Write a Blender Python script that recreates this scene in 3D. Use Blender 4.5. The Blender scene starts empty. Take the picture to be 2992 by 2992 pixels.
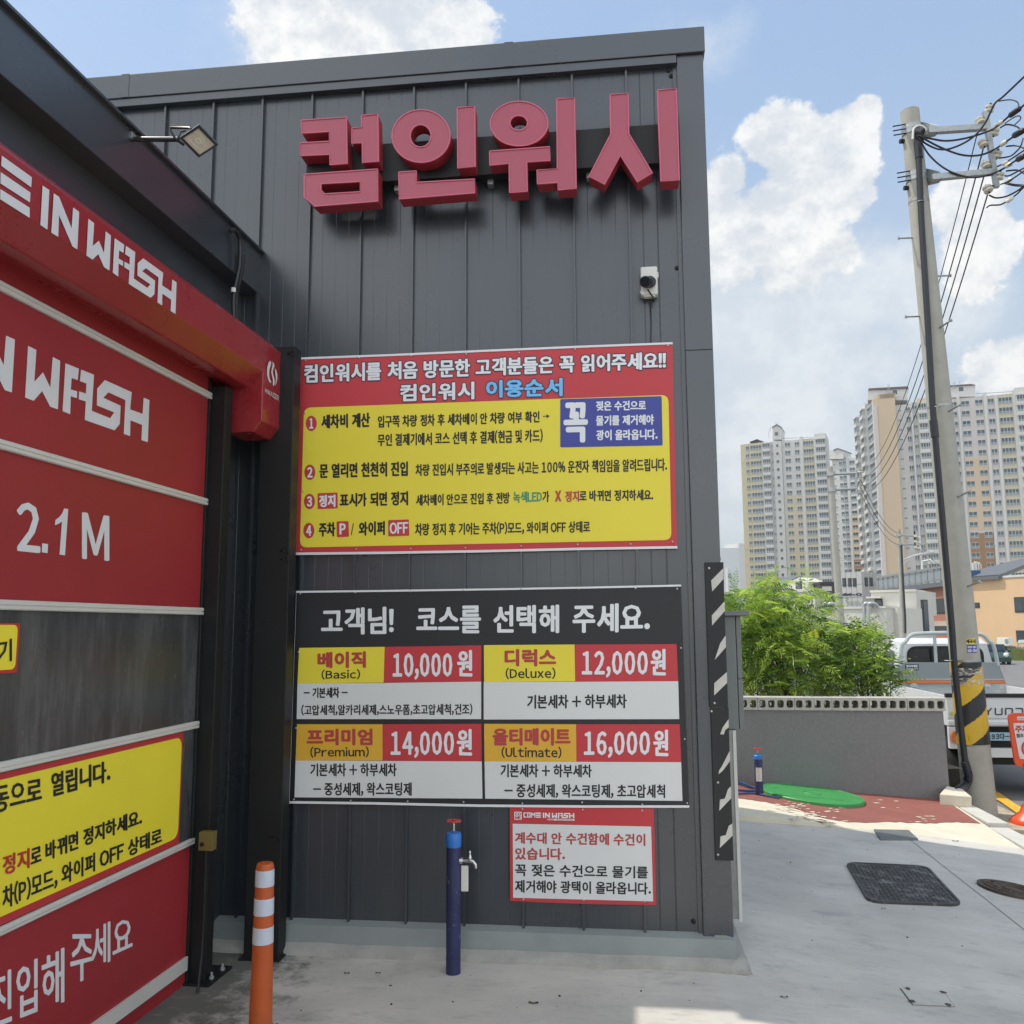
import bpy, bmesh, math, random
from mathutils import Vector, Matrix
from mathutils.geometry import tessellate_polygon
random.seed(7)
scn = bpy.context.scene
COL = scn.collection
rad = math.radians

EXPO = 0.75
SUN_E = 2.3
SKY_E = .145
CLOUD_W = 8.0
HAZE_D = .0003
SAG = (1.1, 1.1, 1.1, 1.1)
CLOUDS = [(860, 60, 260, 1.), (1060, 80, 340, 1.), (1330, 110, 180, .95), (2370, 480, 230, 1.), (2260, 400, 150, 1.), (2470, 400, 130, 1.), (2530, 320, 70, .9), (2480, 560, 140, .9), (2130, 520, 110, .95), (2110, 640, 150, .9), (2250, 640, 230, .95), (2300, 760, 220, .85), (2450, 720, 130, .8), (2140, 760, 170, .85), (2830, 610, 150, .95), (2870, 720, 150, .9), (2840, 820, 110, .8), (2920, 1080, 150, .95), (2990, 1060, 120, .95)]
VEILS = [(2200, 950, 420, 1.), (2420, 860, 360, .95), (2620, 830, 250, .9), (2780, 900, 250, .8), (2300, 1150, 420, .9), (2560, 1050, 280, .7), (2150, 1350, 350, .8), (900, 150, 420, .8), (2050, 150, 260, .5)]
# ------------------------------------------------------------------ camera
FPX = 2600.0                                   # focal length in pixels of the 2992 px wide picture
YAW, PITCH, ROLL, EYE = rad(6.9), math.atan(336 / FPX), .0048, 1.55
EYEV = Vector((0, 0, EYE))
Fw = Vector((-math.sin(YAW) * math.cos(PITCH), math.cos(YAW) * math.cos(PITCH), math.sin(PITCH)))
_R0 = Vector((math.cos(YAW), math.sin(YAW), 0)); _U0 = _R0.cross(Fw)
Rt = _R0 * math.cos(ROLL) - _U0 * math.sin(ROLL)
Up = _U0 * math.cos(ROLL) + _R0 * math.sin(ROLL)
cam_d = bpy.data.cameras.new('camera'); cam = bpy.data.objects.new('camera', cam_d); COL.objects.link(cam)
cam_d.sensor_width = 36; cam_d.lens = 36 * FPX / 2992; cam_d.clip_start = .05; cam_d.clip_end = 4000
cam.matrix_world = Matrix(((Rt.x, Up.x, -Fw.x, 0), (Rt.y, Up.y, -Fw.y, 0), (Rt.z, Up.z, -Fw.z, EYE), (0, 0, 0, 1)))
scn.camera = cam
scn.view_settings.view_transform = 'Standard'; scn.view_settings.look = 'None'
scn.view_settings.exposure = EXPO; scn.view_settings.gamma = 1

def ray(px, py): return Fw + Rt * ((px - 1496) / FPX) - Up * ((py - 1496) / FPX)
def atY(px, py, Y): r = ray(px, py); return EYEV + r * (Y / r.y)
def atZ(px, py, Z): r = ray(px, py); return EYEV + r * ((Z - EYE) / r.z)
def on_ground(px, py, zf):
    p = atZ(px, py, -.3)
    for _ in range(12): p = atZ(px, py, zf(p.x, p.y))
    return p

# ------------------------------------------------------------------ sky and sun
KX, KY = .537, .10                             # ground shift of a shadow per metre of height
sun_el = math.atan2(1, math.hypot(KX, KY))
sun_az = math.atan2(-KX, KY)                   # clockwise from +Y
sd = bpy.data.lights.new('sun', 'SUN'); sd.energy = SUN_E; sd.angle = rad(.53); sd.color = (1, .95, .86)
so = bpy.data.objects.new('sun', sd); COL.objects.link(so)
so.rotation_euler = Vector((KX, -KY, -1)).to_track_quat('-Z', 'Y').to_euler()
W = bpy.data.worlds.new('World'); scn.world = W; W.use_nodes = True
def build_world():
    nt = W.node_tree; N = nt.nodes; L = nt.links
    bg = N['Background']; bg.inputs[1].default_value = SKY_E
    sky = N.new('ShaderNodeTexSky'); sky.sky_type = 'NISHITA'; sky.sun_disc = False
    sky.sun_elevation = sun_el; sky.sun_rotation = sun_az
    sky.air_density = 1.0; sky.dust_density = 1.2; sky.ozone_density = 1.0; sky.altitude = 50
    tc = N.new('ShaderNodeTexCoord'); D = tc.outputs['Generated']
    def math_(op, a, b=None, c=None, clamp=False):
        n = N.new('ShaderNodeMath'); n.operation = op; n.use_clamp = clamp
        for i, x in enumerate((a, b, c)):
            if x is None: continue
            if isinstance(x, (int, float)): n.inputs[i].default_value = x
            else: L.new(x, n.inputs[i])
        return n.outputs[0]
    def noise(scale, detail, rough, off=(0, 0, 0), warp=None):
        m = N.new('ShaderNodeMapping'); m.inputs['Location'].default_value = off
        m.inputs['Scale'].default_value = (1, 1, 1.25); L.new(D, m.inputs[0])
        t = N.new('ShaderNodeTexNoise'); t.inputs['Scale'].default_value = scale
        t.inputs['Detail'].default_value = detail; t.inputs['Roughness'].default_value = rough
        L.new(m.outputs[0], t.inputs[0]); return t.outputs[0]
    def mrange(v, a, b, c=0, d=1, smooth=True):
        n = N.new('ShaderNodeMapRange'); n.interpolation_type = 'SMOOTHSTEP' if smooth else 'LINEAR'
        for i, x in ((1, a), (2, b), (3, c), (4, d)): n.inputs[i].default_value = x
        L.new(v, n.inputs[0]); return n.outputs[0]
    sep = N.new('ShaderNodeSeparateXYZ'); L.new(D, sep.inputs[0])
    nb = noise(11, 10, .64); nf = noise(30, 8, .66, (3, 1, 2)); nl = noise(3.5, 4, .55, (5, 2, 7))
    big = math_('ADD', math_('MULTIPLY', math_('SUBTRACT', nb, .5), 1.9), math_('MULTIPLY', math_('SUBTRACT', nf, .5), .8))
    def lobes(spec):
      tot = None
      for x, y, r, k in spec:                   # centre of a cloud lobe (2992 px frame), radius, weight
          d = ray(x, y).normalized()
          vm = N.new('ShaderNodeVectorMath'); vm.operation = 'DISTANCE'; L.new(D, vm.inputs[0]); vm.inputs[1].default_value = d
          v = math_('MULTIPLY', mrange(vm.outputs['Value'], 0, r / FPX, 1, 0, False), k)
          if tot is None: tot = v
          else:
              m = N.new('ShaderNodeMath'); m.operation = 'SMOOTH_MAX'; L.new(tot, m.inputs[0]); L.new(v, m.inputs[1]); m.inputs[2].default_value = .30; tot = m.outputs[0]
      return tot
    tot, soft = lobes(CLOUDS), lobes(VEILS)
    thin = mrange(math_('ADD', math_('SUBTRACT', soft, .34), math_('MULTIPLY', big, .34)), -.12, .42)
    dens = mrange(math_('ADD', math_('SUBTRACT', tot, .36), math_('MULTIPLY', big, .50)), .0, .12)
    # a scatter of unseen cloud added behind the viewer and a milky veil low in the sky
    gen = math_('MULTIPLY', mrange(math_('ADD', nl, math_('MULTIPLY', math_('SUBTRACT', nb, .5), .5)), .42, .60), .9)
    veil = math_('MULTIPLY', mrange(sep.outputs['Z'], .60, .06, 0, 1), .92)
    def mix(fac, a, b):
        n = N.new('ShaderNodeMix'); n.data_type = 'RGBA'
        for s, x in ((n.inputs[0], fac), (n.inputs[6], a), (n.inputs[7], b)):
            if isinstance(x, tuple): s.default_value = x
            elif isinstance(x, float): s.default_value = x
            else: L.new(x, s)
        return n.outputs[2]
    w = CLOUD_W
    front = mix(veil, mix(.70, sky.outputs[0], (1.50, 2.12, 3.02, 1)), (2.66, 2.92, 3.06, 1))
    lum = mrange(math_('ADD', math_('MULTIPLY', nb, .55), math_('MULTIPLY', nf, .55)), .44, .66)
    cc = mix(lum, (2.95, 3.12, 3.32, 1), (4.25, 4.22, 4.1, 1))
    # unseen sky behind the viewer, made brighter with added cloud to light the fronts
    bc = mix(lum, (w * .95, w * .97, w * .97, 1), (w * 1.20, w * 1.16, w * 1.06, 1))
    bs = mix(.62, sky.outputs[0], (w * .64, w * .72, w * .80, 1))
    back = mrange(sep.outputs['Y'], -.35, .20, 1, 0)
    c1 = mix(back, front, mix(gen, bs, bc))
    c2 = mix(math_('MULTIPLY', thin, .72), c1, mix(lum, (3.05, 3.25, 3.42, 1), (3.65, 3.78, 3.86, 1)))
    c3 = mix(math_('MULTIPLY', dens, .90), c2, cc)
    L.new(c3, bg.inputs[0])
build_world()

# ------------------------------------------------------------------ materials
MATS = {}
def mat(name, col, rough=.6, metal=0., spec=.5, var=.0, vscale=4., bump=0., bscale=60., stretch=None, emit=None, alpha=1., trans=0., dirt=None, coat=0.):
    if name in MATS: return MATS[name]
    m = bpy.data.materials.new(name); m.use_nodes = True; nt = m.node_tree; N = nt.nodes; L = nt.links
    b = N['Principled BSDF']; b.inputs['Base Color'].default_value = (*col, 1); b.inputs['Roughness'].default_value = rough
    b.inputs['Metallic'].default_value = metal; b.inputs['Specular IOR Level'].default_value = spec
    b.inputs['Coat Weight'].default_value = coat
    geo = N.new('ShaderNodeNewGeometry')
    pos = geo.outputs['Position']
    if stretch:
        mp = N.new('ShaderNodeMapping'); mp.inputs['Scale'].default_value = stretch; L.new(pos, mp.inputs[0]); pos = mp.outputs[0]
    if var or dirt:
        n = N.new('ShaderNodeTexNoise'); n.inputs['Scale'].default_value = vscale; n.inputs['Detail'].default_value = 6; n.inputs['Roughness'].default_value = .62
        L.new(pos, n.inputs[0])
        mr = N.new('ShaderNodeMapRange'); L.new(n.outputs[0], mr.inputs[0]); mr.inputs[1].default_value = .25; mr.inputs[2].default_value = .75
        mr.inputs[3].default_value = 1 - var; mr.inputs[4].default_value = 1 + var
        mx = N.new('ShaderNodeMix'); mx.data_type = 'RGBA'; mx.blend_type = 'MULTIPLY'; mx.inputs[0].default_value = 1
        mx.inputs[6].default_value = (*col, 1); L.new(mr.outputs[0], mx.inputs[7]); out = mx.outputs[2]
        if dirt:
            dc, ds, lo, hi, amt = dirt
            n2 = N.new('ShaderNodeTexNoise'); n2.inputs['Scale'].default_value = ds; n2.inputs['Detail'].default_value = 9; n2.inputs['Roughness'].default_value = .7; L.new(pos, n2.inputs[0])
            m2 = N.new('ShaderNodeMapRange'); m2.interpolation_type = 'SMOOTHSTEP'; L.new(n2.outputs[0], m2.inputs[0]); m2.inputs[1].default_value = lo; m2.inputs[2].default_value = hi; m2.inputs[4].default_value = amt
            mx2 = N.new('ShaderNodeMix'); mx2.data_type = 'RGBA'; L.new(m2.outputs[0], mx2.inputs[0]); L.new(out, mx2.inputs[6]); mx2.inputs[7].default_value = (*dc, 1); out = mx2.outputs[2]
        L.new(out, b.inputs['Base Color'])
        rr = N.new('ShaderNodeMapRange'); L.new(n.outputs[0], rr.inputs[0]); rr.inputs[3].default_value = max(0, rough - .08); rr.inputs[4].default_value = min(1, rough + .08); L.new(rr.outputs[0], b.inputs['Roughness'])
    if bump:
        n3 = N.new('ShaderNodeTexNoise'); n3.inputs['Scale'].default_value = bscale; n3.inputs['Detail'].default_value = 4; L.new(pos, n3.inputs[0])
        bp = N.new('ShaderNodeBump'); bp.inputs['Strength'].default_value = bump; bp.inputs['Distance'].default_value = .01; L.new(n3.outputs[0], bp.inputs['Height']); L.new(bp.outputs[0], b.inputs['Normal'])
    if emit: b.inputs['Emission Color'].default_value = (*emit[0], 1); b.inputs['Emission Strength'].default_value = emit[1]
    if trans:
        t = N.new('ShaderNodeBsdfTranslucent'); t.inputs[0].default_value = (*[min(1, c * 1.9) for c in col[:2]], col[2], 1)
        ms = N.new('ShaderNodeMixShader'); ms.inputs[0].default_value = trans; L.new(b.outputs[0], ms.inputs[1]); L.new(t.outputs[0], ms.inputs[2])
        L.new(ms.outputs[0], N['Material Output'].inputs[0])
    MATS[name] = m; return m

# ------------------------------------------------------------------ mesh building
def ortho(t):
    t = t.normalized(); a = Vector((0, 0, 1)) if abs(t.z) < .9 else Vector((1, 0, 0))
    x = a.cross(t).normalized(); return x, t.cross(x)
class MB:
    def __init__(s): s.v = []; s.f = []; s.m = []
    def add(s, vs, fs, mi=0):
        o = len(s.v); s.v += [Vector(q) for q in vs]; s.f += [tuple(i + o for i in q) for q in fs]; s.m += [mi] * len(fs); return s
    def box(s, lo, hi, mi=0, fr=None):
        (a, b, c), (d, e, f) = lo, hi
        vs = [(a, b, c), (d, b, c), (d, e, c), (a, e, c), (a, b, f), (d, b, f), (d, e, f), (a, e, f)]
        if fr: vs = [fr @ Vector(q) for q in vs]
        return s.add(vs, [(0, 3, 2, 1), (4, 5, 6, 7), (0, 1, 5, 4), (1, 2, 6, 5), (2, 3, 7, 6), (3, 0, 4, 7)], mi)
    def hexa(s, v8, mi=0): return s.add(v8, [(0, 3, 2, 1), (4, 5, 6, 7), (0, 1, 5, 4), (1, 2, 6, 5), (2, 3, 7, 6), (3, 0, 4, 7)], mi)
    def quad(s, a, b, c, d, mi=0): return s.add([a, b, c, d], [(0, 1, 2, 3)], mi)
    def prism(s, loop, off, holes=(), mi=0, ms=None, back=True):
        ms = mi if ms is None else ms
        loops = [[Vector(q) for q in loop]] + [[Vector(q) for q in h] for h in holes]
        flat = [q for l in loops for q in l]; tri = tessellate_polygon(loops)
        o = off if callable(off) else (lambda q: q + Vector(off))
        s.add(flat, [tuple(t) for t in tri], mi)
        bk = [o(q) for q in flat]
        if back: s.add(bk, [tuple(reversed(t)) for t in tri], ms)
        i = 0
        for l in loops:
            n = len(l); vs = l + [o(q) for q in l]
            s.add(vs, [(k, (k + 1) % n, (k + 1) % n + n, k + n) for k in range(n)], ms); i += n
        return s
    def flat(s, loop, holes=(), mi=0):
        loops = [[Vector(q) for q in loop]] + [[Vector(q) for q in h] for h in holes]
        return s.add([q for l in loops for q in l], [tuple(t) for t in tessellate_polygon(loops)], mi)
    def tube(s, pts, r, n=8, mi=0, cap=True):
        pts = [Vector(q) for q in pts]; k = len(pts); rs = r if isinstance(r, (list, tuple)) else [r] * k
        vs = []; x = None
        for i, q in enumerate(pts):
            t = (pts[min(i + 1, k - 1)] - pts[max(i - 1, 0)])
            t = t.normalized() if t.length > 1e-9 else Vector((0, 0, 1))
            if x is None: x, _ = ortho(t)
            x = (x - t * x.dot(t)); x = x.normalized() if x.length > 1e-6 else ortho(t)[0]
            y = t.cross(x)
            vs += [q + (x * math.cos(2 * math.pi * j / n) + y * math.sin(2 * math.pi * j / n)) * rs[i] for j in range(n)]
        fs = [(i * n + j, i * n + (j + 1) % n, (i + 1) * n + (j + 1) % n, (i + 1) * n + j) for i in range(k - 1) for j in range(n)]
        if cap: fs += [tuple(range(n - 1, -1, -1)), tuple((k - 1) * n + j for j in range(n))]
        return s.add(vs, fs, mi)
    def lathe(s, prof, base, axis=(0, 0, 1), n=24, mi=0):
        axis = Vector(axis).normalized(); x, y = ortho(axis); base = Vector(base)
        vs = [base + axis * z + (x * math.cos(2 * math.pi * j / n) + y * math.sin(2 * math.pi * j / n)) * r for r, z in prof for j in range(n)]
        k = len(prof)
        fs = [(i * n + j, i * n + (j + 1) % n, (i + 1) * n + (j + 1) % n, (i + 1) * n + j) for i in range(k - 1) for j in range(n)]
        fs += [tuple(range(n - 1, -1, -1)), tuple((k - 1) * n + j for j in range(n))]
        return s.add(vs, fs, mi)
    def ball(s, c, r, n=10, mi=0, sc=(1, 1, 1)):
        c = Vector(c); k = n // 2 + 1
        vs = [c + Vector((math.sin(math.pi * i / k) * math.cos(2 * math.pi * j / n) * r * sc[0], math.sin(math.pi * i / k) * math.sin(2 * math.pi * j / n) * r * sc[1], math.cos(math.pi * i / k) * r * sc[2])) for i in range(k + 1) for j in range(n)]
        return s.add(vs, [(i * n + j, i * n + (j + 1) % n, (i + 1) * n + (j + 1) % n, (i + 1) * n + j) for i in range(k) for j in range(n)], mi)
    def build(s, name, mats, parent=None, smooth=False, bevel=0, label=None, seg=2):
        if not isinstance(mats, (list, tuple)): mats = [mats]
        off = WLOC.get(parent, Vector((0, 0, 0))) if parent else Vector((0, 0, 0))
        me = bpy.data.meshes.new(name); me.from_pydata([q - off for q in s.v], [], s.f)
        for m in mats: me.materials.append(m)
        me.polygons.foreach_set('material_index', s.m)
        bm = bmesh.new(); bm.from_mesh(me)
        bmesh.ops.remove_doubles(bm, verts=bm.verts, dist=1e-5)
        if bevel:
            bmesh.ops.recalc_face_normals(bm, faces=bm.faces)
            es = [e for e in bm.edges if len(e.link_faces) == 2 and e.calc_face_angle(0) > .5]
            bmesh.ops.bevel(bm, geom=es, offset=bevel, segments=seg, affect='EDGES', profile=.6, clamp_overlap=True)
        bm.to_mesh(me); bm.free()
        if smooth:
            me.polygons.foreach_set('use_smooth', [True] * len(me.polygons))
            try: me.set_sharp_from_angle(angle=rad(40))
            except Exception: pass
        me.update()
        o = bpy.data.objects.new(name, me); COL.objects.link(o)
        if parent: o.parent = parent; WLOC[o] = off
        else: WLOC[o] = Vector((0, 0, 0))
        if label: o['label'] = label
        return o
WLOC = {}
def thing(name, label, cat, loc=(0, 0, 0), group=None):
    o = bpy.data.objects.new(name, None); o.empty_display_size = .2; COL.objects.link(o); o.location = loc; WLOC[o] = Vector(loc)
    return tag(o, label, cat, group)
def tag(o, label, cat, group=None):
    o['label'] = label; o['category'] = cat
    if group: o['group'] = group
    return o
def struct(o): o['kind'] = 'structure'; return o
def copy_tree(o, parent=None):
    c = o.copy(); COL.objects.link(c); c.parent = parent
    if parent is None: WLOC[c] = WLOC.get(o, Vector((0, 0, 0)))
    for ch in list(o.children): copy_tree(ch, c)
    return c

# ------------------------------------------------------------------ lettering (built-in font, turned into mesh)
_GLY = {}; _ONE = {}
def _single(ch):
    if ch not in _ONE:
        c = bpy.data.curves.new('t', 'FONT'); c.body = ch; c.size = 1; c.resolution_u = 2
        o = bpy.data.objects.new('t', c); COL.objects.link(o)
        me = bpy.data.meshes.new_from_object(o.evaluated_get(bpy.context.evaluated_depsgraph_get()))
        _ONE[ch] = ([(v.co.x, v.co.y) for v in me.vertices], [tuple(p.vertices) for p in me.polygons])
        bpy.data.objects.remove(o); bpy.data.curves.remove(c); bpy.data.meshes.remove(me)
    return _ONE[ch]
def _xr(vs): return min(v[0] for v in vs), max(v[0] for v in vs)
def glyphs(s):
    """one line of type: Latin signs come from the full-width set of the same typeface, set closer"""
    if s not in _GLY:
        vs, fs, x = [], [], 0.
        for ch in s:
            if ch == ' ': x += .30; continue
            wide = 33 <= ord(ch) <= 126
            v, f = _single(chr(ord(ch) + 0xFEE0) if wide else ch); a, b = _xr(v)
            if wide: g = .20 if ch.isdigit() else .11; dx = x - a + g / 2; adv = (b - a) + g
            else: adv = .93; dx = x + (adv - (b - a)) / 2 - a
            n = len(vs); vs += [(q[0] + dx, q[1]) for q in v]; fs += [tuple(i + n for i in t) for t in f]; x += adv
        x0, x1 = _xr(vs); y0 = min(v[1] for v in vs); y1 = max(v[1] for v in vs)
        _GLY[s] = ([((a - x0) / max(1e-6, x1 - x0), (b - y0) / max(1e-6, y1 - y0)) for a, b in vs], fs)
    return _GLY[s]
def write(mb, s, q, surf, mi=0, bold=0., h=.004, outline=0., omi=1):
    """ink box q = (x0, top0, bottom0, x1, top1, bottom1) on the surface surf(x, y, height)"""
    vs, fs = glyphs(s); x0, t0, b0, x1, t1, b1 = q
    def put(dx, dy, hh, m):
        pts = []
        for u, v in vs:
            t = t0 + (t1 - t0) * u; b = b0 + (b1 - b0) * u
            pts.append(surf(x0 + (x1 - x0) * u + dx, b + (t - b) * v + dy, hh))
        mb.add(pts, fs, m)
    if outline:
        for k in range(12):
            a = math.pi * k / 6; put(math.cos(a) * (outline + bold), math.sin(a) * (outline + bold), h - .0012 + k * .00003, omi)
    if bold:
        for k, (a, b) in enumerate(((1, 0), (-1, 0), (0, .8), (0, -.8), (.7, .6), (-.7, .6), (.7, -.6), (-.7, -.6))):
            put(a * bold, b * bold, h + k * .00004, mi)
    put(0, 0, h + .0004, mi)
def rrect(x0, y0, x1, y1, r, n=5):
    out = []
    for cx, cy, a0 in ((x1 - r, y1 - r, 0), (x0 + r, y1 - r, 90), (x0 + r, y0 + r, 180), (x1 - r, y0 + r, 270)):
        out += [(cx + r * math.cos(rad(a0 + 90 * k / n)), cy + r * math.sin(rad(a0 + 90 * k / n))) for k in range(n + 1)]
    return out
def rquad(q, r, n=5):
    """rounded four-sided outline of four picture points"""
    q = [Vector((*a, 0)) for a in q]; out = []
    for i in range(4):
        p, a, b = q[i], q[i - 1], q[(i + 1) % 4]; da = (a - p).normalized() * r; db = (b - p).normalized() * r
        for k in range(n + 1):
            t = k / n; out.append(((p + da) * (1 - t) ** 2 + p * 2 * t * (1 - t) + (p + db) * t * t)[:2])
    return out
def ell(cx, cy, rx, ry, n=28): return [(cx + rx * math.cos(2 * math.pi * k / n), cy + ry * math.sin(2 * math.pi * k / n)) for k in range(n)]
def zoomed(ox, oy, sc, plane): return lambda x, y, h=0.: plane(ox + x * sc, oy + y * sc, h)

# ------------------------------------------------------------------ ground
D0 = 4.75                                       # distance of the front wall
GZ = -.11                                       # concrete in front of the wall
def ss(t): t = max(0., min(1., t)); return t * t * (3 - 2 * t)
def z_ap(x, y): return GZ - .30 * max(0, min(1.3, (x - .55) / 2.92)) * ss((y + 1) / 7)
def edge_y(x): return 8.36 + .28 * ss((x - 1.0) / 1.4) + .02 * math.sin(x * 5.1)
def z_slab(x, y):
    e = edge_y(x); t = max(0., min(1., (y - e) / (10.4 - e)))
    return (z_ap(x, e) + .052 * (1 - ss((x - 1.2) / 1.2)) + .004) * (1 - t) + (-.186 - .0625 * (x - 1.265)) * t
def z_road(x, y): return -.64 - .010 * max(0, y - 20) if y < 80 else -1.24
M_conc = mat('concrete', (.50, .475, .43), .85, var=.2, vscale=1.3, bump=.3, bscale=70, stretch=(1, 1.6, 1), dirt=((.25, .25, .24), 2.8, .52, .72, .5))
M_conc_old = mat('old_concrete', (.36, .35, .32), .9, var=.2, vscale=6, bump=.4, bscale=60, dirt=((.16, .14, .11), 5, .55, .75, .5))
M_asph = mat('asphalt', (.16, .155, .15), .9, var=.16, vscale=.35, bump=.4, bscale=120)
M_far = mat('earth', (.17, .165, .14), .95, var=.3, vscale=.05)
M_lime = mat('pale_cement', (.61, .55, .43), .9, var=.12, vscale=4, bump=.2, bscale=70, dirt=((.40, .37, .29), 3, .58, .75, .5))
M_red = mat('red_paint', (.25, .085, .066), .8, var=.14, vscale=5, bump=.2, bscale=90, dirt=((.40, .28, .22), 14, .66, .72, .55))
M_sand = mat('sandy_verge', (.37, .31, .23), .95, var=.35, vscale=5, bump=.8, bscale=25, dirt=((.19, .15, .10), 3, .55, .75, .6))
M_stone = mat('kerb_stone', (.50, .48, .43), .85, var=.1, vscale=8, bump=.2)
M_yel = mat('road_yellow', (.66, .36, .03), .8, var=.2, vscale=9, dirt=((.25, .2, .12), 10, .6, .75, .6))

def grime(m):
    """damp green-black grime that has settled along the foot of the bay door and round the post feet"""
    nt = m.node_tree; N = nt.nodes; L = nt.links; b = N['Principled BSDF']; src = b.inputs['Base Color'].links[0].from_socket
    g = N.new('ShaderNodeNewGeometry'); s = N.new('ShaderNodeSeparateXYZ'); L.new(g.outputs['Position'], s.inputs[0])
    n = N.new('ShaderNodeTexNoise'); n.inputs['Scale'].default_value = 7; n.inputs['Detail'].default_value = 9; n.inputs['Roughness'].default_value = .7; L.new(g.outputs['Position'], n.inputs[0])
    r = N.new('ShaderNodeMapRange'); L.new(s.outputs['X'], r.inputs[0]); r.inputs[1].default_value = -1.05; r.inputs[2].default_value = -2.0; r.inputs[3].default_value = -.25; r.inputs[4].default_value = .42
    a = N.new('ShaderNodeMath'); a.operation = 'ADD'; L.new(n.outputs[0], a.inputs[0]); L.new(r.outputs[0], a.inputs[1])
    f = N.new('ShaderNodeMapRange'); f.interpolation_type = 'SMOOTHSTEP'; L.new(a.outputs[0], f.inputs[0]); f.inputs[1].default_value = .55; f.inputs[2].default_value = .85; f.inputs[4].default_value = .85
    mx = N.new('ShaderNodeMix'); mx.data_type = 'RGBA'; L.new(f.outputs[0], mx.inputs[0]); L.new(src, mx.inputs[6]); mx.inputs[7].default_value = (.055, .058, .045, 1)
    # trowel sweeps and drips: thin darker streaks all over the slab
    n2 = N.new('ShaderNodeTexNoise'); n2.inputs['Scale'].default_value = 16; n2.inputs['Detail'].default_value = 6; n2.inputs['Distortion'].default_value = 1.2
    mp = N.new('ShaderNodeMapping'); mp.inputs['Scale'].default_value = (.5, 1.6, 1); mp.inputs['Rotation'].default_value = (0, 0, .5); L.new(g.outputs['Position'], mp.inputs[0]); L.new(mp.outputs[0], n2.inputs[0])
    f2 = N.new('ShaderNodeMapRange'); f2.interpolation_type = 'SMOOTHSTEP'; L.new(n2.outputs[0], f2.inputs[0]); f2.inputs[1].default_value = .56; f2.inputs[2].default_value = .74; f2.inputs[4].default_value = .38
    m2 = N.new('ShaderNodeMix'); m2.data_type = 'RGBA'; L.new(f2.outputs[0], m2.inputs[0]); L.new(mx.outputs[2], m2.inputs[6]); m2.inputs[7].default_value = (.27, .275, .26, 1)
    L.new(m2.outputs[2], b.inputs['Base Color'])
grime(M_conc)
def sheet(xs, ys, zf, name, m, parent=None, dz=0):
    mb = MB(); vs = [(x, y, zf(x, y) + dz) for y in ys for x in xs]; n = len(xs)
    mb.add(vs, [(j * n + i, j * n + i + 1, (j + 1) * n + i + 1, (j + 1) * n + i) for j in range(len(ys) - 1) for i in range(n - 1)])
    return mb.build(name, m, parent, smooth=True)
def lin(a, b, n): return [a + (b - a) * i / n for i in range(n + 1)]
XK0, XK1 = 3.475, 3.665                           # kerb
struct(sheet([-3000, -600, -120, -30, -8, 0, 4, 8, 16, 30, 60, 200, 800, 3000], [-1500, -200, -30, 0, 10, 20, 40, 60, 80, 120, 300, 1000, 3500], lambda x, y: z_road(x, y) - .06, 'ground', M_far))
struct(sheet(lin(-8, XK0, 40), lin(-7, 12.5, 40), z_ap, 'concrete_apron', M_conc))
struct(sheet([XK1, 6, 10, 20, 60], [-8, -2, 4, 10, 16, 20, 30, 45, 60, 80], lambda x, y: z_road(x, y), 'road', M_asph))
struct(sheet([3.64, 4.1, 4.5], lin(-6, 14, 40), lambda x, y: -.625 + .012 * math.sin(7 * y + 3 * x), 'verge', M_sand))
kb = MB()
for i in range(20):
    y0 = -5 + i * .9
    kb.box((XK0 + .004, y0, -.8), (XK1, y0 + .892, (z_ap if y0 < 8.4 else z_slab)(XK0, y0 + .4) + .008))
struct(kb.build('kerb', M_stone, bevel=.012))
yl = MB()
for x0, x1 in ((4.60, 4.76),):
    n = 60
    for i in range(n):
        y0 = -6 + i * .5; a = .012 * math.sin(y0 * 9) ; b = .012 * math.sin((y0 + .5) * 9)
        t = .12 * (y0 - 12); t2 = .12 * (y0 - 11.5); yl.quad((x0 + a + t, y0, z_road(0, 0) + .02), (x1 - a + t, y0, z_road(0, 0) + .02), (x1 - b + t2, y0 + .5, z_road(0, 0) + .02), (x0 + b + t2, y0 + .5, z_road(0, 0) + .02))
struct(yl.build('road_marking', M_yel))

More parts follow.
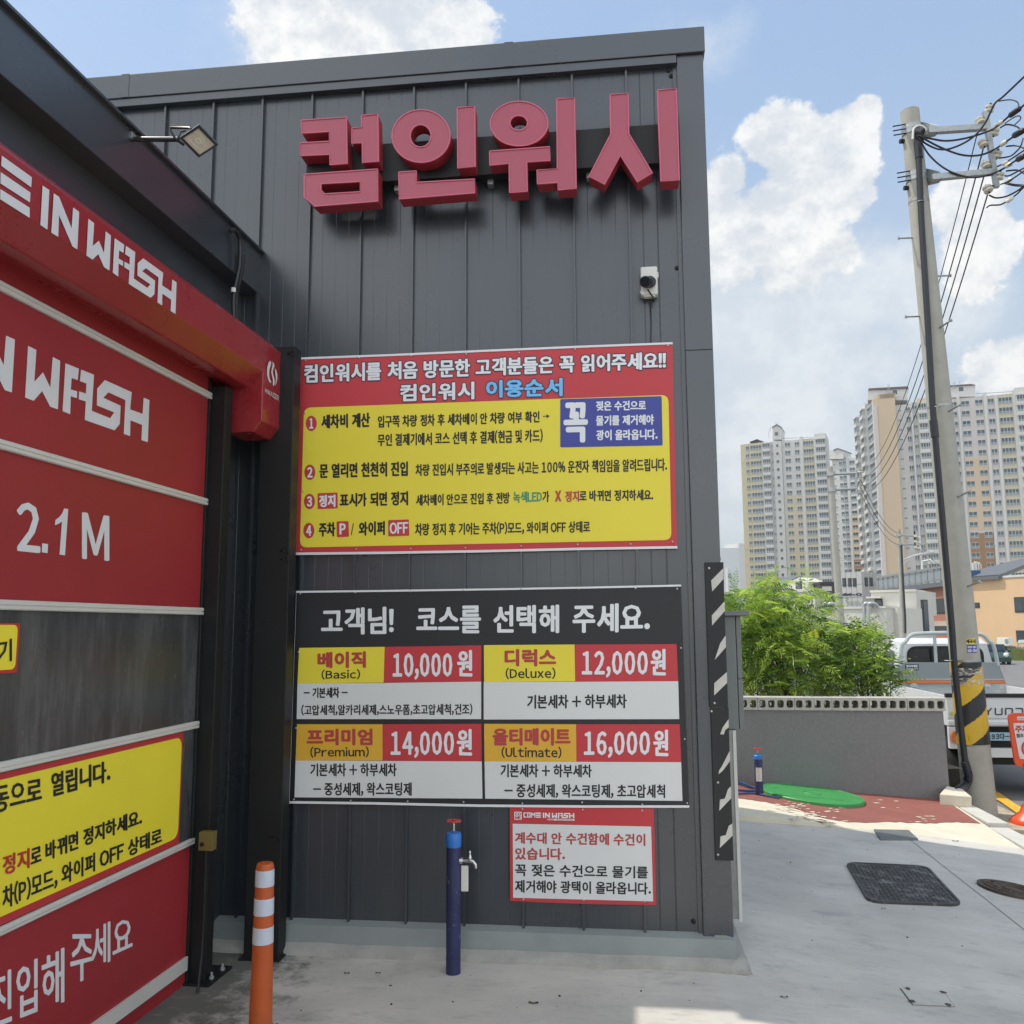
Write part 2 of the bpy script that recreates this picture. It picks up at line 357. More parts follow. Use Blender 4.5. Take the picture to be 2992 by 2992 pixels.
# the raised strip by the planter wall: pale cement edge and the red painted top
def slab():
    mb = MB(); xs = lin(.6, XK0 - .02, 40); n = len(xs); ts = [0, .02, .1, .3, .6, 1]
    vs = []
    for t in ts:
        for x in xs:
            y0 = edge_y(x); y = y0 + (10.55 - y0) * t
            vs.append((x, y, z_slab(x, y) - (.012 if t == 0 else 0)))
    vs += [(x, edge_y(x) - .01, z_ap(x, edge_y(x)) - .05) for x in xs]
    k = len(ts)
    fs = [(j * n + i, j * n + i + 1, (j + 1) * n + i + 1, (j + 1) * n + i) for j in range(k - 1) for i in range(n - 1)]
    fs += [(k * n + i, k * n + i + 1, i + 1, i) for i in range(n - 1)]
    mb.add(vs, fs); struct(mb.build('raised_walkway', M_lime, smooth=True))
    # red paint, ragged front edge traced from the photograph
    lo = [(2080, 2318), (2161, 2331), (2230, 2343), (2283, 2352), (2330, 2366), (2362, 2380), (2430, 2394), (2492, 2402), (2600, 2404), (2700, 2404), (2800, 2405), (2878, 2406)]
    low = [on_ground(x, y + 2 * math.sin(x * .21), z_slab) for x, y in lo]
    pr = []
    for i in range(len(low) - 1):
        for t in range(6):
            p = low[i].lerp(low[i + 1], t / 6); pr.append(Vector((p.x, p.y + random.uniform(-.02, .03), 0)))
    pr.append(low[-1])
    rb = MB()
    for i in range(len(pr) - 1):
        a, b = pr[i], pr[i + 1]
        for t0, t1 in ((0, .33), (.33, .66), (.66, 1)):
            q = [(a.x, a.y + (10.42 - a.y) * t0), (b.x, b.y + (10.42 - b.y) * t0), (b.x, b.y + (10.42 - b.y) * t1), (a.x, a.y + (10.42 - a.y) * t1)]
            rb.quad(*[(min(x, XK0 - .05), y, z_slab(x, y) + .004) for x, y in q])
    struct(rb.build('red_paving', M_red))
    sp = MB()                                   # flakes where the red coat is gone
    for cx, cy, k in ((2310, 2364, 34), (2360, 2384, 30), (2420, 2398, 14), (2560, 2345, 3), (2620, 2350, 3), (2715, 2402, 5), (2720, 2385, 3), (2440, 2370, 10), (2480, 2352, 4)):
        for _ in range(k):
            p = on_ground(cx + random.gauss(0, 26), cy + random.gauss(0, 7), z_slab); r = random.uniform(.008, .03)
            sp.flat([(p.x + r * random.uniform(.6, 1.6) * math.cos(a), p.y + r * random.uniform(.4, 1.2) * math.sin(a), z_slab(p.x, p.y) + .008) for a in [k2 * math.pi / 3.5 for k2 in range(7)]])
    o = struct(sp.build('paint_flakes', M_lime)); o['kind'] = 'stuff'
slab()

def litter():
    mb = MB(); random.seed(21)
    for _ in range(110):
        if random.random() < .45: x, y = random.uniform(-1.9, .4), random.uniform(3.4, 4.6)
        else: x, y = random.uniform(.3, 3.7), random.uniform(3.6, 8.6)
        r = abs(random.gauss(.002, .002)) + .0015; z = z_ap(x, y) + r * .3; k = random.uniform(.6, 1.8)
        mb.ball((x, y, z), r, 5, 0, (k, 1, .6))
    for x, y, s in ((-.42, 4.18, .016), (-1.35, 4.42, .010), (-1.2, 4.44, .009), (2.9, 8.6, .02), (1.6, 6.1, .01), (.7, 4.4, .012)):
        mb.flat([(x + s * 1.5 * math.cos(a), y + s * .5 * math.sin(a), z_ap(x, y) + .006 + .003 * math.sin(3 * a)) for a in [k * .7 for k in range(9)]])
    o = struct(mb.build('gravel', mat('dark_grit', (.06, .05, .04), .95, var=.5, vscale=30))); o['kind'] = 'stuff'
    jb = MB(); pts = [(2.35, 3.5), (2.38, 5.0), (2.42, 6.6), (2.47, 8.85)]
    for (x0, y0), (x1, y1) in zip(pts[:-1], pts[1:]):
        for i in range(12):
            a, b = i / 12, (i + 1) / 12; xa, ya, xb, yb = x0 + (x1 - x0) * a, y0 + (y1 - y0) * a, x0 + (x1 - x0) * b, y0 + (y1 - y0) * b
            jb.quad((xa - .0022, ya, z_ap(xa, ya) + .004), (xa + .0022, ya, z_ap(xa, ya) + .004), (xb + .0022, yb, z_ap(xb, yb) + .004), (xb - .0022, yb, z_ap(xb, yb) + .004))
    struct(jb.build('pavement_joint', mat('joint_dirt', (.08, .08, .075), .95, var=.4, vscale=20)))
litter()

# ------------------------------------------------------------------ main car-wash building
M_pan = mat('anthracite_panel', (.031, .038, .047), .29, spec=1.0, var=.05, vscale=1.2, bump=.035, bscale=2.2)
M_trim = mat('anthracite_trim', (.037, .044, .053), .29, spec=1.0, var=.08, vscale=2)
M_trimd = mat('black_steel', (.009, .0095, .010), .5, spec=.4, var=.2, vscale=6)
M_flash = mat('base_flashing', (.29, .32, .315), .45, metal=.2, var=.14, vscale=3, dirt=((.30, .30, .27), 4, .6, .8, .5))
def PW(px, py, h=0.): return atY(px, py, D0 - h)
bld = thing('car_wash_building', 'tall dark grey metal-clad building with standing seams, facing the viewer', 'building', (-2.5, 7, GZ))
SEAM = [.09 - .3065 * k for k in range(24)]
def front_wall():
    mb = MB(); prof = [(.40, 0)]
    for i, s in enumerate(SEAM):
        prof += [(s + .0065, 0), (s + .0055, .024), (s - .0055, .024), (s - .0065, 0)]
        for g in (1, 2, 3):
            gx = s - .3065 * g / 4
            prof += [(gx + .0020, 0), (gx + .0006, -.0007), (gx - .0006, -.0007), (gx - .0020, 0)]
    prof.append((-7.2, 0))
    # one groove right of the last seam as well
    prof = [(.40, 0), (.245 + .0035, 0), (.245 + .0015, -.0035), (.245 - .0015, -.0035), (.245 - .0035, 0), (.168, 0), (.1665, -.0035), (.1635, -.0035), (.162, 0)] + prof[1:]
    vs = []
    for x, h in prof: vs += [(x, D0 - h, .03), (x, D0 - h, 4.70)]
    n = len(prof); mb.add(vs, [(2 * i, 2 * i + 1, 2 * i + 3, 2 * i + 2) for i in range(n - 1)])
    # seam ends
    for s in SEAM: mb.quad((s + .0055, D0 - .024, .03), (s + .0055, D0, .03), (s - .0055, D0, .03), (s - .0055, D0 - .024, .03))
    mb.build('front_wall', M_pan, bld)
front_wall()
def shell():
    mb = MB()
    mb.box((-7.2, D0 + .02, -.3), (.50, 8.83, 4.84)); mb.build('wall', M_pan, bld)
    mb = MB(); mb.box((-7.25, D0 - .055, 4.735), (.53, D0 + .12, 4.885)); mb.box((.44, D0 + .12, 4.735), (.53, 8.9, 4.885))
    mb.box((-7.25, 8.75, 4.735), (.44, 8.9, 4.885)); mb.build('roof_coping', M_trim, bld, bevel=.004)
    mb = MB()
    for x in (-2.94, -.60): mb = MB(); mb.box((x, D0 - .0575, 4.737), (x + .05, D0 - .056, 4.887)); mb.build('coping_joint', M_trim, bld)
    mb = MB(); mb.box((-7.2, D0 - .045, 4.685), (.372, D0 - .0005, 4.7345)); mb.build('eaves_flashing', M_trim, bld, bevel=.003)
    mb = MB(); mb.box((.374, D0 - .034, .005), (.520, D0 + .16, 3.02)); mb.box((.374, D0 - .033, 3.0215), (.520, D0 + .16, 4.734)); mb.build('corner_trim', M_trim, bld, bevel=.004)
    mb = MB(); mb.box((.352, D0 - .012, .03), (.3735, D0, 4.684)); mb.build('corner_strip', M_trim, bld)
    mb = MB()                                    # sloped metal flashing over the plinth
    pr = [(-.002, .036), (-.058, .022), (-.06, -.068), (.05, -.068), (.05, .036)]
    a = [(-6, D0 + y, z) for y, z in pr]; mb.prism(a, (6.53, 0, 0))
    b = [(.53 - y, D0 - .06 + 0, z) for y, z in pr]; mb.prism([(.478 - y, D0 - .04, z) for y, z in pr], (0, 4.1, 0)); mb.build('plinth_flashing', M_flash, bld)
    mb = MB()
    pr = [(-.02, -.062), (-.075, -.066), (-.115, -.085), (-.13, GZ - .05), (.05, GZ - .05)]
    vs = []; n = 40
    for i in range(n + 1):
        x = -6 + 6.58 * i / n; w = .006 * math.sin(i * 1.7) + .005 * math.sin(i * 3.1)
        vs += [(x, D0 + y + (w if y < -.05 else 0), z + (w * .4 if j in (1, 2) else 0)) for j, (y, z) in enumerate(pr)]
    k = len(pr); mb.add(vs, [(i * k + j, (i + 1) * k + j, (i + 1) * k + j + 1, i * k + j + 1) for i in range(n) for j in range(k - 1)] + [tuple(n * k + j for j in range(k))])
    mb.prism([(.50, D0 - .1, -.075), (.585, D0 - .11, -.085), (.62, D0 - .13, -.2), (.5, D0 - .13, -.2)], (0, 4.1, 0))
    mb.build('plinth', M_conc_old, bld, smooth=True)
    mb = MB()
    for px, py in ((1953, 206), (1961, 222), (1966, 502), (2026, 2692), (1978, 783)):
        p = PW(px, py, .001); mb.lathe([(.013, 0), (.012, .006), (.006, .008), (.005, .014)], p, (0, -1, 0), 12)
    mb.build('screw', M_trimd, bld, smooth=True)
shell()

# ------------------------------------------------------------------ wash bay wing with the red door
WA = rad(1.76); WD = Vector((math.sin(WA), math.cos(WA), 0)); WN = Vector((math.cos(WA), -math.sin(WA), 0))
def on_s(px, py, s):
    r = ray(px, py); return EYEV + r * ((s - WN.dot(EYEV)) / WN.dot(r))
def wp(s, t, z): q = WN * s + WD * t; return Vector((q.x, q.y, z))
def wt(p): return p.dot(WD)
def wbox(mb, s0, s1, t0, t1, z0, z1, mi=0):
    return mb.hexa([wp(s0, t0, z0), wp(s1, t0, z0), wp(s1, t1, z0), wp(s0, t1, z0), wp(s0, t0, z1), wp(s1, t0, z1), wp(s1, t1, z1), wp(s0, t1, z1)], mi)
S_DOOR, S_FASC, S_WALL, S_BOX = -2.20, -2.19, -2.30, -1.97
T_END = 4.505
M_redm = mat('red_paint_metal', (.30, .022, .028), .28, spec=.6, var=.07, vscale=3, coat=.1)
M_redv = mat('red_vinyl', (.30, .020, .026), .50, spec=.45, var=.07, vscale=2, bump=.06, bscale=7, dirt=((.22, .018, .020), 3, .5, .75, .4))
M_vin = mat('dark_vinyl_window', (.040, .043, .044), .26, spec=.6, var=.4, vscale=9, stretch=(1, 1, .16), dirt=((.125, .125, .123), 7, .44, .72, .75))
M_bar = mat('aluminium_bar', (.62, .60, .55), .5, metal=.15, var=.06, vscale=3)
M_whv = mat('white_vinyl', (.66, .66, .66), .55, var=.05, vscale=9)
M_blk = mat('black_print', (.012, .012, .014), .5)
M_ylw = mat('yellow_print', (.80, .67, .035), .45, spec=.45, var=.05, vscale=2, bump=.05, bscale=6)
M_redp = mat('red_print', (.46, .030, .035), .45, spec=.45, var=.04, vscale=2, bump=.05, bscale=6)
bay = thing('wash_bay', 'low dark grey bay wing on the left with a red roll-up door', 'building', tuple(wp(-4.5, 1.5, GZ)))
zf1 = (PW(749.6, 744)).z + .01; zf0 = on_s(745, 849, S_FASC).z
z_lo = on_s(640, 700, S_WALL).z
def wing():
    mb = MB(); wbox(mb, S_WALL - 6, S_WALL, -6, 4.70, 2.5, zf1 - .03); wbox(mb, S_WALL - 6, S_WALL, -6, 1.0, -.3, 2.5); wbox(mb, S_WALL - 6, S_WALL, 4.30, 4.70, -.3, 2.5); mb.build('wall', M_trim, bay)
    mb = MB(); wbox(mb, S_FASC - .30, S_FASC, -6.1, 4.715, zf0, zf1); mb.build('fascia', M_trim, bay, bevel=.005)
    mb = MB(); wbox(mb, S_FASC - .01, S_FASC + .022, -6.1, 4.71, zf1 - .006, zf1 + .006); mb.build('fascia_edge', M_trim, bay)
wing()
def px_z(px, py, s): return on_s(px, py, s).z
# roll housing: box profile swept along the door, with a leg at its far end
zt = on_s(777, 1000, S_BOX).z; 
z_fb = on_s(766, 1084, S_BOX).z                 # bottom of its upright face
z_lb = on_s(814, 1254, S_BOX).z                 # bottom of the leg's upright face
def housing():
    prof = [(S_WALL, zt + .05), (S_BOX - .05, zt + .05), (S_BOX, zt), (S_BOX, z_fb), (S_BOX - .08, z_fb - .08), (S_BOX - .15, z_fb - .08), (S_BOX - .15, z_fb - .06), (S_WALL, z_fb - .06)]
    hb = MB(); hb.prism([wp(s, 1.15, z) for s, z in prof], WD * (T_END - 1.15))
    h = hb.build('roll_housing', M_redm, bay, bevel=.006)
    lg = MB(); t0, t1 = T_END - .22, T_END
    prof = [(S_DOOR + .035, z_fb + .02), (S_BOX + .003, z_fb + .02), (S_BOX + .003, z_lb), (S_BOX - .045, z_lb - .06), (S_DOOR + .035, z_lb - .06)]
    lg.prism([wp(s, t0, z) for s, z in prof], WD * (t1 - t0))
    l = lg.build('housing_leg', M_redm, bay, bevel=.006)
    # emblem and name on the leg
    e = MB(); Q = zoomed(0, 900, .5175, lambda x, y, hh: on_s(x, y, S_BOX + .004 + hh))
    e.flat([Q(x, y, .002) for x, y in ((1527, 297), (1515, 310), (1508, 340), (1508, 378), (1516, 410), (1527, 425), (1531, 418), (1522, 396), (1519, 372), (1521, 350), (1527, 330), (1532, 312))])
    e.flat([Q(x, y, .002) for x, y in ((1530, 297), (1537, 302), (1540, 316), (1535, 340), (1531, 362), (1536, 385), (1541, 405), (1540, 432), (1545, 442), (1551, 425), (1550, 402), (1543, 380), (1540, 362), (1545, 338), (1550, 330), (1547, 312))])
    e.flat([Q(x, y, .002) for x, y in ((1553, 338), (1560, 352), (1566, 375), (1566, 400), (1560, 425), (1552, 440), (1556, 420), (1558, 395), (1554, 370))])
    write(e, 'HWAIER', (1497, 453, 478, 1573, 495, 524), Q, 0, .35, .002)
    e.build('emblem', M_whv, l)
    return h
hous = housing()
# the angular house lettering, traced once from the box and reused at other sizes
def _tr(pts):
    r = []
    for x, y in pts: p = on_s(x * .3209, 380 + y * .3209, S_BOX); r.append((wt(p), p.z))
    return r
LET = [[(8, 233), (282, 430), (277, 522), (3, 326)], [(-2, 383), (270, 570), (265, 660), (-4, 486)], [(-4, 538), (263, 708), (262, 800), (-6, 630)],
       [(380, 505), (442, 547), (424, 907), (360, 865)], [(482, 576), (530, 608), (645, 895), (658, 705), (714, 745), (697, 1087), (653, 1060), (530, 775), (523, 973), (460, 935)],
       [(797, 808), (850, 848), (838, 1055), (893, 1008), (940, 1120), (955, 922), (1003, 960), (990, 1280), (940, 1248), (888, 1130), (835, 1180), (780, 1143)],
       [(1037, 985), (1125, 1045), (1118, 1120), (1078, 1095), (1073, 1170), (1115, 1195), (1113, 1240), (1073, 1215), (1070, 1335), (1020, 1300)],
       [(1140, 1055), (1225, 1112), (1212, 1352), (1335, 1437), (1362, 1405), (1245, 1325), (1247, 1212), (1298, 1168), (1480, 1300), (1470, 1415), (1555, 1470), (1562, 1360), (1602, 1388), (1592, 1675), (1548, 1648), (1552, 1545), (1472, 1490), (1470, 1597), (1427, 1570), (1437, 1342), (1322, 1258), (1288, 1285), (1405, 1372), (1400, 1495), (1365, 1528), (1165, 1400), (1172, 1278), (1125, 1250), (1128, 1198), (1172, 1225), (1175, 1158), (1132, 1130)]]
LET = [_tr(l) for l in LET]
_ts = [q[0] for l in LET for q in l]; _zs = [q[1] for q in LET[3]] + [q[1] for q in LET[7]]
LH = (max(q[1] for q in LET[3]) - min(q[1] for q in LET[3]))
LZ0 = min(q[1] for q in LET[3]); LT0 = min(q[0] for q in LET[5])
# normalised: 0 = left edge of the W, unit = capital height
CAN = [[((t - LT0) / LH, (z - LZ0) / LH) for t, z in l] for l in LET]
CE0 = min(q[0] for q in CAN[0]) ; CR = max(q[0] for q in CAN[7])
def letters_C(x): return [[(x, 0), (x + .62, 0), (x + .62, .2), (x + .2, .2), (x + .2, .8), (x + .62, .8), (x + .62, 1), (x, 1)]]
def letters_O(x): return [[(x, 0), (x + .66, 0), (x + .66, .2), (x + .2, .2), (x + .2, .8), (x + .46, .8), (x + .46, .2), (x + .66, .2), (x + .66, 1), (x, 1)]]
def letters_M(x): return [[(x, 0), (x + .19, 0), (x + .19, .62), (x + .42, .36), (x + .65, .62), (x + .65, 0), (x + .84, 0), (x + .84, 1), (x + .67, 1), (x + .42, .68), (x + .17, 1), (x, 1)]]
CAN = letters_C(CE0 - 2.42) + letters_O(CE0 - 1.7) + letters_M(CE0 - .93) + CAN
lb = MB()
for l in CAN: lb.flat([wp(S_BOX + .003, LT0 + u * LH, LZ0 + v * LH) for u, v in l])
lb.build('lettering', M_whv, hous)

# the curtain of the roll door: panels, stiffening bars, dark window strip, lettering
def Q4(x, y, h=0.): return on_s(x, 900 + 0 * y, S_DOOR)
R4 = zoomed(0, 900, .5175, lambda x, y, h: on_s(x, y, S_DOOR + h))
RA = zoomed(0, 1700, .41408, lambda x, y, h: on_s(x, y, S_DOOR + h))
RB = zoomed(0, 2300, .41408, lambda x, y, h: on_s(x, y, S_DOOR + h))
T_R, T_L = wt(R4(1160, 900)), 1.35
def zbar(R, x, a, b): return R(x, a).z, R(x, b).z
bars = [zbar(R4, 1175, 475, 513), zbar(R4, 1155, 1075, 1114), zbar(RA, 1405, 183, 234), zbar(RA, 1365, 985, 1036), zbar(RB, 1335, 365, 408), zbar(RB, 1305, 1196, 1290)]
def door():
    cur = MB(); zb = GZ + .0
    wbox(cur, S_DOOR - .02, S_DOOR, T_L, T_R, bars[2][0] - .005, z_fb)          # red upper curtain
    wbox(cur, S_DOOR - .02, S_DOOR, T_L, T_R, zb, bars[4][1] + .01)              # red lower curtain
    c = cur.build('door_curtain', M_redv, bay)
    w = MB(); wbox(w, S_DOOR - .02, S_DOOR - .002, T_L, T_R, bars[4][1] + .01, bars[2][0] - .005); w.build('window', M_vin, c)
    for a, b in bars[:5]:
        m = MB(); h = a - b; s1 = S_DOOR + .016
        pr = [(S_DOOR + .0002, b), (s1 - .004, b), (s1, b + .004), (s1, b + h * .40), (s1 - .004, b + h * .43), (s1 - .004, b + h * .52), (s1, b + h * .55), (s1, a - .004), (s1 - .004, a), (S_DOOR + .0002, a)]
        m.prism([wp(s, T_L, z) for s, z in pr], WD * (T_R - T_L + .012)); m.build('bar', M_bar, c)
    a, b = bars[5]; m = MB(); wbox(m, S_DOOR + .0005, S_DOOR + .012, T_L, T_R - .003, b, a); m.build('bottom_bar', M_bar, c)
    lt = MB()
    # large house lettering on the curtain
    p0 = R4(158, 215); q0 = R4(135, 506); p1 = R4(845, 520); q1 = R4(832, 755)
    tl, tr = (wt(p0) + wt(q0)) / 2, (wt(p1) + wt(q1)) / 2
    zt_, zb_ = (p0.z + p1.z) / 2, (q0.z + q1.z) / 2
    for l in CAN:
        lt.flat([wp(S_DOOR + .0015, tl + u * (tr - tl) / CR, zb_ + v * (zt_ - zb_)) for u, v in l])
    lt.build('lettering', M_whv, c); lt = MB(); write(lt, '2', (101, 1096, 1366, 221, 1112, 1378), R4, 0, 7, .0012)
    lt.flat([R4(x, y, .0014) for x, y in ((238, 1328), (271, 1333), (269, 1384), (236, 1379))]); lt.flat([R4(x, y, .0014) for x, y in ((362, 1132), (385, 1135), (367, 1396), (336, 1392), (350, 1205), (331, 1218), (310, 1226), (313, 1196), (335, 1180), (352, 1158))])
    lt.build('lettering', M_whv, c); lt = MB(); write(lt, 'M', (468, 1157, 1412, 612, 1178, 1424), R4, 0, 5.5, .0012); lt.build('lettering', M_whv, c); lt = MB()
    write(lt, '진입해', (-70, 1345, 1715, 450, 1135, 1512), RB, 0, 4.6, .0012)
    write(lt, '주', (500, 1040, 1400, 655, 1040, 1330), RB, 0, 3.8, .0012)
    write(lt, '세요', (648, 985, 1290, 932, 905, 1152), RB, 0, 3.2, .0012)
    lt.build('lettering', M_whv, c)
door()
# signs stuck on the door
def door_signs():
    s1 = thing('sign', 'yellow red-edged sign cut by the picture edge on the dark door window', 'sign', tuple(RA(60, 470)))
    b = MB(); z1, z0 = RA(125, 292).z, RA(115, 640).z; t1 = wt(RA(126, 470)); t0 = t1 - .62
    wbox(b, S_DOOR + .0005, S_DOOR + .003, t0, t1, z0, z1); b.build('sheet', M_redp, s1, bevel=.001)
    b = MB(); ff = rrect(t0 + .02, z0 + .012, t1 - .012, z1 - .006, .02); b.flat([wp(S_DOOR + .004, t, z) for t, z in ff]); b.build('yellow_field', M_ylw, s1)
    b = MB(); write(b, '기', (-6, 415, 572, 82, 403, 556), RA, 0, 3.5, .006); b.build('lettering', M_blk, s1)
    s2 = thing('sign', 'large yellow red-edged instruction sign low on the red door', 'sign', tuple(RA(700, 1500)))
    b = MB(); z1 = bars[3][1] - .004; z0 = bars[4][0] + .004; t1 = wt(RA(1288, 1100)); t0 = 2.1
    wbox(b, S_DOOR + .0005, S_DOOR + .003, t0, t1, z0, z1); b.build('sheet', M_redp, s2)
    b = MB(); ff = rrect(t0 + .03, z0 + .028, t1 - .012, z1 - .022, .045); b.flat([wp(S_DOOR + .004, t, z) for t, z in ff]); b.build('yellow_field', M_ylw, s2)
    b = MB()
    write(b, '동으로', (-40, 1452, 1634, 292, 1385, 1548), RA, 0, 5, .006)
    write(b, '열립니다.', (366, 1352, 1518, 776, 1262, 1405), RA, 0, 5, .006)
    write(b, '로 바뀌면 정지하세요.', (220, 430, 560, 1000, 152, 262), RB, 0, 4, .006)
    write(b, '차(P)모드, 와이퍼 OFF 상태로', (22, 700, 868, 1140, 282, 396), RB, 0, 3.6, .006)
    write(b, '정지', (25, 488, 622, 206, 432, 566), RB, 1, 4.5, .006)
    b.build('lettering', [M_blk, M_redp], s2)
door_signs()
def door_frame():
    f = thing('door_frame', 'black steel guide frame at the side of the red roll-up door', 'frame', tuple(wp(-2.15, 4.5, GZ)))
    m = MB(); wbox(m, S_DOOR - .03, S_DOOR + .012, T_R - .004, T_R + .02, GZ, z_fb); wbox(m, S_DOOR - .06, S_DOOR + .085, T_R + .02, T_R + .10, GZ - .02, z_fb - .1); m.build('guide', M_trimd, f, bevel=.004)
    m = MB(); wbox(m, S_DOOR - .06, S_DOOR + .03, T_R + .10, T_R + .19, GZ - .02, z_fb - .1); m.build('back_channel', M_trimd, f, bevel=.004)
    m = MB(); wbox(m, S_DOOR - .06, S_DOOR + .13, T_R - .02, T_R + .22, GZ - .005, GZ + .012); m.build('base_plate', M_trimd, f, bevel=.003)
    m = MB()
    for t in (T_R + .05, T_R + .16): 
        p = wp(S_DOOR + .108, t, GZ + .012); m.lathe([(.012, 0), (.012, .012), (.006, .013), (.006, .03)], p, n=6)
    m.build('bolt', M_flash, f)
    # black post with ring eyelets between door and banner
    p = thing('steel_post', 'black steel post with ring eyelets standing beside the banners', 'post', tuple(PW(800, 2790, .2) * Vector((1, 1, 0)) if False else (-1.86, 4.6, GZ)))
    Yp = 4.56
    a = atY(732, 1100, Yp).x; b_ = atY(816, 1100, Yp).x; zt2 = atY(830, 1012, Yp).z
    m = MB(); m.box((-1.935, Yp, GZ), (-1.75, Yp + .10, zt2)); m.build('upright', M_trimd, p, bevel=.004)
    m = MB(); m.box((-1.95, Yp - .03, GZ - .003), (-1.735, Yp + .11, GZ + .008)); m.build('base_plate', M_trimd, p, bevel=.002)
    for px, py in ((857, 1031), (835, 1608), (835, 1634), (808, 2447)):
        c = atY(px, py, Yp - .01); m = MB(); r = .014
        m.tube([c + Vector((math.cos(a2) * r, 0, math.sin(a2) * r)) for a2 in [k * math.pi / 8 for k in range(17)]], .0028, 6, cap=False)
        m.tube([c + Vector((-.05, .02, 0)), c + Vector((-r, 0, 0))], .004, 6); m.build('eyelet', M_trimd, p, smooth=True)
    # limit switch box
    sb = thing('switch_box', 'small olive brown switch box fixed to the black door frame', 'switch box', tuple(on_s(621, 2478, S_DOOR + .12)))
    c = on_s(621, 2452, S_DOOR + .115); m = MB(); t = wt(c); wbox(m, S_DOOR + .07, S_DOOR + .14, t - .05, t - .005, c.z - .043, c.z + .043)
    m.build('case', mat('olive_plastic', (.15, .115, .03), .5, var=.1), sb, bevel=.003)
    m = MB(); m.lathe([(.010, 0), (.010, .006), (.006, .008)], wp(S_DOOR + .09, t - .051, c.z - .012), -WD, 14); m.build('button', M_trimd, sb)
    m = MB(); m.tube([wp(S_DOOR + .10, t - .03, c.z - .04), wp(S_DOOR + .10, t - .03, .2), wp(S_DOOR + .10, t - .035, GZ + .15), wp(S_DOOR + .12, t - .1, GZ + .01)], .007, 8); m.build('cable', M_trimd, sb, smooth=True)
door_frame()

# ------------------------------------------------------------------ channel-letter sign on the wall
M_chan = mat('channel_red', (.37, .052, .090), .32, spec=.65, var=.06, vscale=3)
M_chside = mat('channel_side_red', (.34, .030, .045), .45, spec=.5, var=.06, vscale=3)
SIGN_H, SIGN_T = .215, .095
ZS = zoomed(800, 150, .69876, lambda x, y, h: PW(x, y, SIGN_H + h))
def letter_sign():
    s = thing('facade_sign', 'big red raised Korean letters on a dark rail high on the grey wall', 'sign', (-.6, D0, 3.7))
    ZR = zoomed(800, 150, .69876, lambda x, y, h: PW(x, y, .115 + h))
    m = MB(); q = [(132, 412), (1615, 298), (1619, 466), (136, 566)]
    a, b = ZR(136, 410), ZR(1617, 382); z1 = (ZR(136, 412).z + ZR(1612, 300).z) / 2; z0 = (ZR(136, 566).z + ZR(1615, 466).z) / 2
    m.box((ZR(136, 480).x, D0 - .115, z0), (ZR(1612, 400).x, D0 - .045, z1)); m.build('rail', M_trimd, s, bevel=.003)
    m = MB()
    for x, y in ((505, 565), (1318, 508), (200, 560), (900, 530)):
        m = MB(); p = ZR(x, y); m.box((p.x - .016, D0 - .06, z0 - .03), (p.x + .016, D0 - .01, z0 + .02))
        m.build('bracket', mat('galvanised', (.36, .37, .36), .4, metal=.7, var=.2, vscale=25), s)
    m = MB(); p0, p1 = ZR(850, 350), ZR(1000, 340)
    m.tube([(p0.x - .1, D0 - .08, z1 + .006), (p1.x + .05, D0 - .08, z1 + .006)], .007, 8); m.build('cable_duct', M_whv, s)
    G = {'컴': [([(115, 289), (304, 276), (307, 471), (235, 475), (233, 431), (112, 437), (111, 384), (232, 377), (232, 336), (117, 343)], []),
               ([(367, 268), (435, 264), (438, 462), (371, 466), (370, 384), (327, 386), (327, 322), (368, 318)], []),
               ([(128, 515), (435, 493), (436, 627), (172, 648), (128, 610)], [[(197, 554), (361, 545), (361, 588), (214, 597), (197, 582)]])],
         '인': [(ell(616, 355, 121, 110, 40), [ell(614, 354, 44, 47, 40)]), ([(768, 236), (840, 231), (842, 483), (770, 490)], []),
               ([(523, 506), (596, 501), (597, 549), (840, 535), (842, 592), (524, 618)], [])],
         '워': [(ell(1026, 303, 120, 93, 40), [ell(1024, 300, 37, 31, 40)]), ([(903, 418), (1154, 400), (1156, 457), (1058, 464), (1060, 587), (986, 592), (984, 470), (903, 477)], []),
               ([(1184, 199), (1257, 196), (1264, 575), (1188, 580), (1187, 549), (1102, 555), (1100, 498), (1186, 491)], [])],
         '시': [([(1407, 181), (1481, 176), (1484, 345), (1583, 510), (1521, 547), (1449, 436), (1382, 557), (1318, 524), (1410, 345)], []), ([(1605, 163), (1683, 157), (1695, 540), (1619, 545)], [])]}
    for k, st in G.items():
        m = MB()
        for lp, ho in st:
            m.prism([ZS(x, y) for x, y in lp], (0, SIGN_T, 0), [[ZS(x, y) for x, y in h] for h in ho], 0, 1)
            # thin raised trim edge round the face
            for l in [lp] + ho:
                pts = [ZS(x, y, .001) for x, y in l]; m.tube(pts + [pts[0]], .005, 5, 2, cap=False)
        m.build('letter', [M_chan, M_chside, mat('letter_trim', (.55, .11, .17), .35)], s)
letter_sign()

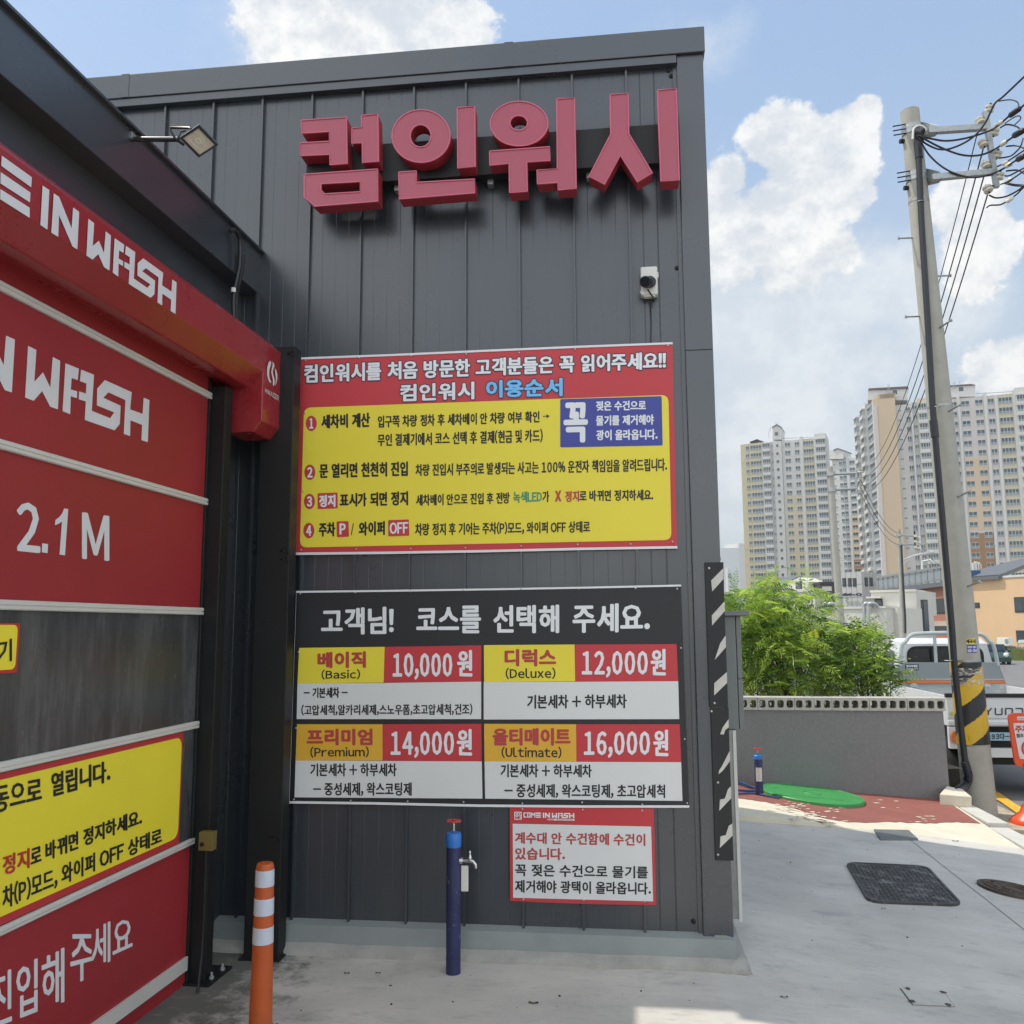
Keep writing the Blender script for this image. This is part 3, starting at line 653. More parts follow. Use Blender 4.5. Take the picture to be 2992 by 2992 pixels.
# ------------------------------------------------------------------ banners on the wall
M_bred = mat('banner_red', (.52, .045, .055), .42, spec=.4, var=.05, vscale=1.5, bump=.06, bscale=5)
M_byel = mat('banner_yellow', (.78, .66, .05), .42, spec=.4, var=.04, vscale=1.5, bump=.06, bscale=5)
M_bor = mat('banner_orange', (.72, .41, .04), .42, spec=.4, var=.04, vscale=1.5, bump=.06, bscale=5)
M_bwh = mat('banner_white', (.67, .68, .67), .42, spec=.4, var=.03, vscale=1.5, bump=.06, bscale=5)
M_bblk = mat('banner_black', (.022, .023, .026), .42, spec=.4, var=.08, vscale=1.5, bump=.06, bscale=5)
M_navy = mat('print_navy', (.045, .055, .30), .45, var=.04)
M_dknavy = mat('outline_navy', (.018, .025, .055), .5)
M_cyan = mat('print_cyan', (.16, .50, .86), .5)
M_grn = mat('print_green', (.07, .28, .13), .5)
M_ptxt = mat('print_white', (.74, .76, .77), .5)
M_rtxt = mat('print_red_text', (.44, .05, .05), .5)
M_hem = mat('white_batten', (.72, .73, .74), .5, var=.04)
M_alu = mat('screw_steel', (.5, .5, .49), .35, metal=.9)
HB = .0265                                       # the sheets hang on the seams
def sheet_px(P, TL, TR, BR, BL, m, name, parent, h=0., sag=0., n=28, k=14):
    """a thin printed sheet hanging between its fixings, gently scalloped along its edges"""
    mb = MB(); vs = []
    for j in range(k + 1):
        v = j / k
        for i in range(n + 1):
            u = i / n
            x = (TL[0] * (1 - u) + TR[0] * u) * (1 - v) + (BL[0] * (1 - u) + BR[0] * u) * v
            y = (TL[1] * (1 - u) + TR[1] * u) * (1 - v) + (BL[1] * (1 - u) + BR[1] * u) * v + sag * math.sin(u * math.pi) * v
            vs.append(P(x, y, h))
    mb.add(vs, [(j * (n + 1) + i, j * (n + 1) + i + 1, (j + 1) * (n + 1) + i + 1, (j + 1) * (n + 1) + i) for j in range(k) for i in range(n)])
    a, b, c, d = P(*TL, h - .0015), P(*TR, h - .0015), P(*BR, h - .0015), P(*BL, h - .0015); mb.quad(a, d, c, b)
    return mb.build(name, m, parent)
def strip(P, pts, w, h, m, name, parent):
    mb = MB()
    for (x0, y0), (x1, y1) in zip(pts[:-1], pts[1:]): mb.prism([P(x0, y0, h), P(x1, y1, h), P(x1, y1 + w, h), P(x0, y0 + w, h)], (0, .004, 0))
    return mb.build(name, m, parent)
def screws(P, pts, parent, h=.0):
    p0 = P(*pts[0], h); mb = MB(); mb.lathe([(.0048, 0), (.0046, .0025), (.0025, .0042)], p0, (0, -1, 0), 10)
    o = mb.build('screw', M_alu, parent, smooth=True)
    for q in pts[1:]:
        c = o.copy(); COL.objects.link(c); c.parent = parent; c.location = P(*q, h) - p0
PB = lambda x, y, h: PW(x, y, HB + h)
def banner_one():
    P = zoomed(850, 980, .59524, PB)
    t = thing('banner', 'red and yellow Korean instruction banner with four numbered steps', 'banner', tuple(P(950, 560)), 'printed banners on the grey wall')
    sheet_px(P, (45, 110), (1873, 35), (1896, 1043), (21, 1075), M_bred, 'sheet', t, .0, 4)
    f = MB(); f.flat([P(x, y, .0016) for x, y in rquad([(64, 355), (1853, 292), (1868, 1004), (44, 1041)], 36)]); f.build('yellow_field', M_byel, t)
    f = MB(); f.flat([P(x, y, .0026) for x, y in rquad([(1322, 313), (1820, 298), (1825, 540), (1322, 550)], 8)]); f.build('blue_field', M_navy, t)
    for x, y in ((100, 432), (93, 672), (91, 815), (88, 958)): m = MB(); m.flat([P(a, b, .0026) for a, b in ell(x, y, 27, 38)]); m.build('round_badge', M_bred, t)
    for q in ([(131, 775), (229, 771), (230, 849), (131, 853)], [(224, 913), (283, 911), (285, 988), (225, 991)], [(477, 907), (579, 903), (581, 983), (478, 987)]): m = MB(); m.flat([P(a, b, .0026) for a, b in rquad(q, 6)]); m.build('square_badge', M_bred, t)
    L = MB(); mi = {'w': 0, 'n': 1, 'k': 2, 'c': 3, 'g': 4, 'r': 5}
    def w(s, q, c='k', b=1., o=0., h=.0032): write(L, s, q, P, mi[c], b, h, o, 1)
    w('컴인워시를 처음 방문한 고객분들은 꼭 읽어주세요!!', (68, 146, 232, 1838, 82, 162), 'w', 3.6, 4.2)
    w('컴인워시', (540, 243, 323, 897, 229, 311), 'w', 3.6, 4.2); w('이용순서', (961, 224, 304, 1330, 211, 295), 'c', 4.2, 4.2)
    for s, x, y in (('1', 100, 432), ('2', 93, 672), ('3', 91, 815), ('4', 88, 958)):
        k = 8 if s == '1' else 11; w(s, (x - k, y - 24, y + 24, x + k, y - 24, y + 24), 'w', 2.2)
    w('세차비 계산', (152, 392, 456, 386, 380, 448), 'k', 2.6)
    w('입구쪽 차량 정차 후 세차베이 안 차량 여부 확인', (428, 395, 452, 1219, 372, 426), 'k', 1.7)
    w('→', (1238, 389, 405, 1269, 388, 404), 'k', .8)
    w('무인 결제기에서 코스 선택 후 결제(현금 및 카드)', (427, 484, 544, 1235, 459, 524), 'k', 1.7)
    w('꼭', (1346, 336, 522, 1450, 334, 519), 'w', 8)
    w('젖은 수건으로', (1499, 324, 369, 1741, 320, 366), 'w', 1.9); w('물기를 제거해야', (1499, 395, 442, 1780, 389, 437), 'w', 1.9); w('광이 올라옵니다.', (1500, 466, 514, 1798, 460, 510), 'w', 1.9)
    w('문 열리면 천천히 진입', (142, 632, 700, 572, 620, 688), 'k', 2.6)
    w('차량 진입시 부주의로 발생되는 사고는 100% 운전자 책임임을 알려드립니다.', (613, 633, 690, 1845, 604, 664), 'k', 1.6)
    w('정지', (141, 786, 842, 216, 783, 840), 'w', 2.6); w('표시가 되면 정지', (242, 778, 840, 573, 766, 832), 'k', 2.6)
    w('세차베이 안으로 진입 후 전방', (616, 782, 836, 1073, 770, 824), 'k', 1.6); w('녹색LED', (1093, 768, 822, 1231, 765, 817), 'g', 1.8)
    w('가', (1236, 765, 818, 1267, 764, 817), 'k', 1.6); w('X', (1299, 764, 814, 1325, 763, 813), 'r', 3); w('정지', (1348, 765, 817, 1413, 763, 815), 'r', 1.9)
    w('로 바뀌면 정지하세요.', (1418, 762, 814, 1777, 757, 808), 'k', 1.6)
    w('주차', (139, 921, 986, 216, 918, 984), 'k', 2.6); w('P', (241, 925, 976, 267, 924, 975), 'w', 2.6); w('/', (296, 922, 980, 307, 922, 980), 'k', 2)
    w('와이퍼', (335, 917, 982, 459, 912, 978), 'k', 2.6); w('OFF', (486, 920, 974, 574, 917, 971), 'w', 2)
    w('차량 정지 후 기어는 주차(P)모드, 와이퍼 OFF 상태로', (611, 922, 984, 1467, 910, 968), 'k', 1.6)
    L.build('lettering', [M_ptxt, M_dknavy, M_blk, M_cyan, M_grn, M_rtxt], t)
    strip(P, [(44, 108), (500, 91), (960, 70), (1400, 51), (1874, 33)], 10, .004, M_hem, 'top_batten', t)
    strip(P, [(20, 1066), (480, 1061), (950, 1053), (1420, 1042), (1897, 1034)], 12, .004, M_hem, 'bottom_batten', t)
    screws(P, [(72, 123), (335, 110), (590, 100), (860, 92), (1120, 84), (1395, 68), (1850, 50), (68, 382), (60, 765), (50, 1053), (320, 1048), (588, 1047), (857, 1042), (1130, 1034), (1407, 1026), (1667, 1024), (1873, 1012)], t, .003)
banner_one()
def banner_two():
    P = zoomed(840, 1680, .62112, PB)
    t = thing('banner', 'black price banner listing four courses from 10,000 to 16,000 won', 'banner', tuple(P(950, 560)), 'printed banners on the grey wall')
    sheet_px(P, (41, 77), (1851, 47), (1890, 1090), (10, 1070), M_bblk, 'sheet', t, .0, 10)
    cells = {'yellow_field': (M_byel, [[(55, 343), (457, 338), (452, 508), (47, 510)], [(924, 330), (1350, 327), (1353, 500), (925, 504)]]),
             'orange_field': (M_bor, [[(45, 702), (447, 702), (447, 873), (38, 873)], [(925, 700), (1357, 702), (1359, 878), (927, 877)]]),
             'red_field': (M_bred, [[(457, 338), (912, 331), (911, 502), (452, 508)], [(1350, 327), (1830, 325), (1838, 500), (1353, 500)], [(447, 702), (912, 700), (913, 876), (447, 873)], [(1357, 702), (1845, 702), (1852, 881), (1359, 878)]]),
             'white_field': (M_bwh, [[(47, 510), (911, 502), (911, 678), (43, 678)], [(923, 504), (1838, 500), (1843, 678), (923, 680)], [(38, 873), (914, 877), (917, 1052), (33, 1046)], [(927, 877), (1852, 881), (1858, 1063), (930, 1052)]])}
    for k, (m, qs) in cells.items():
        for q in qs: f = MB(); f.flat([P(a, b, .0016) for a, b in q]); f.build(k, m, t)
    L = MB(); mi = {'w': 0, 'k': 1, 'r': 2}
    def w(s, q, c='k', b=1., h=.0028): write(L, s, q, P, mi[c], b, h)
    w('고객님!', (162, 160, 277, 496, 152, 276), 'w', 4.2); w('코스를', (610, 152, 271, 906, 146, 271), 'w', 4.2); w('선택해', (972, 146, 271, 1274, 143, 270), 'w', 4.2); w('주세요.', (1345, 140, 270, 1701, 134, 264), 'w', 4.2)
    w('베이직', (145, 366, 435, 365, 362, 434), 'r', 4.2); w('(Basic)', (161, 446, 492, 341, 443, 490), 'k', 1.2)
    w('디럭스', (1025, 352, 427, 1260, 351, 426), 'r', 4.2); w('(Deluxe)', (1027, 437, 490, 1260, 436, 488), 'k', 1.2)
    w('프리미엄', (94, 727, 799, 396, 726, 798), 'r', 4.2); w('(Premium)', (108, 808, 859, 382, 807, 857), 'k', 1.2)
    w('울티메이트', (969, 724, 800, 1328, 723, 799), 'r', 4.2); w('(Ultimate)', (1008, 808, 860, 1288, 808, 862), 'k', 1.2)
    for d, x0, y0, x1, xw, yw in (('10,000', 498, 370, 772, 802, 356), ('12,000', 1388, 360, 1692, 1712, 351), ('14,000', 489, 738, 780, 800, 728), ('16,000', 1398, 738, 1702, 1724, 731)):
        w(d, (x0, y0, y0 + 121, x1, y0, y0 + 119), 'w', 3.6); w('원', (xw, yw, yw + 117, xw + 64, yw, yw + 119), 'w', 4)
    w('- 기본세차 -', (78, 531, 578, 282, 529, 577), 'k', 1.6); w('(고압세척,알카리세제,스노우폼,초고압세척,건조)', (66, 611, 661, 869, 605, 658), 'k', 1.4)
    w('기본세차 + 하부세차', (1129, 566, 628, 1594, 562, 625), 'k', 1.9); w('기본세차 + 하부세차', (109, 888, 946, 512, 887, 946), 'k', 1.7); w('- 중성세제, 왁스코팅제', (122, 978, 1038, 583, 977, 1040), 'k', 1.7)
    w('기본세차 + 하부세차', (1004, 891, 950, 1430, 893, 952), 'k', 1.7); w('- 중성세제, 왁스코팅제, 초고압세척', (1022, 983, 1047, 1775, 987, 1050), 'k', 1.7)
    L.build('lettering', [M_ptxt, M_blk, M_rtxt], t)
    strip(P, [(40, 75), (480, 70), (950, 63), (1400, 55), (1852, 45)], 9, .004, M_hem, 'top_batten', t)
    strip(P, [(8, 1064), (400, 1069), (900, 1080), (1400, 1084), (1890, 1084)], 11, .004, M_hem, 'bottom_batten', t)
    strip(P, [(41, 84), (8, 1066)], 2, .003, M_hem, 'edge', t)
    screws(P, [(60, 88), (320, 82), (578, 77), (832, 72), (1100, 66), (1370, 64), (1637, 62), (1833, 65), (1851, 343), (1868, 772), (52, 362), (40, 720), (30, 1056), (297, 1061), (565, 1065), (828, 1068), (1105, 1075), (1386, 1070), (1669, 1080), (1880, 1073)], t, .003)
banner_two()
def notice():
    P = zoomed(1400, 2300, .41408, lambda x, y, h: PW(x, y, HB - .002 + h))
    t = thing('banner', 'small white notice with red border about towels below the price banner', 'banner', tuple(P(730, 480)), 'printed banners on the grey wall')
    sheet_px(P, (217, 134), (1232, 150), (1250, 831), (220, 802), M_bred, 'sheet', t, 0, 6)
    f = MB(); f.flat([P(a, b, .0016) for a, b in [(237, 258), (1213, 278), (1228, 806), (240, 780)]]); f.build('white_field', M_bwh, t)
    L = MB()
    def w(s, q, c, b): write(L, s, q, P, c, b, .0026)
    w('계수대 안 수건함에 수건이', (256, 318, 396, 1170, 331, 413), 1, 3); w('있습니다.', (256, 428, 510, 604, 432, 513), 1, 3)
    w('꼭 젖은 수건으로 물기를', (256, 543, 625, 1189, 561, 643), 2, 2.6); w('제거해야 광택이 올라옵니다.', (256, 656, 742, 1210, 675, 758), 2, 2.6)
    L.flat([P(a, b, .002) for a, b in rquad([(248, 173), (300, 174), (300, 231), (248, 230)], 5)], mi=0)
    w('CO', (255, 180, 199, 294, 180, 200), 1, 1.6); w('ME', (255, 206, 225, 294, 206, 225), 1, 1.6)
    x0, x1, cl, cr = 313, 672, CE0 - 2.42, CR
    for l in CAN:
        L.flat([P(x0 + (u - cl) / (cr - cl) * (x1 - x0), 214 + (u - cl) / (cr - cl) * 5 - v * 36, .0018) for u, v in l], mi=0)
    L.flat([P(a, b, .0018) for a, b in [(530, 222), (672, 224), (672, 237), (530, 235)]], mi=0)
    for k in range(10):
        for r in range(2):
            if (k + r) % 2 == 0: L.flat([P(a, b, .0018) for a, b in [(480 + k * 5, 222 + r * 6), (485 + k * 5, 222 + r * 6), (485 + k * 5, 228 + r * 6), (480 + k * 5, 228 + r * 6)]], mi=0)
    w('NO TOUCH CAR WASH', (546, 225, 233, 660, 226, 234), 1, .3)
    L.build('lettering', [M_ptxt, M_rtxt, M_blk], t)
    screws(P, [(305, 155), (730, 158), (1150, 165), (311, 791), (738, 797), (1167, 806)], t, .002)
notice()

# ------------------------------------------------------------------ things on and by the wall
M_whp = mat('white_plastic', (.66, .65, .60), .4, var=.05)
M_blkp = mat('black_plastic', (.018, .018, .020), .35, spec=.5, var=.15)
M_gal = MATS['galvanised']
M_chrome = mat('chrome', (.55, .55, .54), .18, metal=1.)
M_gls = mat('dark_glass', (.012, .014, .018), .06, spec=.8)
def security_camera():
    t = thing('security_camera', 'black camera on a white junction box high near the wall corner', 'camera', tuple(PW(1897, 868)))
    a, b = PW(1871, 786, .03), PW(1922, 866, .03); m = MB()
    m.box((a.x, D0 - .062, b.z), (b.x, D0 - .004, a.z)); m.build('junction_box', M_whp, t, bevel=.010, seg=3)
    m = MB(); m.box((a.x - .005, D0 - .05, b.z + .015), (a.x + .01, D0 - .03, b.z + .03)); m.box((b.x - .006, D0 - .05, a.z - .06), (b.x + .006, D0 - .03, a.z - .03)); m.box((a.x + .015, D0 - .055, b.z - .008), (b.x - .015, D0 - .02, b.z + .004)); m.build('latch', M_whp, t, bevel=.002)
    c = PW(1894, 826, .062); ax = Vector((-.28, -1, -.30)).normalized()
    m = MB(); m.lathe([(.030, 0), (.034, .012), (.030, .02)], c + Vector((.008, 0, 0)), (0, -1, 0), 20); m.build('mount', M_blkp, t, smooth=True)
    m = MB(); m.lathe([(.028, -.01), (.031, .01), (.031, .058), (.028, .066)], c + ax * .012, ax, 24); m.build('body', M_blkp, t, smooth=True)
    x, y = ortho(ax); m = MB(); o = c + ax * .0785; m.prism([o + x * u + y * v for u, v in rrect(-.022, -.02, .022, .02, .006)], ax * .004); m.build('lens', M_gls, t)
    m = MB(); q = [PW(1893, 846, .08), PW(1899, 856, .085), PW(1908, 868, .06), PW(1910, 880, .045), PW(1902, 884, .04), PW(1900, 874, .035), PW(1901, 900, .012), PW(1902.5, 940, .008), PW(1902, 970, .008), PW(1901, 1004, .008)]
    m.tube(q, .0042, 8); m.build('cable', M_blkp, t, smooth=True)
security_camera()
def floodlight():
    p0 = on_s(385, 404, S_FASC); Y = p0.y
    t = thing('floodlight', 'black square floodlight on an arm sticking out from the bay roof edge', 'floodlight', tuple(p0))
    p1 = atY(523, 407, Y); m = MB(); m.tube([p0 + Vector((-.06, 0, 0)), p1], .0115, 10); m.build('arm', mat('black_pipe', (.03, .03, .032), .22, spec=.7), t, smooth=True)
    m = MB(); m.box((p0.x - .035, Y - .02, p0.z - .01), (p0.x + .012, Y + .02, p0.z + .022)); m.build('clamp', M_gal, t, bevel=.003)
    # lamp plate: tilted down and towards the viewer
    Zq = zoomed(350, 330, .18116, lambda x, y, h: atY(x, y, Y))
    c0 = atY(582, 413, Y)
    nrm = Vector((.30, -.72, -.62)).normalized()
    def onp(x, y, h=0.):
        r = ray(350 + x * .18116, 330 + y * .18116); q = c0 + nrm * h
        return EYEV + r * (nrm.dot(q - EYEV) / nrm.dot(r))
    outer = [(1278, 188), (1590, 517), (1272, 722), (958, 405)]; inner = [(1271, 250), (1532, 518), (1288, 676), (1020, 408)]
    O = [onp(*q) for q in outer]; m = MB(); m.prism(O, -nrm * .028, [[onp(*q) for q in inner]]); m.flat([q - nrm * .02 for q in O]); m.build('case', M_blkp, t)
    m = MB(); m.flat([onp(*q) - nrm * .004 for q in inner]); g = m.build('glass', mat('lamp_glass', (.50, .45, .34), .12, spec=.6, var=.16, vscale=40), t)
    m = MB(); I = [onp(*q) - nrm * .0036 for q in inner]; ic = sum(I, Vector()) / 4; ux = (I[1] - I[0]) / 2; uy = (I[3] - I[0]) / 2
    m.flat([ic + ux * .32 * math.cos(a) + uy * .32 * math.sin(a) - ux * .1 for a in [k * math.pi / 10 for k in range(20)]], [[ic + ux * .16 * math.cos(a) + uy * .16 * math.sin(a) - ux * .1 for a in [k * math.pi / 10 for k in range(20)]]])
    m.flat([ic + uy * .62 + ux * u + uy * v for u, v in ((-.7, -.08), (.5, -.08), (.5, .08), (-.7, .08))]); m.build('led_chip', mat('led_cream', (.58, .52, .40), .3), t)
    m = MB(); b = [onp(1150, 262, -.03), onp(1120, 240, -.06), onp(820, 236, -.07), onp(812, 282, -.06), onp(900, 420, -.03), onp(1040, 520, -.03)]
    m.tube(b, .006, 6); m.tube([onp(950, 385, -.02), onp(980, 310, -.04), onp(1060, 282, -.035)], .004, 6); m.build('yoke', M_blkp, t, smooth=True)
floodlight()
def hose_conduit():
    t = MB(); Y = 4.60
    pts = [(672, 676), (684, 672), (694, 682), (701, 700), (702, 740), (700, 780), (693, 815), (684, 850), (682, 880), (683, 930)]
    t.tube([on_s(x, y, S_FASC + .03) for x, y in pts], .012, 10)
    t.tube([on_s(x + 9, y + 4, S_FASC + .02) for x, y in pts[4:]], .009, 8)
    o = t.build('conduit', M_blkp, smooth=True); tag(o, 'black corrugated cable conduit looping over the bay roof end', 'conduit')
    m = MB(); c = on_s(682, 848, S_FASC + .03); m.lathe([(.013, -.012), (.013, .012)], c, (0, 0, 1), 12); m.build('clip', M_whp, o)
hose_conduit()

M_pipe = mat('blue_wrap', (.022, .026, .085), .45, spec=.45, var=.2, vscale=9, dirt=((.26, .27, .34), 40, .60, .68, .7))
M_cap = mat('blue_cap', (.02, .16, .50), .4, var=.05)
M_rw = mat('red_handwheel', (.42, .035, .04), .4, var=.1)
def standpipe(x, y, zb, h, r, label, loc_tap=True, sticker=False):
    t = thing('standpipe', label, 'water tap', (x, y, zb), 'blue water standpipes')
    B = Vector((x, y, zb)); Z = Vector((0, 0, 1))
    m = MB(); m.lathe([(r, -.05), (r * 1.01, h * .3), (r, h * .9)], B, n=24); m.build('pipe', M_pipe, t, smooth=True)
    m = MB(); m.lathe([(r * 1.06, h * .9), (r * 1.08, h * .93), (r * 1.08, h * .985), (r * .95, h)], B, n=24); m.lathe([(r * .26, h), (r * .26, h + r * .3)], B + Vector((0, 0, 0)), n=12); m.build('cap', M_cap, t, smooth=True)
    m = MB(); m.lathe([(.0055, h), (.0055, h + r * 1.6)], B, n=8); m.build('stem', M_chrome, t, smooth=True)
    m = MB(); hz = h + r * 1.55; k = 40; pts = []
    R = r * .88
    for i in range(k + 1):
        a = 2 * math.pi * i / k; rr = R * (1 + .10 * math.cos(8 * a)); pts.append(B + Vector((rr * math.cos(a), rr * math.sin(a), hz)))
    m.tube(pts, .0052, 8, cap=False); m.lathe([(.010, hz - .006), (.010, hz + .008)], B, n=10)
    for i in range(4): a = math.pi * i / 2 + .4; m.tube([B + Z * hz, B + Z * hz + Vector((R * math.cos(a), R * math.sin(a), 0))], .004, 6)
    m.build('handwheel', M_rw, t, smooth=True)
    if loc_tap:
        zt_ = h * .80; m = MB(); c = B + Vector((r, -.005, zt_))
        m.lathe([(.016, -.004), (.016, .012), (.010, .014)], c, (1, 0, 0), 8); m.tube([c + Vector((.01, 0, 0)), c + Vector((.04, -.003, 0)), c + Vector((.062, -.006, 0)), c + Vector((.074, -.008, -.012)), c + Vector((.077, -.008, -.032))], [.008, .008, .010, .009, .007], 10)
        m.lathe([(.009, 0), (.011, .012), (.007, .022), (.005, .03), (.009, .036), (.003, .046)], c + Vector((.047, -.004, .004)), n=10); m.build('tap', M_chrome, t, smooth=True)
        m = MB(); m.box((x + r + .002, y - .006, zb + h * .58), (x + r + .038, y + .004, zb + h * .765)); m.build('towel_tag', M_whp, t, bevel=.004)
        m = MB(); m.quad(*[B + Vector((r * 1.02 * math.sin(a), -r * 1.02 * math.cos(a), z)) for a, z in ((.0, h * .56), (.9, h * .56), (.9, h * .76), (.0, h * .76))]); m.build('clear_label', mat('label_film', (.05, .055, .12), .25), t)
    if sticker:
        m = MB(); n = 8
        for i in range(n):
            a0, a1 = -.8 + 1.6 * i / n, -.8 + 1.6 * (i + 1) / n
            m.quad(*[B + Vector((r * 1.03 * math.sin(a), -r * 1.03 * math.cos(a), z)) for a, z in ((a0, h * .36), (a1, h * .36), (a1, h * .70), (a0, h * .70))])
        m.build('paper_label', mat('paper_label', (.55, .53, .48), .7, var=.25, vscale=30), t)
    return t
pf = atZ(1321, 2850, GZ); zt_post = atY(1321, 2437, pf.y).z
standpipe(pf.x, pf.y + .03, GZ, zt_post - GZ, .0355, 'dark blue water standpipe with chrome tap in front of the grey wall')
p2 = on_ground(2219, 2324, z_slab); z2 = atY(2218, 2206, p2.y).z
standpipe(p2.x, p2.y, p2.z, z2 - p2.z, .041, 'short blue water standpipe with paper label beside the green round cover', False, True)

def bollard():
    Y = 3.5; c = atY(775, 2520, Y); h = c.z - GZ
    t = thing('bollard', 'orange flexible bollard with three white reflective bands', 'bollard', (c.x, Y, GZ))
    B = Vector((c.x, Y, GZ)); m = MB()
    Rz = lambda z: .0465 - (.0465 - .0345) * (z / h)
    m.lathe([(.10, 0), (.10, .012), (.055, .02)] + [(Rz(z), z) for z in (.03, h * .3, h * .6, h - .035)] + [(.0338, h - .012), (.030, h - .002), (.012, h + .001), (.008, h - .002)], B, n=32)
    m.build('post', mat('orange_urethane', (.44, .082, .016), .42, spec=.45, var=.14, vscale=8, dirt=((.30, .08, .03), 6, .55, .75, .5)), t, smooth=True)
    Ms = mat('reflective_sheet', (.50, .53, .60), .35, spec=.5, var=.06, vscale=30)
    for y0, y1 in ((2546, 2594), (2629, 2678), (2713, 2762)):
        z1, z0 = atY(775, y0, Y - .03).z - GZ, atY(775, y1, Y - .03).z - GZ
        m = MB(); m.lathe([(Rz(z0) + .0003, z0), (Rz(z0) + .0012, z0 + .001), (Rz(z1) + .0012, z1 - .001), (Rz(z1) + .0003, z1)], B, n=32); m.build('reflective_band', Ms, t, smooth=True)
bollard()

M_gwh = mat('guard_white', (.55, .53, .48), .6, var=.12, vscale=20)
M_rub = mat('guard_rubber', (.013, .013, .014), .55, var=.2, vscale=12)
V = Vector
def corner_guard():
    for i, (y0, y1, xl0, xr0, xl1, xr1, lab) in enumerate(((1643, 2066, 2057, 2102, 2074, 2121, 'upper black rubber corner guard with white slanted stripes on the building corner'), (2069, 2514, 2075, 2121, 2091, 2139, 'lower black rubber corner guard with torn white stripes on the building corner'))):
        t = thing('corner_guard', lab, 'corner guard', tuple(PW((xl1 + xr1) / 2, y1)), 'corner guards')
        P = lambda x, y, h=0.: PW(x, y, .047 + h)
        xa = (P(xl0, y0).x + P(xl1, y1).x) / 2; z1, z0 = P(xl0, y0).z, P(xl1, y1).z; xb = .5305
        m = MB(); m.box((xa, D0 - .047, z0), (xb, D0 - .035, z1)); m.box((xb - .0125, D0 - .035, z0), (xb, D0 + .06, z1)); m.build('rubber', M_rub, t, bevel=.003)
        m = MB(); R7 = lambda x, y: (2000 + x * .51346, 1000 + y * .51346); R8 = lambda x, y: (2000 + x * .5652, 1900 + y * .5652)
        S = [[R7(142, 1355), R7(197, 1287), R7(197, 1348), R7(148, 1418)], [R7(148, 1555), R7(207, 1475), R7(210, 1530), R7(150, 1612)], [R7(188, 1715), R7(214, 1668), R7(216, 1735), R8(150, 50)], [R8(150, 170), R8(204, 112), R8(207, 168), R8(150, 234)]] if i == 0 else \
            [[R8(186, 400), R8(213, 356), R8(217, 398), R8(198, 412), R8(192, 435), R8(176, 434)], [R8(186, 598), R8(224, 520), R8(226, 572), R8(190, 622), R8(172, 640), R8(173, 622)], [R8(176, 830), R8(178, 772), R8(200, 766), R8(213, 718), R8(230, 703), R8(231, 764)], [R8(180, 1022), R8(182, 962), R8(206, 955), R8(218, 908), R8(238, 895), R8(238, 958)]]
        for q in S:
            m = MB(); pl = []
            for x, y in q:
                k = (y - y0) / (y1 - y0); a = xl0 + (xl1 - xl0) * k; b = xr0 + (xr1 - xr0) * k; u = max(.03, min(1, (x - a) / (b - a) * 1.06))
                g = P(x, y, .0018); pl.append(V((xa + (xb - xa) * u, g.y, g.z)))
            m.flat(pl); m.build('stripe', M_gwh, t)
        m = MB()
        for x, y in ([(2072, 1660), (2088, 2054)] if i == 0 else [(2079, 2078), (2098, 2286), (2098, 2497)]): m.lathe([(.006, 0), (.005, .003)], P(x, y), (0, -1, 0), 10)
        m.build('screw', M_alu, t)
PWX = 2139
corner_guard()

def electric_box():
    Y0 = 5.08; M_eb = mat('box_grey', (.17, .18, .175), .5, var=.06, vscale=3)
    f0, f1 = atY(2108, 1800, Y0), atY(2150, 2131, Y0)
    t = thing('electric_cabinet', 'grey metal electric cabinet with overhanging lid on the side wall', 'cabinet', (.6, Y0, f1.z))
    x1 = atY(2153, 1950, Y0).x; x2 = x1 + .03
    m = MB(); m.box((.535, Y0, f1.z), (x1, Y0 + .42, f0.z)); m.build('case', M_eb, t, bevel=.004)
    zs = atY(2150, 1983, Y0).z
    for a, b in ((f1.z, zs - .004), (zs + .004, f0.z)):
        m = MB(); m.box((x1 + .004, Y0 + .006, a), (x2, Y0 + .41, b)); m.build('door', M_eb, t, bevel=.003)
    m = MB(); m.box((.532, Y0 - .035, f0.z + .001), (x2 + .045, Y0 + .46, f0.z + .028)); m.build('lid', M_eb, t, bevel=.004)
    g = thing('side_panel', 'galvanised steel sheet post with pale edge under the grey cabinet', 'panel', (.62, 5.1, GZ))
    xa = atY(2160, 2400, Y0).x; m = MB(); m.box((.535, Y0 + .01, .0), (xa - .018, Y0 + .04, f1.z - .004)); m.build('sheet', mat('galv_sheet', (.30, .305, .29), .45, metal=.35, var=.28, vscale=9, dirt=((.20, .19, .17), 14, .55, .7, .4)), g)
    m = MB(); m.box((xa - .0175, Y0 + .005, -.01), (xa, Y0 + .4, f1.z - .006)); m.build('edge', M_whp, g)
    m = MB()
    for zz in (.05, .115): m.lathe([(.012, 0), (.011, .003)], (xa - .06, Y0 + .0095, f1.z - zz), (0, -1, 0), 12)
    m.build('slot', M_blkp, g)
electric_box()

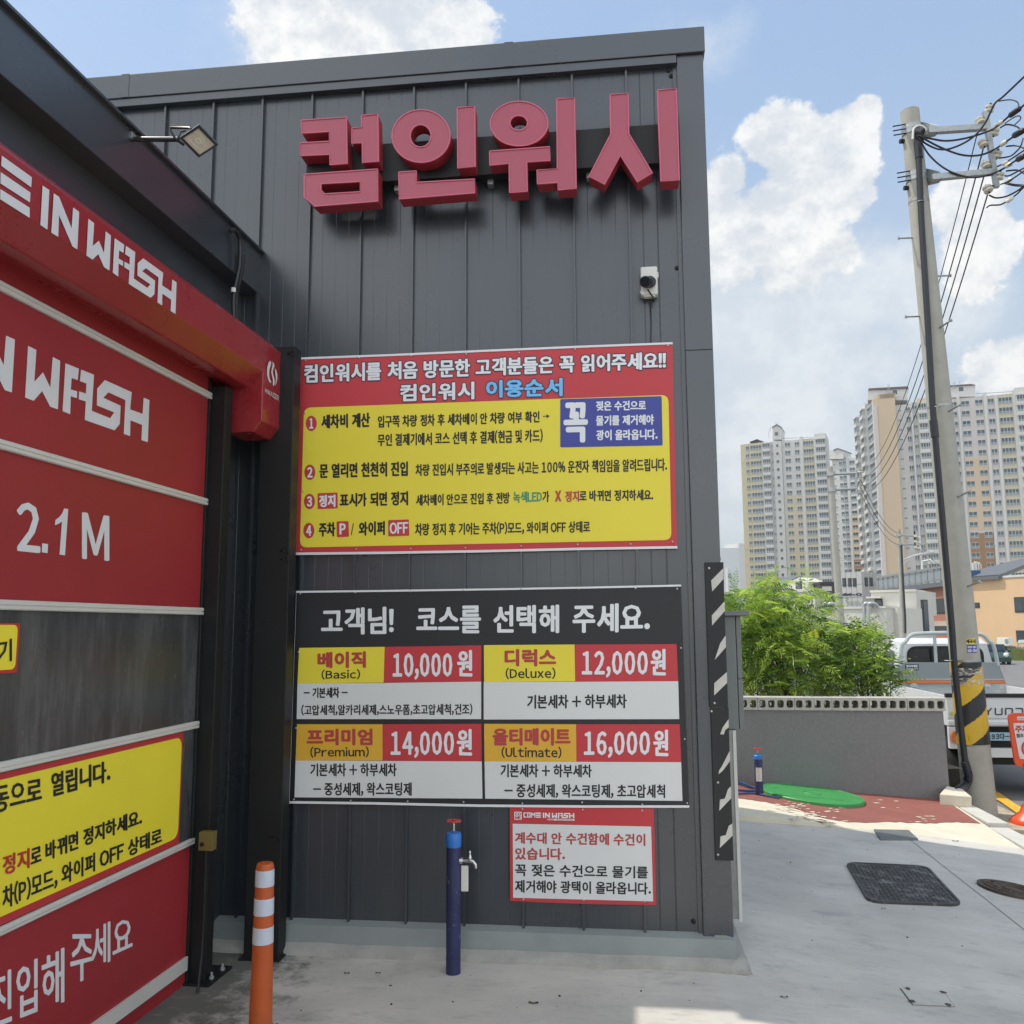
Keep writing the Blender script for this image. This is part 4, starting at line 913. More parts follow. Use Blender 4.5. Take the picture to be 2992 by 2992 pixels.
# ------------------------------------------------------------------ planter wall
def planter():
    Y = 10.4; xl, xr = .6, atY(2773, 2300, Y).x; zt_ = atY(2757, 2040, Y).z; zc = atY(2755, 2078, Y).z
    t = thing('planter_wall', 'low grey rendered planter wall with pale hollow-block coping', 'wall', (2.4, Y, -.4))
    m = MB(); m.hexa([(xl, Y, -.9), (xr + .015, Y, -.9), (xr + .015, Y + .2, -.9), (xl, Y + .2, -.9), (xl, Y, zc), (xr - .01, Y, zc), (xr - .01, Y + .2, zc), (xl, Y + .2, zc)])
    m.build('body', mat('grey_render', (.205, .200, .200), .92, var=.13, vscale=30, bump=.5, bscale=130, dirt=((.10, .10, .10), 1.2, .55, .8, .35)), t)
    # hollow blocks: pierced face
    pitch = (atY(2757, 2060, Y).x - atY(2175, 2060, Y).x) / 21.3
    m = MB(); x = xr + .012; n = int((x - xl) / pitch); f = Y - .02; Z = zt_ - zc
    for k in range(n):
        x1 = x - k * pitch; x0 = x1 - pitch + (.004 if k % 4 == 3 else 0); hw = pitch * .35; c = (x0 + x1) / 2
        lp = [(x0, zc + .002), (x1, zc + .002), (x1, zt_), (x0, zt_)]; ho = rrect(c - hw, zc + Z * .20, c + hw, zc + Z * .80, .022, 4)
        m.prism([(a, f, b) for a, b in lp], (0, .235, 0), [[(a, f, b) for a, b in ho]])
    m.build('coping', mat('block_concrete', (.43, .415, .37), .92, var=.16, vscale=14, bump=.5, bscale=80, dirt=((.22, .21, .17), 6, .55, .78, .5)), t)
planter()

# ------------------------------------------------------------------ shrubs with feathered leaves
M_lf = [mat('leaf_bright', (.31, .41, .105), .36, spec=.7, var=.25, vscale=6, trans=.46), mat('leaf_mid', (.20, .30, .075), .36, spec=.7, var=.25, vscale=6, trans=.36), mat('leaf_dark', (.06, .115, .035), .45, spec=.5, var=.25, vscale=6, trans=.35), mat('leaf_yellow', (.30, .34, .06), .45, spec=.4, var=.2, vscale=6, trans=.5)]
M_twig = mat('twig', (.10, .075, .04), .9, var=.3, vscale=20)
def frond(mb, p, d, L, npair, lw, roll, mi):
    d = d.normalized(); x, y = ortho(d); side = x * math.cos(roll) + y * math.sin(roll); nrm = d.cross(side)
    pts = []; q = Vector(p); dd = d.copy()
    for i in range(npair + 1):
        pts.append(q.copy()); q = q + dd * (L / npair); dd = (dd + Vector((0, 0, -.10 - .05 * random.random()))).normalized()
    for i, q in enumerate(pts):
        t = i / npair; ll = lw * (1 - .45 * abs(t - .45) * 1.6)
        if i < 1: continue
        for s in ((-1, 1) if i < npair else (0,)):
            dv = (side * s + dd * (.35 if s else 1) + nrm * random.uniform(-.35, .25)).normalized(); w = dv.cross(nrm).normalized() * ll * .15
            a = q + dv * ll * .05; b = q + dv * ll * .55; c = q + dv * ll
            mb.add([a, b + w, c, b - w], [(0, 1, 2, 3)], mi)
    for i in range(npair): 
        w = side * .0025; mb.add([pts[i] - w, pts[i] + w, pts[i + 1] + w, pts[i + 1] - w], [(0, 1, 2, 3)], mi)
def shrub(label, base, lobes, nst, L, npair, lw, mix, dens, name='shrub'):
    t = thing(name, label, 'shrub', base, 'shrubs behind the planter wall')
    st = MB(); cr = MB(); base = Vector(base)
    for (c, r, n) in lobes:
        c = Vector(c)
        for _ in range(max(3, n // 45)):
            e = c + Vector((random.gauss(0, .4) * r.x, random.gauss(0, .4) * r.y, random.uniform(-.2, .95) * r.z))
            b = base + Vector((random.gauss(0, .18), random.gauss(0, .15), 0)); m_ = (b + e) / 2 + Vector((random.gauss(0, .06), random.gauss(0, .06), .12))
            st.tube([b, b.lerp(m_, .6), m_, e], [.014, .011, .008, .003], 5)
        for _ in range(int(n * dens)):
            while True:
                v = Vector((random.uniform(-1, 1), random.uniform(-1, 1), random.uniform(-1, 1)))
                if .25 < v.length < 1: break
            v *= (.75 + .25 * random.random())
            p = c + Vector((v.x * r.x, v.y * r.y, v.z * r.z)); out = Vector((v.x, v.y, v.z * .7 + .35)) + Vector((random.gauss(0, .5), random.gauss(0, .5), random.gauss(0, .3)))
            k = random.choices(range(4), mix)[0]
            frond(cr, p, out, L * random.uniform(.65, 1.25), npair + random.randint(-2, 1), lw * random.uniform(.8, 1.2), random.uniform(-.6, .6) if random.random() < .7 else random.uniform(0, 3.1), k)
    st.build('stem', M_twig, t); cr.build('crown', M_lf, t)
V = Vector
def lobe(px, py, Y, rx, rz, ry, n): return (atY(px, py, Y), V((rx, ry, rz)), n)
shrub('tall bright green feather-leaved shrub behind the grey planter wall', (1.75, 11.3, -.1),
      [lobe(2240, 1890, 11.3, .52, .50, .45, 330), lobe(2330, 1930, 11.2, .50, .42, .45, 300), lobe(2180, 1810, 11.3, .34, .36, .35, 150), lobe(2245, 1760, 11.4, .22, .22, .2, 46), lobe(2262, 1715, 11.4, .10, .14, .1, 12), lobe(2150, 1930, 11.3, .3, .5, .4, 130), lobe(2370, 1800, 11.5, .22, .24, .2, 42), lobe(2368, 1745, 11.5, .10, .12, .1, 9), lobe(2400, 1860, 11.3, .26, .24, .25, 62), lobe(2300, 1790, 11.4, .26, .2, .25, 60)], 9, .36, 11, .090, (5, 3.4, 1.2, .8), .85)
shrub('darker green shrub with broader leaflets at the right end of the planter', (3.0, 11.2, -.1),
      [lobe(2505, 1955, 11.2, .42, .32, .4, 220), lobe(2490, 1890, 11.2, .28, .22, .3, 90), lobe(2545, 1885, 11.3, .20, .20, .2, 50), lobe(2560, 1985, 11.1, .26, .22, .3, 90), lobe(2515, 1850, 11.3, .12, .10, .1, 18), lobe(2450, 1990, 11.1, .3, .2, .3, 90)], 7, .25, 7, .086, (2.6, 4, 2.4, .5), 1.0)
shrub('low leafy seedling growth between the two shrubs behind the planter wall', (2.4, 10.95, 0),
      [lobe(2420, 2000, 10.95, .34, .18, .22, 110), lobe(2280, 2010, 10.9, .4, .16, .22, 110), lobe(2190, 2010, 10.95, .25, .16, .2, 60)], 5, .16, 6, .060, (3, 4, 2, 1.4), 1.0)
o = sheet([.62, 2, 3.7], [10.6, 11.2, 12.2], lambda x, y: -.02 - .2 * ss((y - 11) / 1.2), 'planting_soil', mat('soil', (.075, .06, .04), 1, var=.4, vscale=8)); struct(o)

# ------------------------------------------------------------------ covers in the pavement
M_iron = mat('cast_iron', (.060, .058, .058), .55, metal=.3, var=.3, vscale=10, dirt=((.25, .245, .23), 10, .50, .64, .65))
M_rust = mat('rusty_iron', (.085, .062, .045), .7, metal=.2, var=.3, vscale=14)
def tread_plate(mb, loop, h, inside, pitch, size, frm):
    pass
def cover_rect():
    c4 = [on_ground(x, y, z_ap) for x, y in ((2466, 2523), (2712, 2535), (2812, 2650), (2540, 2640))]
    c = sum(c4, V()) / 4; t = thing('manhole_cover', 'large dark rounded cast iron cover set in the concrete apron', 'manhole cover', tuple(c), 'covers in the pavement')
    ex = (c4[1] - c4[0] + c4[2] - c4[3]) / 2; ey = (c4[0] - c4[3] + c4[1] - c4[2]) / 2; w, d = ex.length, ey.length
    ex.normalize(); ey.normalize(); N = ex.cross(ey).normalized(); P = lambda u, v, h=0: c + ex * u + ey * v + N * h
    m = MB(); o_ = rrect(-w / 2, -d / 2, w / 2, d / 2, .10); i_ = rrect(-w / 2 + .022, -d / 2 + .022, w / 2 - .022, d / 2 - .022, .085)
    m.prism([P(*q, .016) for q in o_], lambda q: q - N * .03, [[P(*q, .016) for q in i_]]); m.build('frame', M_iron, t)
    for s in (0, 1):
        m = MB(); v0, v1 = (-d / 2 + .026, -.003) if s == 0 else (.003, d / 2 - .026); r = .075
        lp = [q for q in rrect(-w / 2 + .027, -d / 2 + .027, w / 2 - .027, d / 2 - .027, .08)]
        lp2 = []
        for a, b in lp: lp2.append((a, max(v0, min(v1, b))))
        clean = [lp2[0]]
        for q in lp2[1:]:
            if (V((*q, 0)) - V((*clean[-1], 0))).length > .002: clean.append(q)
        m.prism([P(*q, .013) for q in clean], lambda q: q - N * .02)
        k = 0; pt = .036; a = -w / 2 + .06
        while a < w / 2 - .05:
            b = v0 + .03; j = 0
            while b < v1 - .025:
                if abs(a) < w / 2 - .075 or abs(b) < d / 2 - .08:
                    L_, W_ = (.013, .0045) if (k + j) % 2 else (.0045, .013)
                    m.box((-L_, -W_, 0), (L_, W_, .004), 0, Matrix(((ex.x, ey.x, N.x, P(a, b, .013).x), (ex.y, ey.y, N.y, P(a, b, .013).y), (ex.z, ey.z, N.z, P(a, b, .013).z), (0, 0, 0, 1))))
                b += pt; j += 1
            a += pt; k += 1
        m.build('lid', M_iron, t)
cover_rect()
def cover_round(px, py, r, label, m_, zf=z_ap, th=.012):
    c = on_ground(px, py, zf); t = thing('drain_cover', label, 'drain cover', tuple(c), 'covers in the pavement')
    n = V((.13, .02, 1)).normalized(); m = MB(); x, y = ortho(n)
    m.prism([c + n * th + x * (a * r) + y * (b * r) for a, b in ell(0, 0, 1, 1, 40)], lambda q: q - n * .03, [[c + n * th + x * (a * r) + y * (b * r) for a, b in ell(0, 0, .9, .9, 40)]]); m.build('frame', m_, t)
    m = MB(); m.flat([c + n * (th - .002) + x * (a * r) + y * (b * r) for a, b in ell(0, 0, .89, .89, 40)])
    for rr in (.3, .55, .8):
        pts = [c + n * th + x * (a * r) + y * (b * r) for a, b in ell(0, 0, rr, rr, 32)]; m.tube(pts + [pts[0]], .008, 6, cap=False)
    for k in range(12):
        a = math.pi * k / 6; m.tube([c + n * th + x * (math.cos(a) * r * .55) + y * (math.sin(a) * r * .55), c + n * th + x * (math.cos(a) * r * .8) + y * (math.sin(a) * r * .8)], .008, 6)
    m.build('lid', m_, t)
cover_round(2962, 2602, .235, 'round rusty cast iron cover at the right picture edge', M_rust)
def green_cover():
    c = on_ground(2371, 2328, z_slab); pl_, pr_ = on_ground(2247, 2325, z_slab), on_ground(2494, 2330, z_slab); r = (pr_ - pl_).length / 2; n = V((-(z_slab(c.x + .3, c.y) - z_slab(c.x - .3, c.y)) / .6, -(z_slab(c.x, c.y + .3) - z_slab(c.x, c.y - .3)) / .6, 1)).normalized(); c = c - V((0, 0, .004)); M_ = mat('green_grp', (.05, .27, .075), .45, spec=.45, var=.12, vscale=6, dirt=((.10, .28, .12), 9, .55, .75, .4))
    t = thing('septic_cover', 'bright green round plastic cover on the red paving', 'cover', tuple(c), 'covers in the pavement')
    m = MB(); m.lathe([(r * .98, -.10), (r, -.09), (r, .036), (r * .985, .044), (r * .93, .045), (r * .925, .041), (r * .5, .042), (r * .02, .043)], c, n, 56)
    m.build('lid', M_, t, smooth=True)
    x = V((1, 0, -n.x / n.z)).normalized(); y = n.cross(x); m = MB()
    m.tube([c + n * .043 + x * (a * r * .17) + y * (b * r * .15) for a, b in ell(0, 0, 1, 1, 24)], .006, 6)
    for s in (-.5, .5): m.tube([c + n * .043 + x * r * -.5 + y * r * s, c + n * .043 + x * r * .5 + y * r * s], .008, 6)
    m.build('rib', M_, t)
green_cover()
def small_covers():
    q = [on_ground(x, y, z_ap) for x, y in ((2632, 2890), (2755, 2898), (2788, 2942), (2668, 2937))]
    c = sum(q, V()) / 4; t = thing('pit_lid', 'small square concrete lid almost flush with the apron', 'cover', tuple(c), 'covers in the pavement')
    m = MB(); U = V((0, 0, 1)); m.prism([p + U * .006 for p in q], (0, 0, -.03)); m.build('lid', M_conc, t, bevel=.002)
    m = MB(); g = [(c + (p - c) * 1.035) + U * .003 for p in q]; i = [c + (p - c) * 1.004 + U * .003 for p in q]; m.flat(g, [i]); m.build('joint', mat('joint_dirt', (.08, .08, .075), .95, var=.4, vscale=20), t)
    m = MB()
    for a, b in ((0, 1), (2, 3), (1, 2), (3, 0)):
        p = q[a].lerp(q[b], .12).lerp(c, .08) + U * .007; r = .016; m.flat([p + V((r * random.uniform(.6, 1.4) * math.cos(k), r * random.uniform(.6, 1.4) * math.sin(k), 0)) for k in [j * .7 for j in range(9)]])
    m.build('rust_spot', M_rust, t)
    q = [on_ground(x, y, z_ap) for x, y in ((2553, 2428), (2655, 2430), (2683, 2456), (2574, 2456))]
    c = sum(q, V()) / 4; t = thing('drain_plate', 'thin grey steel plate over the gutter at the walkway edge', 'plate', tuple(c), 'covers in the pavement')
    m = MB(); m.prism([p + U * .016 for p in q], (0, 0, -.03)); m.build('plate', mat('plate_grey', (.16, .17, .17), .6, metal=.2, var=.15, vscale=8), t)
small_covers()
def hoses():
    M_h = mat('blue_hose', (.020, .065, .17), .4, spec=.5, var=.12, vscale=8)
    m = MB(); P = lambda x, y, h=.018: on_ground(x, y, z_slab) + V((0, 0, h))
    def smooth(pts, n=6):
        out = []
        for i in range(len(pts) - 1):
            a, b, c, d = pts[max(i - 1, 0)], pts[i], pts[i + 1], pts[min(i + 2, len(pts) - 1)]
            for k in range(n):
                t = k / n; out.append(.5 * ((2 * b) + (c - a) * t + (2 * a - 5 * b + 4 * c - d) * t * t + (3 * b - a - 3 * c + d) * t ** 3))
        return out + [pts[-1]]
    globals()['spline'] = smooth
    m.tube(smooth([P(2100, 2280), P(2160, 2295), P(2210, 2308), P(2262, 2308), P(2295, 2300), P(2304, 2304), P(2300, 2310), P(2270, 2313, .03), P(2200, 2316), P(2120, 2310)]), .011, 8)
    m.tube(smooth([P(2100, 2326), P(2160, 2324), P(2205, 2323), P(2240, 2330), P(2278, 2337)]), .010, 8)
    m.tube(smooth([P(2100, 2300, .04), P(2160, 2300, .05), P(2210, 2312, .03), P(2232, 2318)]), .011, 8)
    o = m.build('hose', M_h, smooth=True); tag(o, 'coiled blue rubber hose lying by the short standpipe', 'hose')
hoses()

# ------------------------------------------------------------------ concrete utility pole
M_pole = mat('pole_concrete', (.36, .345, .30), .88, var=.12, vscale=5, bump=.25, bscale=70, dirt=((.20, .19, .165), 4, .58, .8, .5))
M_cond = mat('black_pvc', (.014, .015, .020), .42, var=.15, vscale=6)
M_ins = mat('porcelain', (.62, .58, .48), .25, spec=.6, var=.08)
M_wire = mat('wire_black', (.012, .013, .016), .5)
def dirn(a, b): return (b - a).normalized()
PB_ = atZ(2866, 2384, -.62)
def pole_top():
    r = ray(2658, 325); Yt = PB_.y; return EYEV + r * (Yt / r.y)
PT = pole_top(); PAX = dirn(PB_, PT); PLEN = (PT - PB_).length
def pole_at(z): return PB_ + PAX * ((z - PB_.z) / PAX.z)
def pole_r(z): return .178 - (.178 - .112) * (z - PB_.z) / (PT.z - PB_.z)
def on_pole(px, py):                                # height of the pole axis at a picture row
    p = atY(px, py, PB_.y); return p.z
def utility_pole():
    t = thing('utility_pole', 'tall leaning concrete utility pole with yellow and black wrap and cable arms', 'utility pole', tuple(PB_), 'utility poles')
    m = MB(); k = 12; m.tube([PB_ - PAX * .3] + [PB_ + PAX * (PLEN * i / k) for i in range(k + 1)], [.18] + [pole_r(PB_.z + (PT.z - PB_.z) * i / k) for i in range(k + 1)], 32); m.build('shaft', M_pole, t, smooth=True)
    # wrap with slanted stripes, studded
    zb, zw = on_pole(2855, 2172), on_pole(2828, 1934)
    x = (Rt - PAX * Rt.dot(PAX)).normalized(); y = PAX.cross(x)
    def pc(a, z, dr=0.): p = pole_at(z); r = pole_r(z) + dr; return p + (x * math.cos(a) + y * math.sin(a)) * r
    WRAP_PH = zb + .215 - (2 * math.pi + .8) * WRAP_K; m = MB(); na, nz = 128, 90
    for j in range(nz):
        for i in range(na):
            a0, a1 = 2 * math.pi * i / na, 2 * math.pi * (i + 1) / na; z0 = zb + (zw - zb) * j / nz; z1 = zb + (zw - zb) * (j + 1) / nz
            s = ((a0 + a1) / 2 + math.pi) * WRAP_K - (z0 + z1) / 2
            m.quad(pc(a0, z0, .005), pc(a1, z0, .005), pc(a1, z1, .005), pc(a0, z1, .005), 0 if ((s + WRAP_PH) / .47) % 1 < .5 else 1)
    M_wy = mat('wrap_yellow', (.60, .38, .025), .4, spec=.5, var=.08, vscale=8, dirt=((.3, .22, .06), 8, .6, .8, .4)); M_wk = mat('wrap_black', (.022, .022, .024), .42, spec=.5, var=.2, vscale=8)
    for j in range(0, nz * 2 // 3 * 1):
        pass
    zz = zb + .012; row = 0
    while zz < zw - .01:
        for i in range(44):
            a = 2 * math.pi * (i + .5 * (row % 2)) / 44
            if math.sin(a) > .35: continue
            s = (a % (2 * math.pi) + math.pi) * WRAP_K - zz; mi = 0 if ((s + WRAP_PH) / .47) % 1 < .5 else 1
            c = pc(a, zz, .005); n = (c - pole_at(zz)).normalized(); u, v = ortho(n)
            m.add([c + u * .0065, c + v * .0065, c - u * .0065, c - v * .0065, c + n * .004], [(0, 1, 4), (1, 2, 4), (2, 3, 4), (3, 0, 4)], mi)
        zz += .022; row += 1
    m.build('hazard_wrap', [M_wy, M_wk], t)
    # clear tape, crumpled
    m = MB(); za, zc = on_pole(2837, 1956), on_pole(2840, 1998)
    for (z0, z1) in ((on_pole(2840, 1972), on_pole(2838, 1950)), (on_pole(2842, 2000), on_pole(2841, 1978))):
        n = 64; vs = []
        for i in range(n + 1):
            a = 2 * math.pi * i / n; w = .01 * math.sin(a * 3) + .006 * math.sin(a * 7)
            vs += [pc(a, z0 + w, .052 if False else .012 + .002 * math.sin(9 * a)), pc(a, (z0 + z1) / 2 + w, .014 + .003 * math.sin(13 * a)), pc(a, z1 - w * .6, .012 + .002 * math.sin(11 * a))]
        m.add(vs, [(3 * i + j, 3 * i + 3 + j, 3 * i + 4 + j, 3 * i + 1 + j) for i in range(n) for j in range(2)])
    mt = mat('clear_tape', (.62, .60, .54), .2, spec=.6, var=.3, vscale=30, bump=.8, bscale=60)
    b = mt.node_tree.nodes['Principled BSDF']; nt = mt.node_tree
    tx = nt.nodes.new('ShaderNodeTexNoise'); tx.inputs['Scale'].default_value = 26; g = nt.nodes.new('ShaderNodeNewGeometry'); mp = nt.nodes.new('ShaderNodeMapping'); mp.inputs['Scale'].default_value = (1, 1, 3.5); nt.links.new(g.outputs['Position'], mp.inputs[0]); nt.links.new(mp.outputs[0], tx.inputs[0])
    mr = nt.nodes.new('ShaderNodeMapRange'); mr.inputs[1].default_value = .42; mr.inputs[2].default_value = .66; mr.inputs[3].default_value = .05; mr.inputs[4].default_value = .75; nt.links.new(tx.outputs[0], mr.inputs[0]); nt.links.new(mr.outputs[0], b.inputs['Alpha'])
    m.build('clear_tape', mt, t, smooth=True)
    # black riser conduit on the face towards the viewer
    ac = lambda z: -math.pi / 2
    def cpt(px, py): z = on_pole(px, py); r_ = ray(px, py); p = pole_at(z); return EYEV + r_ * ((p.y - pole_r(z) - .02) / r_.y)
    path = [cpt(*q) for q in ((2683, 425), (2692, 640), (2708, 900), (2725, 1190), (2729, 1240), (2752, 1500), (2780, 1820), (2789, 1950), (2808, 2130), (2820, 2230))]
    m = MB(); m.tube(path, .036, 14); 
    for a, b in ((2681, 412), (2727, 1228)):
        q = cpt(a, b); q2 = cpt(a + 5, b + 50); m.tube([q, q2], .046, 14)
    m.build('riser_conduit', M_cond, t, smooth=True)
    m = MB(); fl = spline([cpt(2818, 2225), cpt(2826, 2252), cpt(2829, 2272), cpt(2822, 2292), atY(2806, 2306, 10.6), atY(2790, 2316, 10.35)], 10)
    L_ = len(fl); m.tube(fl, [.044 + .006 * (i % 2) for i in range(L_)], 14); m.build('flexible_conduit', M_cond, t, smooth=True)
    # weather head
    m = MB(); w = cpt(2679, 395); m.tube([w + V((.03, 0, -.10)), w + V((.012, -.02, -.02)), w + V((-.0, -.06, .015)), w + V((.04, -.09, -.02))], [.05, .062, .062, .05], 14); m.build('weather_head', M_blkp, t, smooth=True)
    m = MB(); pts = [w + V((.01 - .075 * math.cos(a), -.07, .01 + .075 * math.sin(a))) for a in [k * math.pi / 8 for k in range(9)]]; m.tube([pts[0] + V((-.012, 0, -.10))] + pts, .014, 8); m.build('hood_rim', M_whp, t, smooth=True)
    # steel straps
    m = MB()
    for px, py in ((2770, 1930), (2735, 1190), (2690, 590)):
        z = on_pole(px, py); pts = [pole_at(z) + (x * math.cos(a) + y * math.sin(a)) * (pole_r(z) + .003) for a in [2 * math.pi * k / 40 for k in range(41)]]
        for q0, q1 in zip(pts[:-1], pts[1:]): m.quad(q0 - PAX * .012, q1 - PAX * .012, q1 + PAX * .012, q0 + PAX * .012)
        c = cpt(px, py); m.tube([c + V((math.cos(a) * .041, math.sin(a) * .041, 0)) for a in [math.pi * k / 8 + math.pi for k in range(9)]], .006, 6)
    m.build('strap', M_gal, t)
    # step bolts
    for px, py, s in ((2640, 697, -1), (2760, 805, 1), (2660, 926, -1), (2738, 963, 2), (2757, 1205, 2), (2782, 1452, 2), (2812, 1710, 2)):
        z = on_pole(px, py); m = MB(); p = pole_at(z)
        if s == 2: a = p + V((.35 * pole_r(z), -pole_r(z) * .93, -.02)); b = a + V((.09, -.12, .045))
        else: a = p + x * s * pole_r(z) * .95; b = a + x * s * .17
        m.tube([a, b], .011, 8); m.lathe([(.02, 0), (.02, .014)], b, dirn(a, b), 10); m.build('step_bolt', M_gal, t)
    # adverts
    SQ = lambda z: 1
    def pad(q, m_, name, h=.004):
        mb = MB()
        (x0, y0), (x1, y1) = q; n = 6
        for i in range(n):
            for j in (0,):
                xa, xb = x0 + (x1 - x0) * i / n, x0 + (x1 - x0) * (i + 1) / n
                mb.quad(pf_(xa, y0, h), pf_(xb, y0, h), pf_(xb, y1, h), pf_(xa, y1, h))
        return mb.build(name, m_, t)
    def pf_(px, py, h):
        z = on_pole(px, py); p = pole_at(z); R_ = pole_r(z) + h; r = ray(px, py)
        d = V((r.x, r.y)); o_ = V((EYEV.x - p.x, EYEV.y - p.y)); A = d.dot(d); B = 2 * d.dot(o_); C = o_.dot(o_) - R_ * R_; D = B * B - 4 * A * C
        s = (-B - math.sqrt(max(D, 0))) / (2 * A); return EYEV + r * s
    pad(((2823, 1866), (2851, 1882)), M_ylw, 'yellow_sticker'); pad(((2826, 1884), (2854, 1907)), M_navy, 'navy_sticker')
    L = MB(); write(L, '매곡지', (2825, 1868, 1880, 2850, 1868, 1880), pf_, 0, .7, .006); write(L, '052)-281', (2828, 1887, 1894, 2852, 1887, 1894), pf_, 1, .3, .006); write(L, '010-254', (2828, 1897, 1905, 2853, 1897, 1905), pf_, 1, .4, .006); L.build('lettering', [M_blk, M_ptxt], t)
    # two arms, their clamps and the vertical rack
    RK = lambda px, py: atY(px, py, PB_.y - .2)
    for (x0, y0), (x1, y1) in (((2712, 383), (2882, 372)), ((2722, 520), (2898, 503))):
        z = on_pole(2675, y0); m = MB()
        for dz in (-.03, .03):
            pts = [pole_at(z + dz) + (x * math.cos(a) + y * math.sin(a)) * (pole_r(z) + .008) for a in [2 * math.pi * k / 32 for k in range(33)]]
            for q0, q1 in zip(pts[:-1], pts[1:]): m.quad(q0 - PAX * .028, q1 - PAX * .028, q1 + PAX * .028, q0 + PAX * .028)
        m.build('clamp', M_gal, t)
        m = MB()
        for dz in (-.05, .01, .07):
            a = pole_at(z + dz) - x * (pole_r(z) + .02); m.tube([a + x * .08 + V((0, -.06, 0)), a - x * .12 + V((0, -.06, -.03))], .008, 6)
        m.tube([pole_at(z - .13) - x * (pole_r(z) + .05), pole_at(z - .13) - x * (pole_r(z) - .02)], .03, 8); m.build('clamp_bolt', M_trimd, t)
        a, b = RK(x0, y0), RK(x1, y1); d = dirn(a, b); u = V((0, 1, 0)); v = d.cross(u); m = MB(); w = .036
        m.prism([a + u * w + v * w, a - u * w + v * w, a - u * w - v * w, a + u * w - v * w], b - a)
        pc_ = pole_at(z); m.prism([a + v * .05 - u * .04 + d * .10, a - v * .05 - u * .04 + d * .10, pc_ + x * pole_r(z) * .9 - V((0, 0, .10)) - u * .05, pc_ + x * pole_r(z) * .9 + V((0, 0, .10)) - u * .05], u * .09); m.build('arm', M_gal, t, bevel=.003)
    a, b = RK(2878, 326), RK(2912, 548); d = dirn(a, b); u = V((0, 1, 0)); v = d.cross(u); w = .030; m = MB(); m.prism([a + u * w + v * w, a - u * w + v * w, a - u * w - v * w, a + u * w - v * w], b - a); m.build('rack', M_gal, t, bevel=.003)
    for px, py, k in ((2891, 318, 1), (2863, 354, 0), (2906, 386, 1), (2872, 420, 0), (2914, 452, 1), (2880, 483, 0), (2920, 515, 1), (2886, 553, 0)):
        c = RK(px, py); m = MB(); ax = V((.25 if k else -.2, -.2 if k else .3, 1)).normalized()
        m.lathe([(.02, -.045), (.052, -.035), (.055, -.015), (.028, -.003), (.028, .004), (.052, .014), (.055, .034), (.02, .042)], c, ax, 16); m.build('insulator', M_ins, t, smooth=True)
        m = MB(); m.tube([c - ax * .06, c + ax * .07], .011, 8); q = a + d * max(0, min((b - a).length, d.dot(c - a))); m.tube([c + ax * .07, q + ax * .02], .009, 6); m.build('insulator_pin', M_trimd, t)
WRAP_K = .125
utility_pole()
def cable(pts, r, label, name='cable', group='cables at the pole head', sp=True, sleeves=()):
    m = MB(); m.tube(spline(pts, 8) if sp else pts, r, 6); o = m.build(name, M_wire, smooth=True); tag(o, label, 'cable', group)
    for a, b, rr, mm in sleeves:
        m = MB(); m.tube([a, a.lerp(b, .15), a.lerp(b, .85), b], [rr * .5, rr, rr, rr * .5], 8); m.build('sleeve', mm, o, smooth=True)
    return o
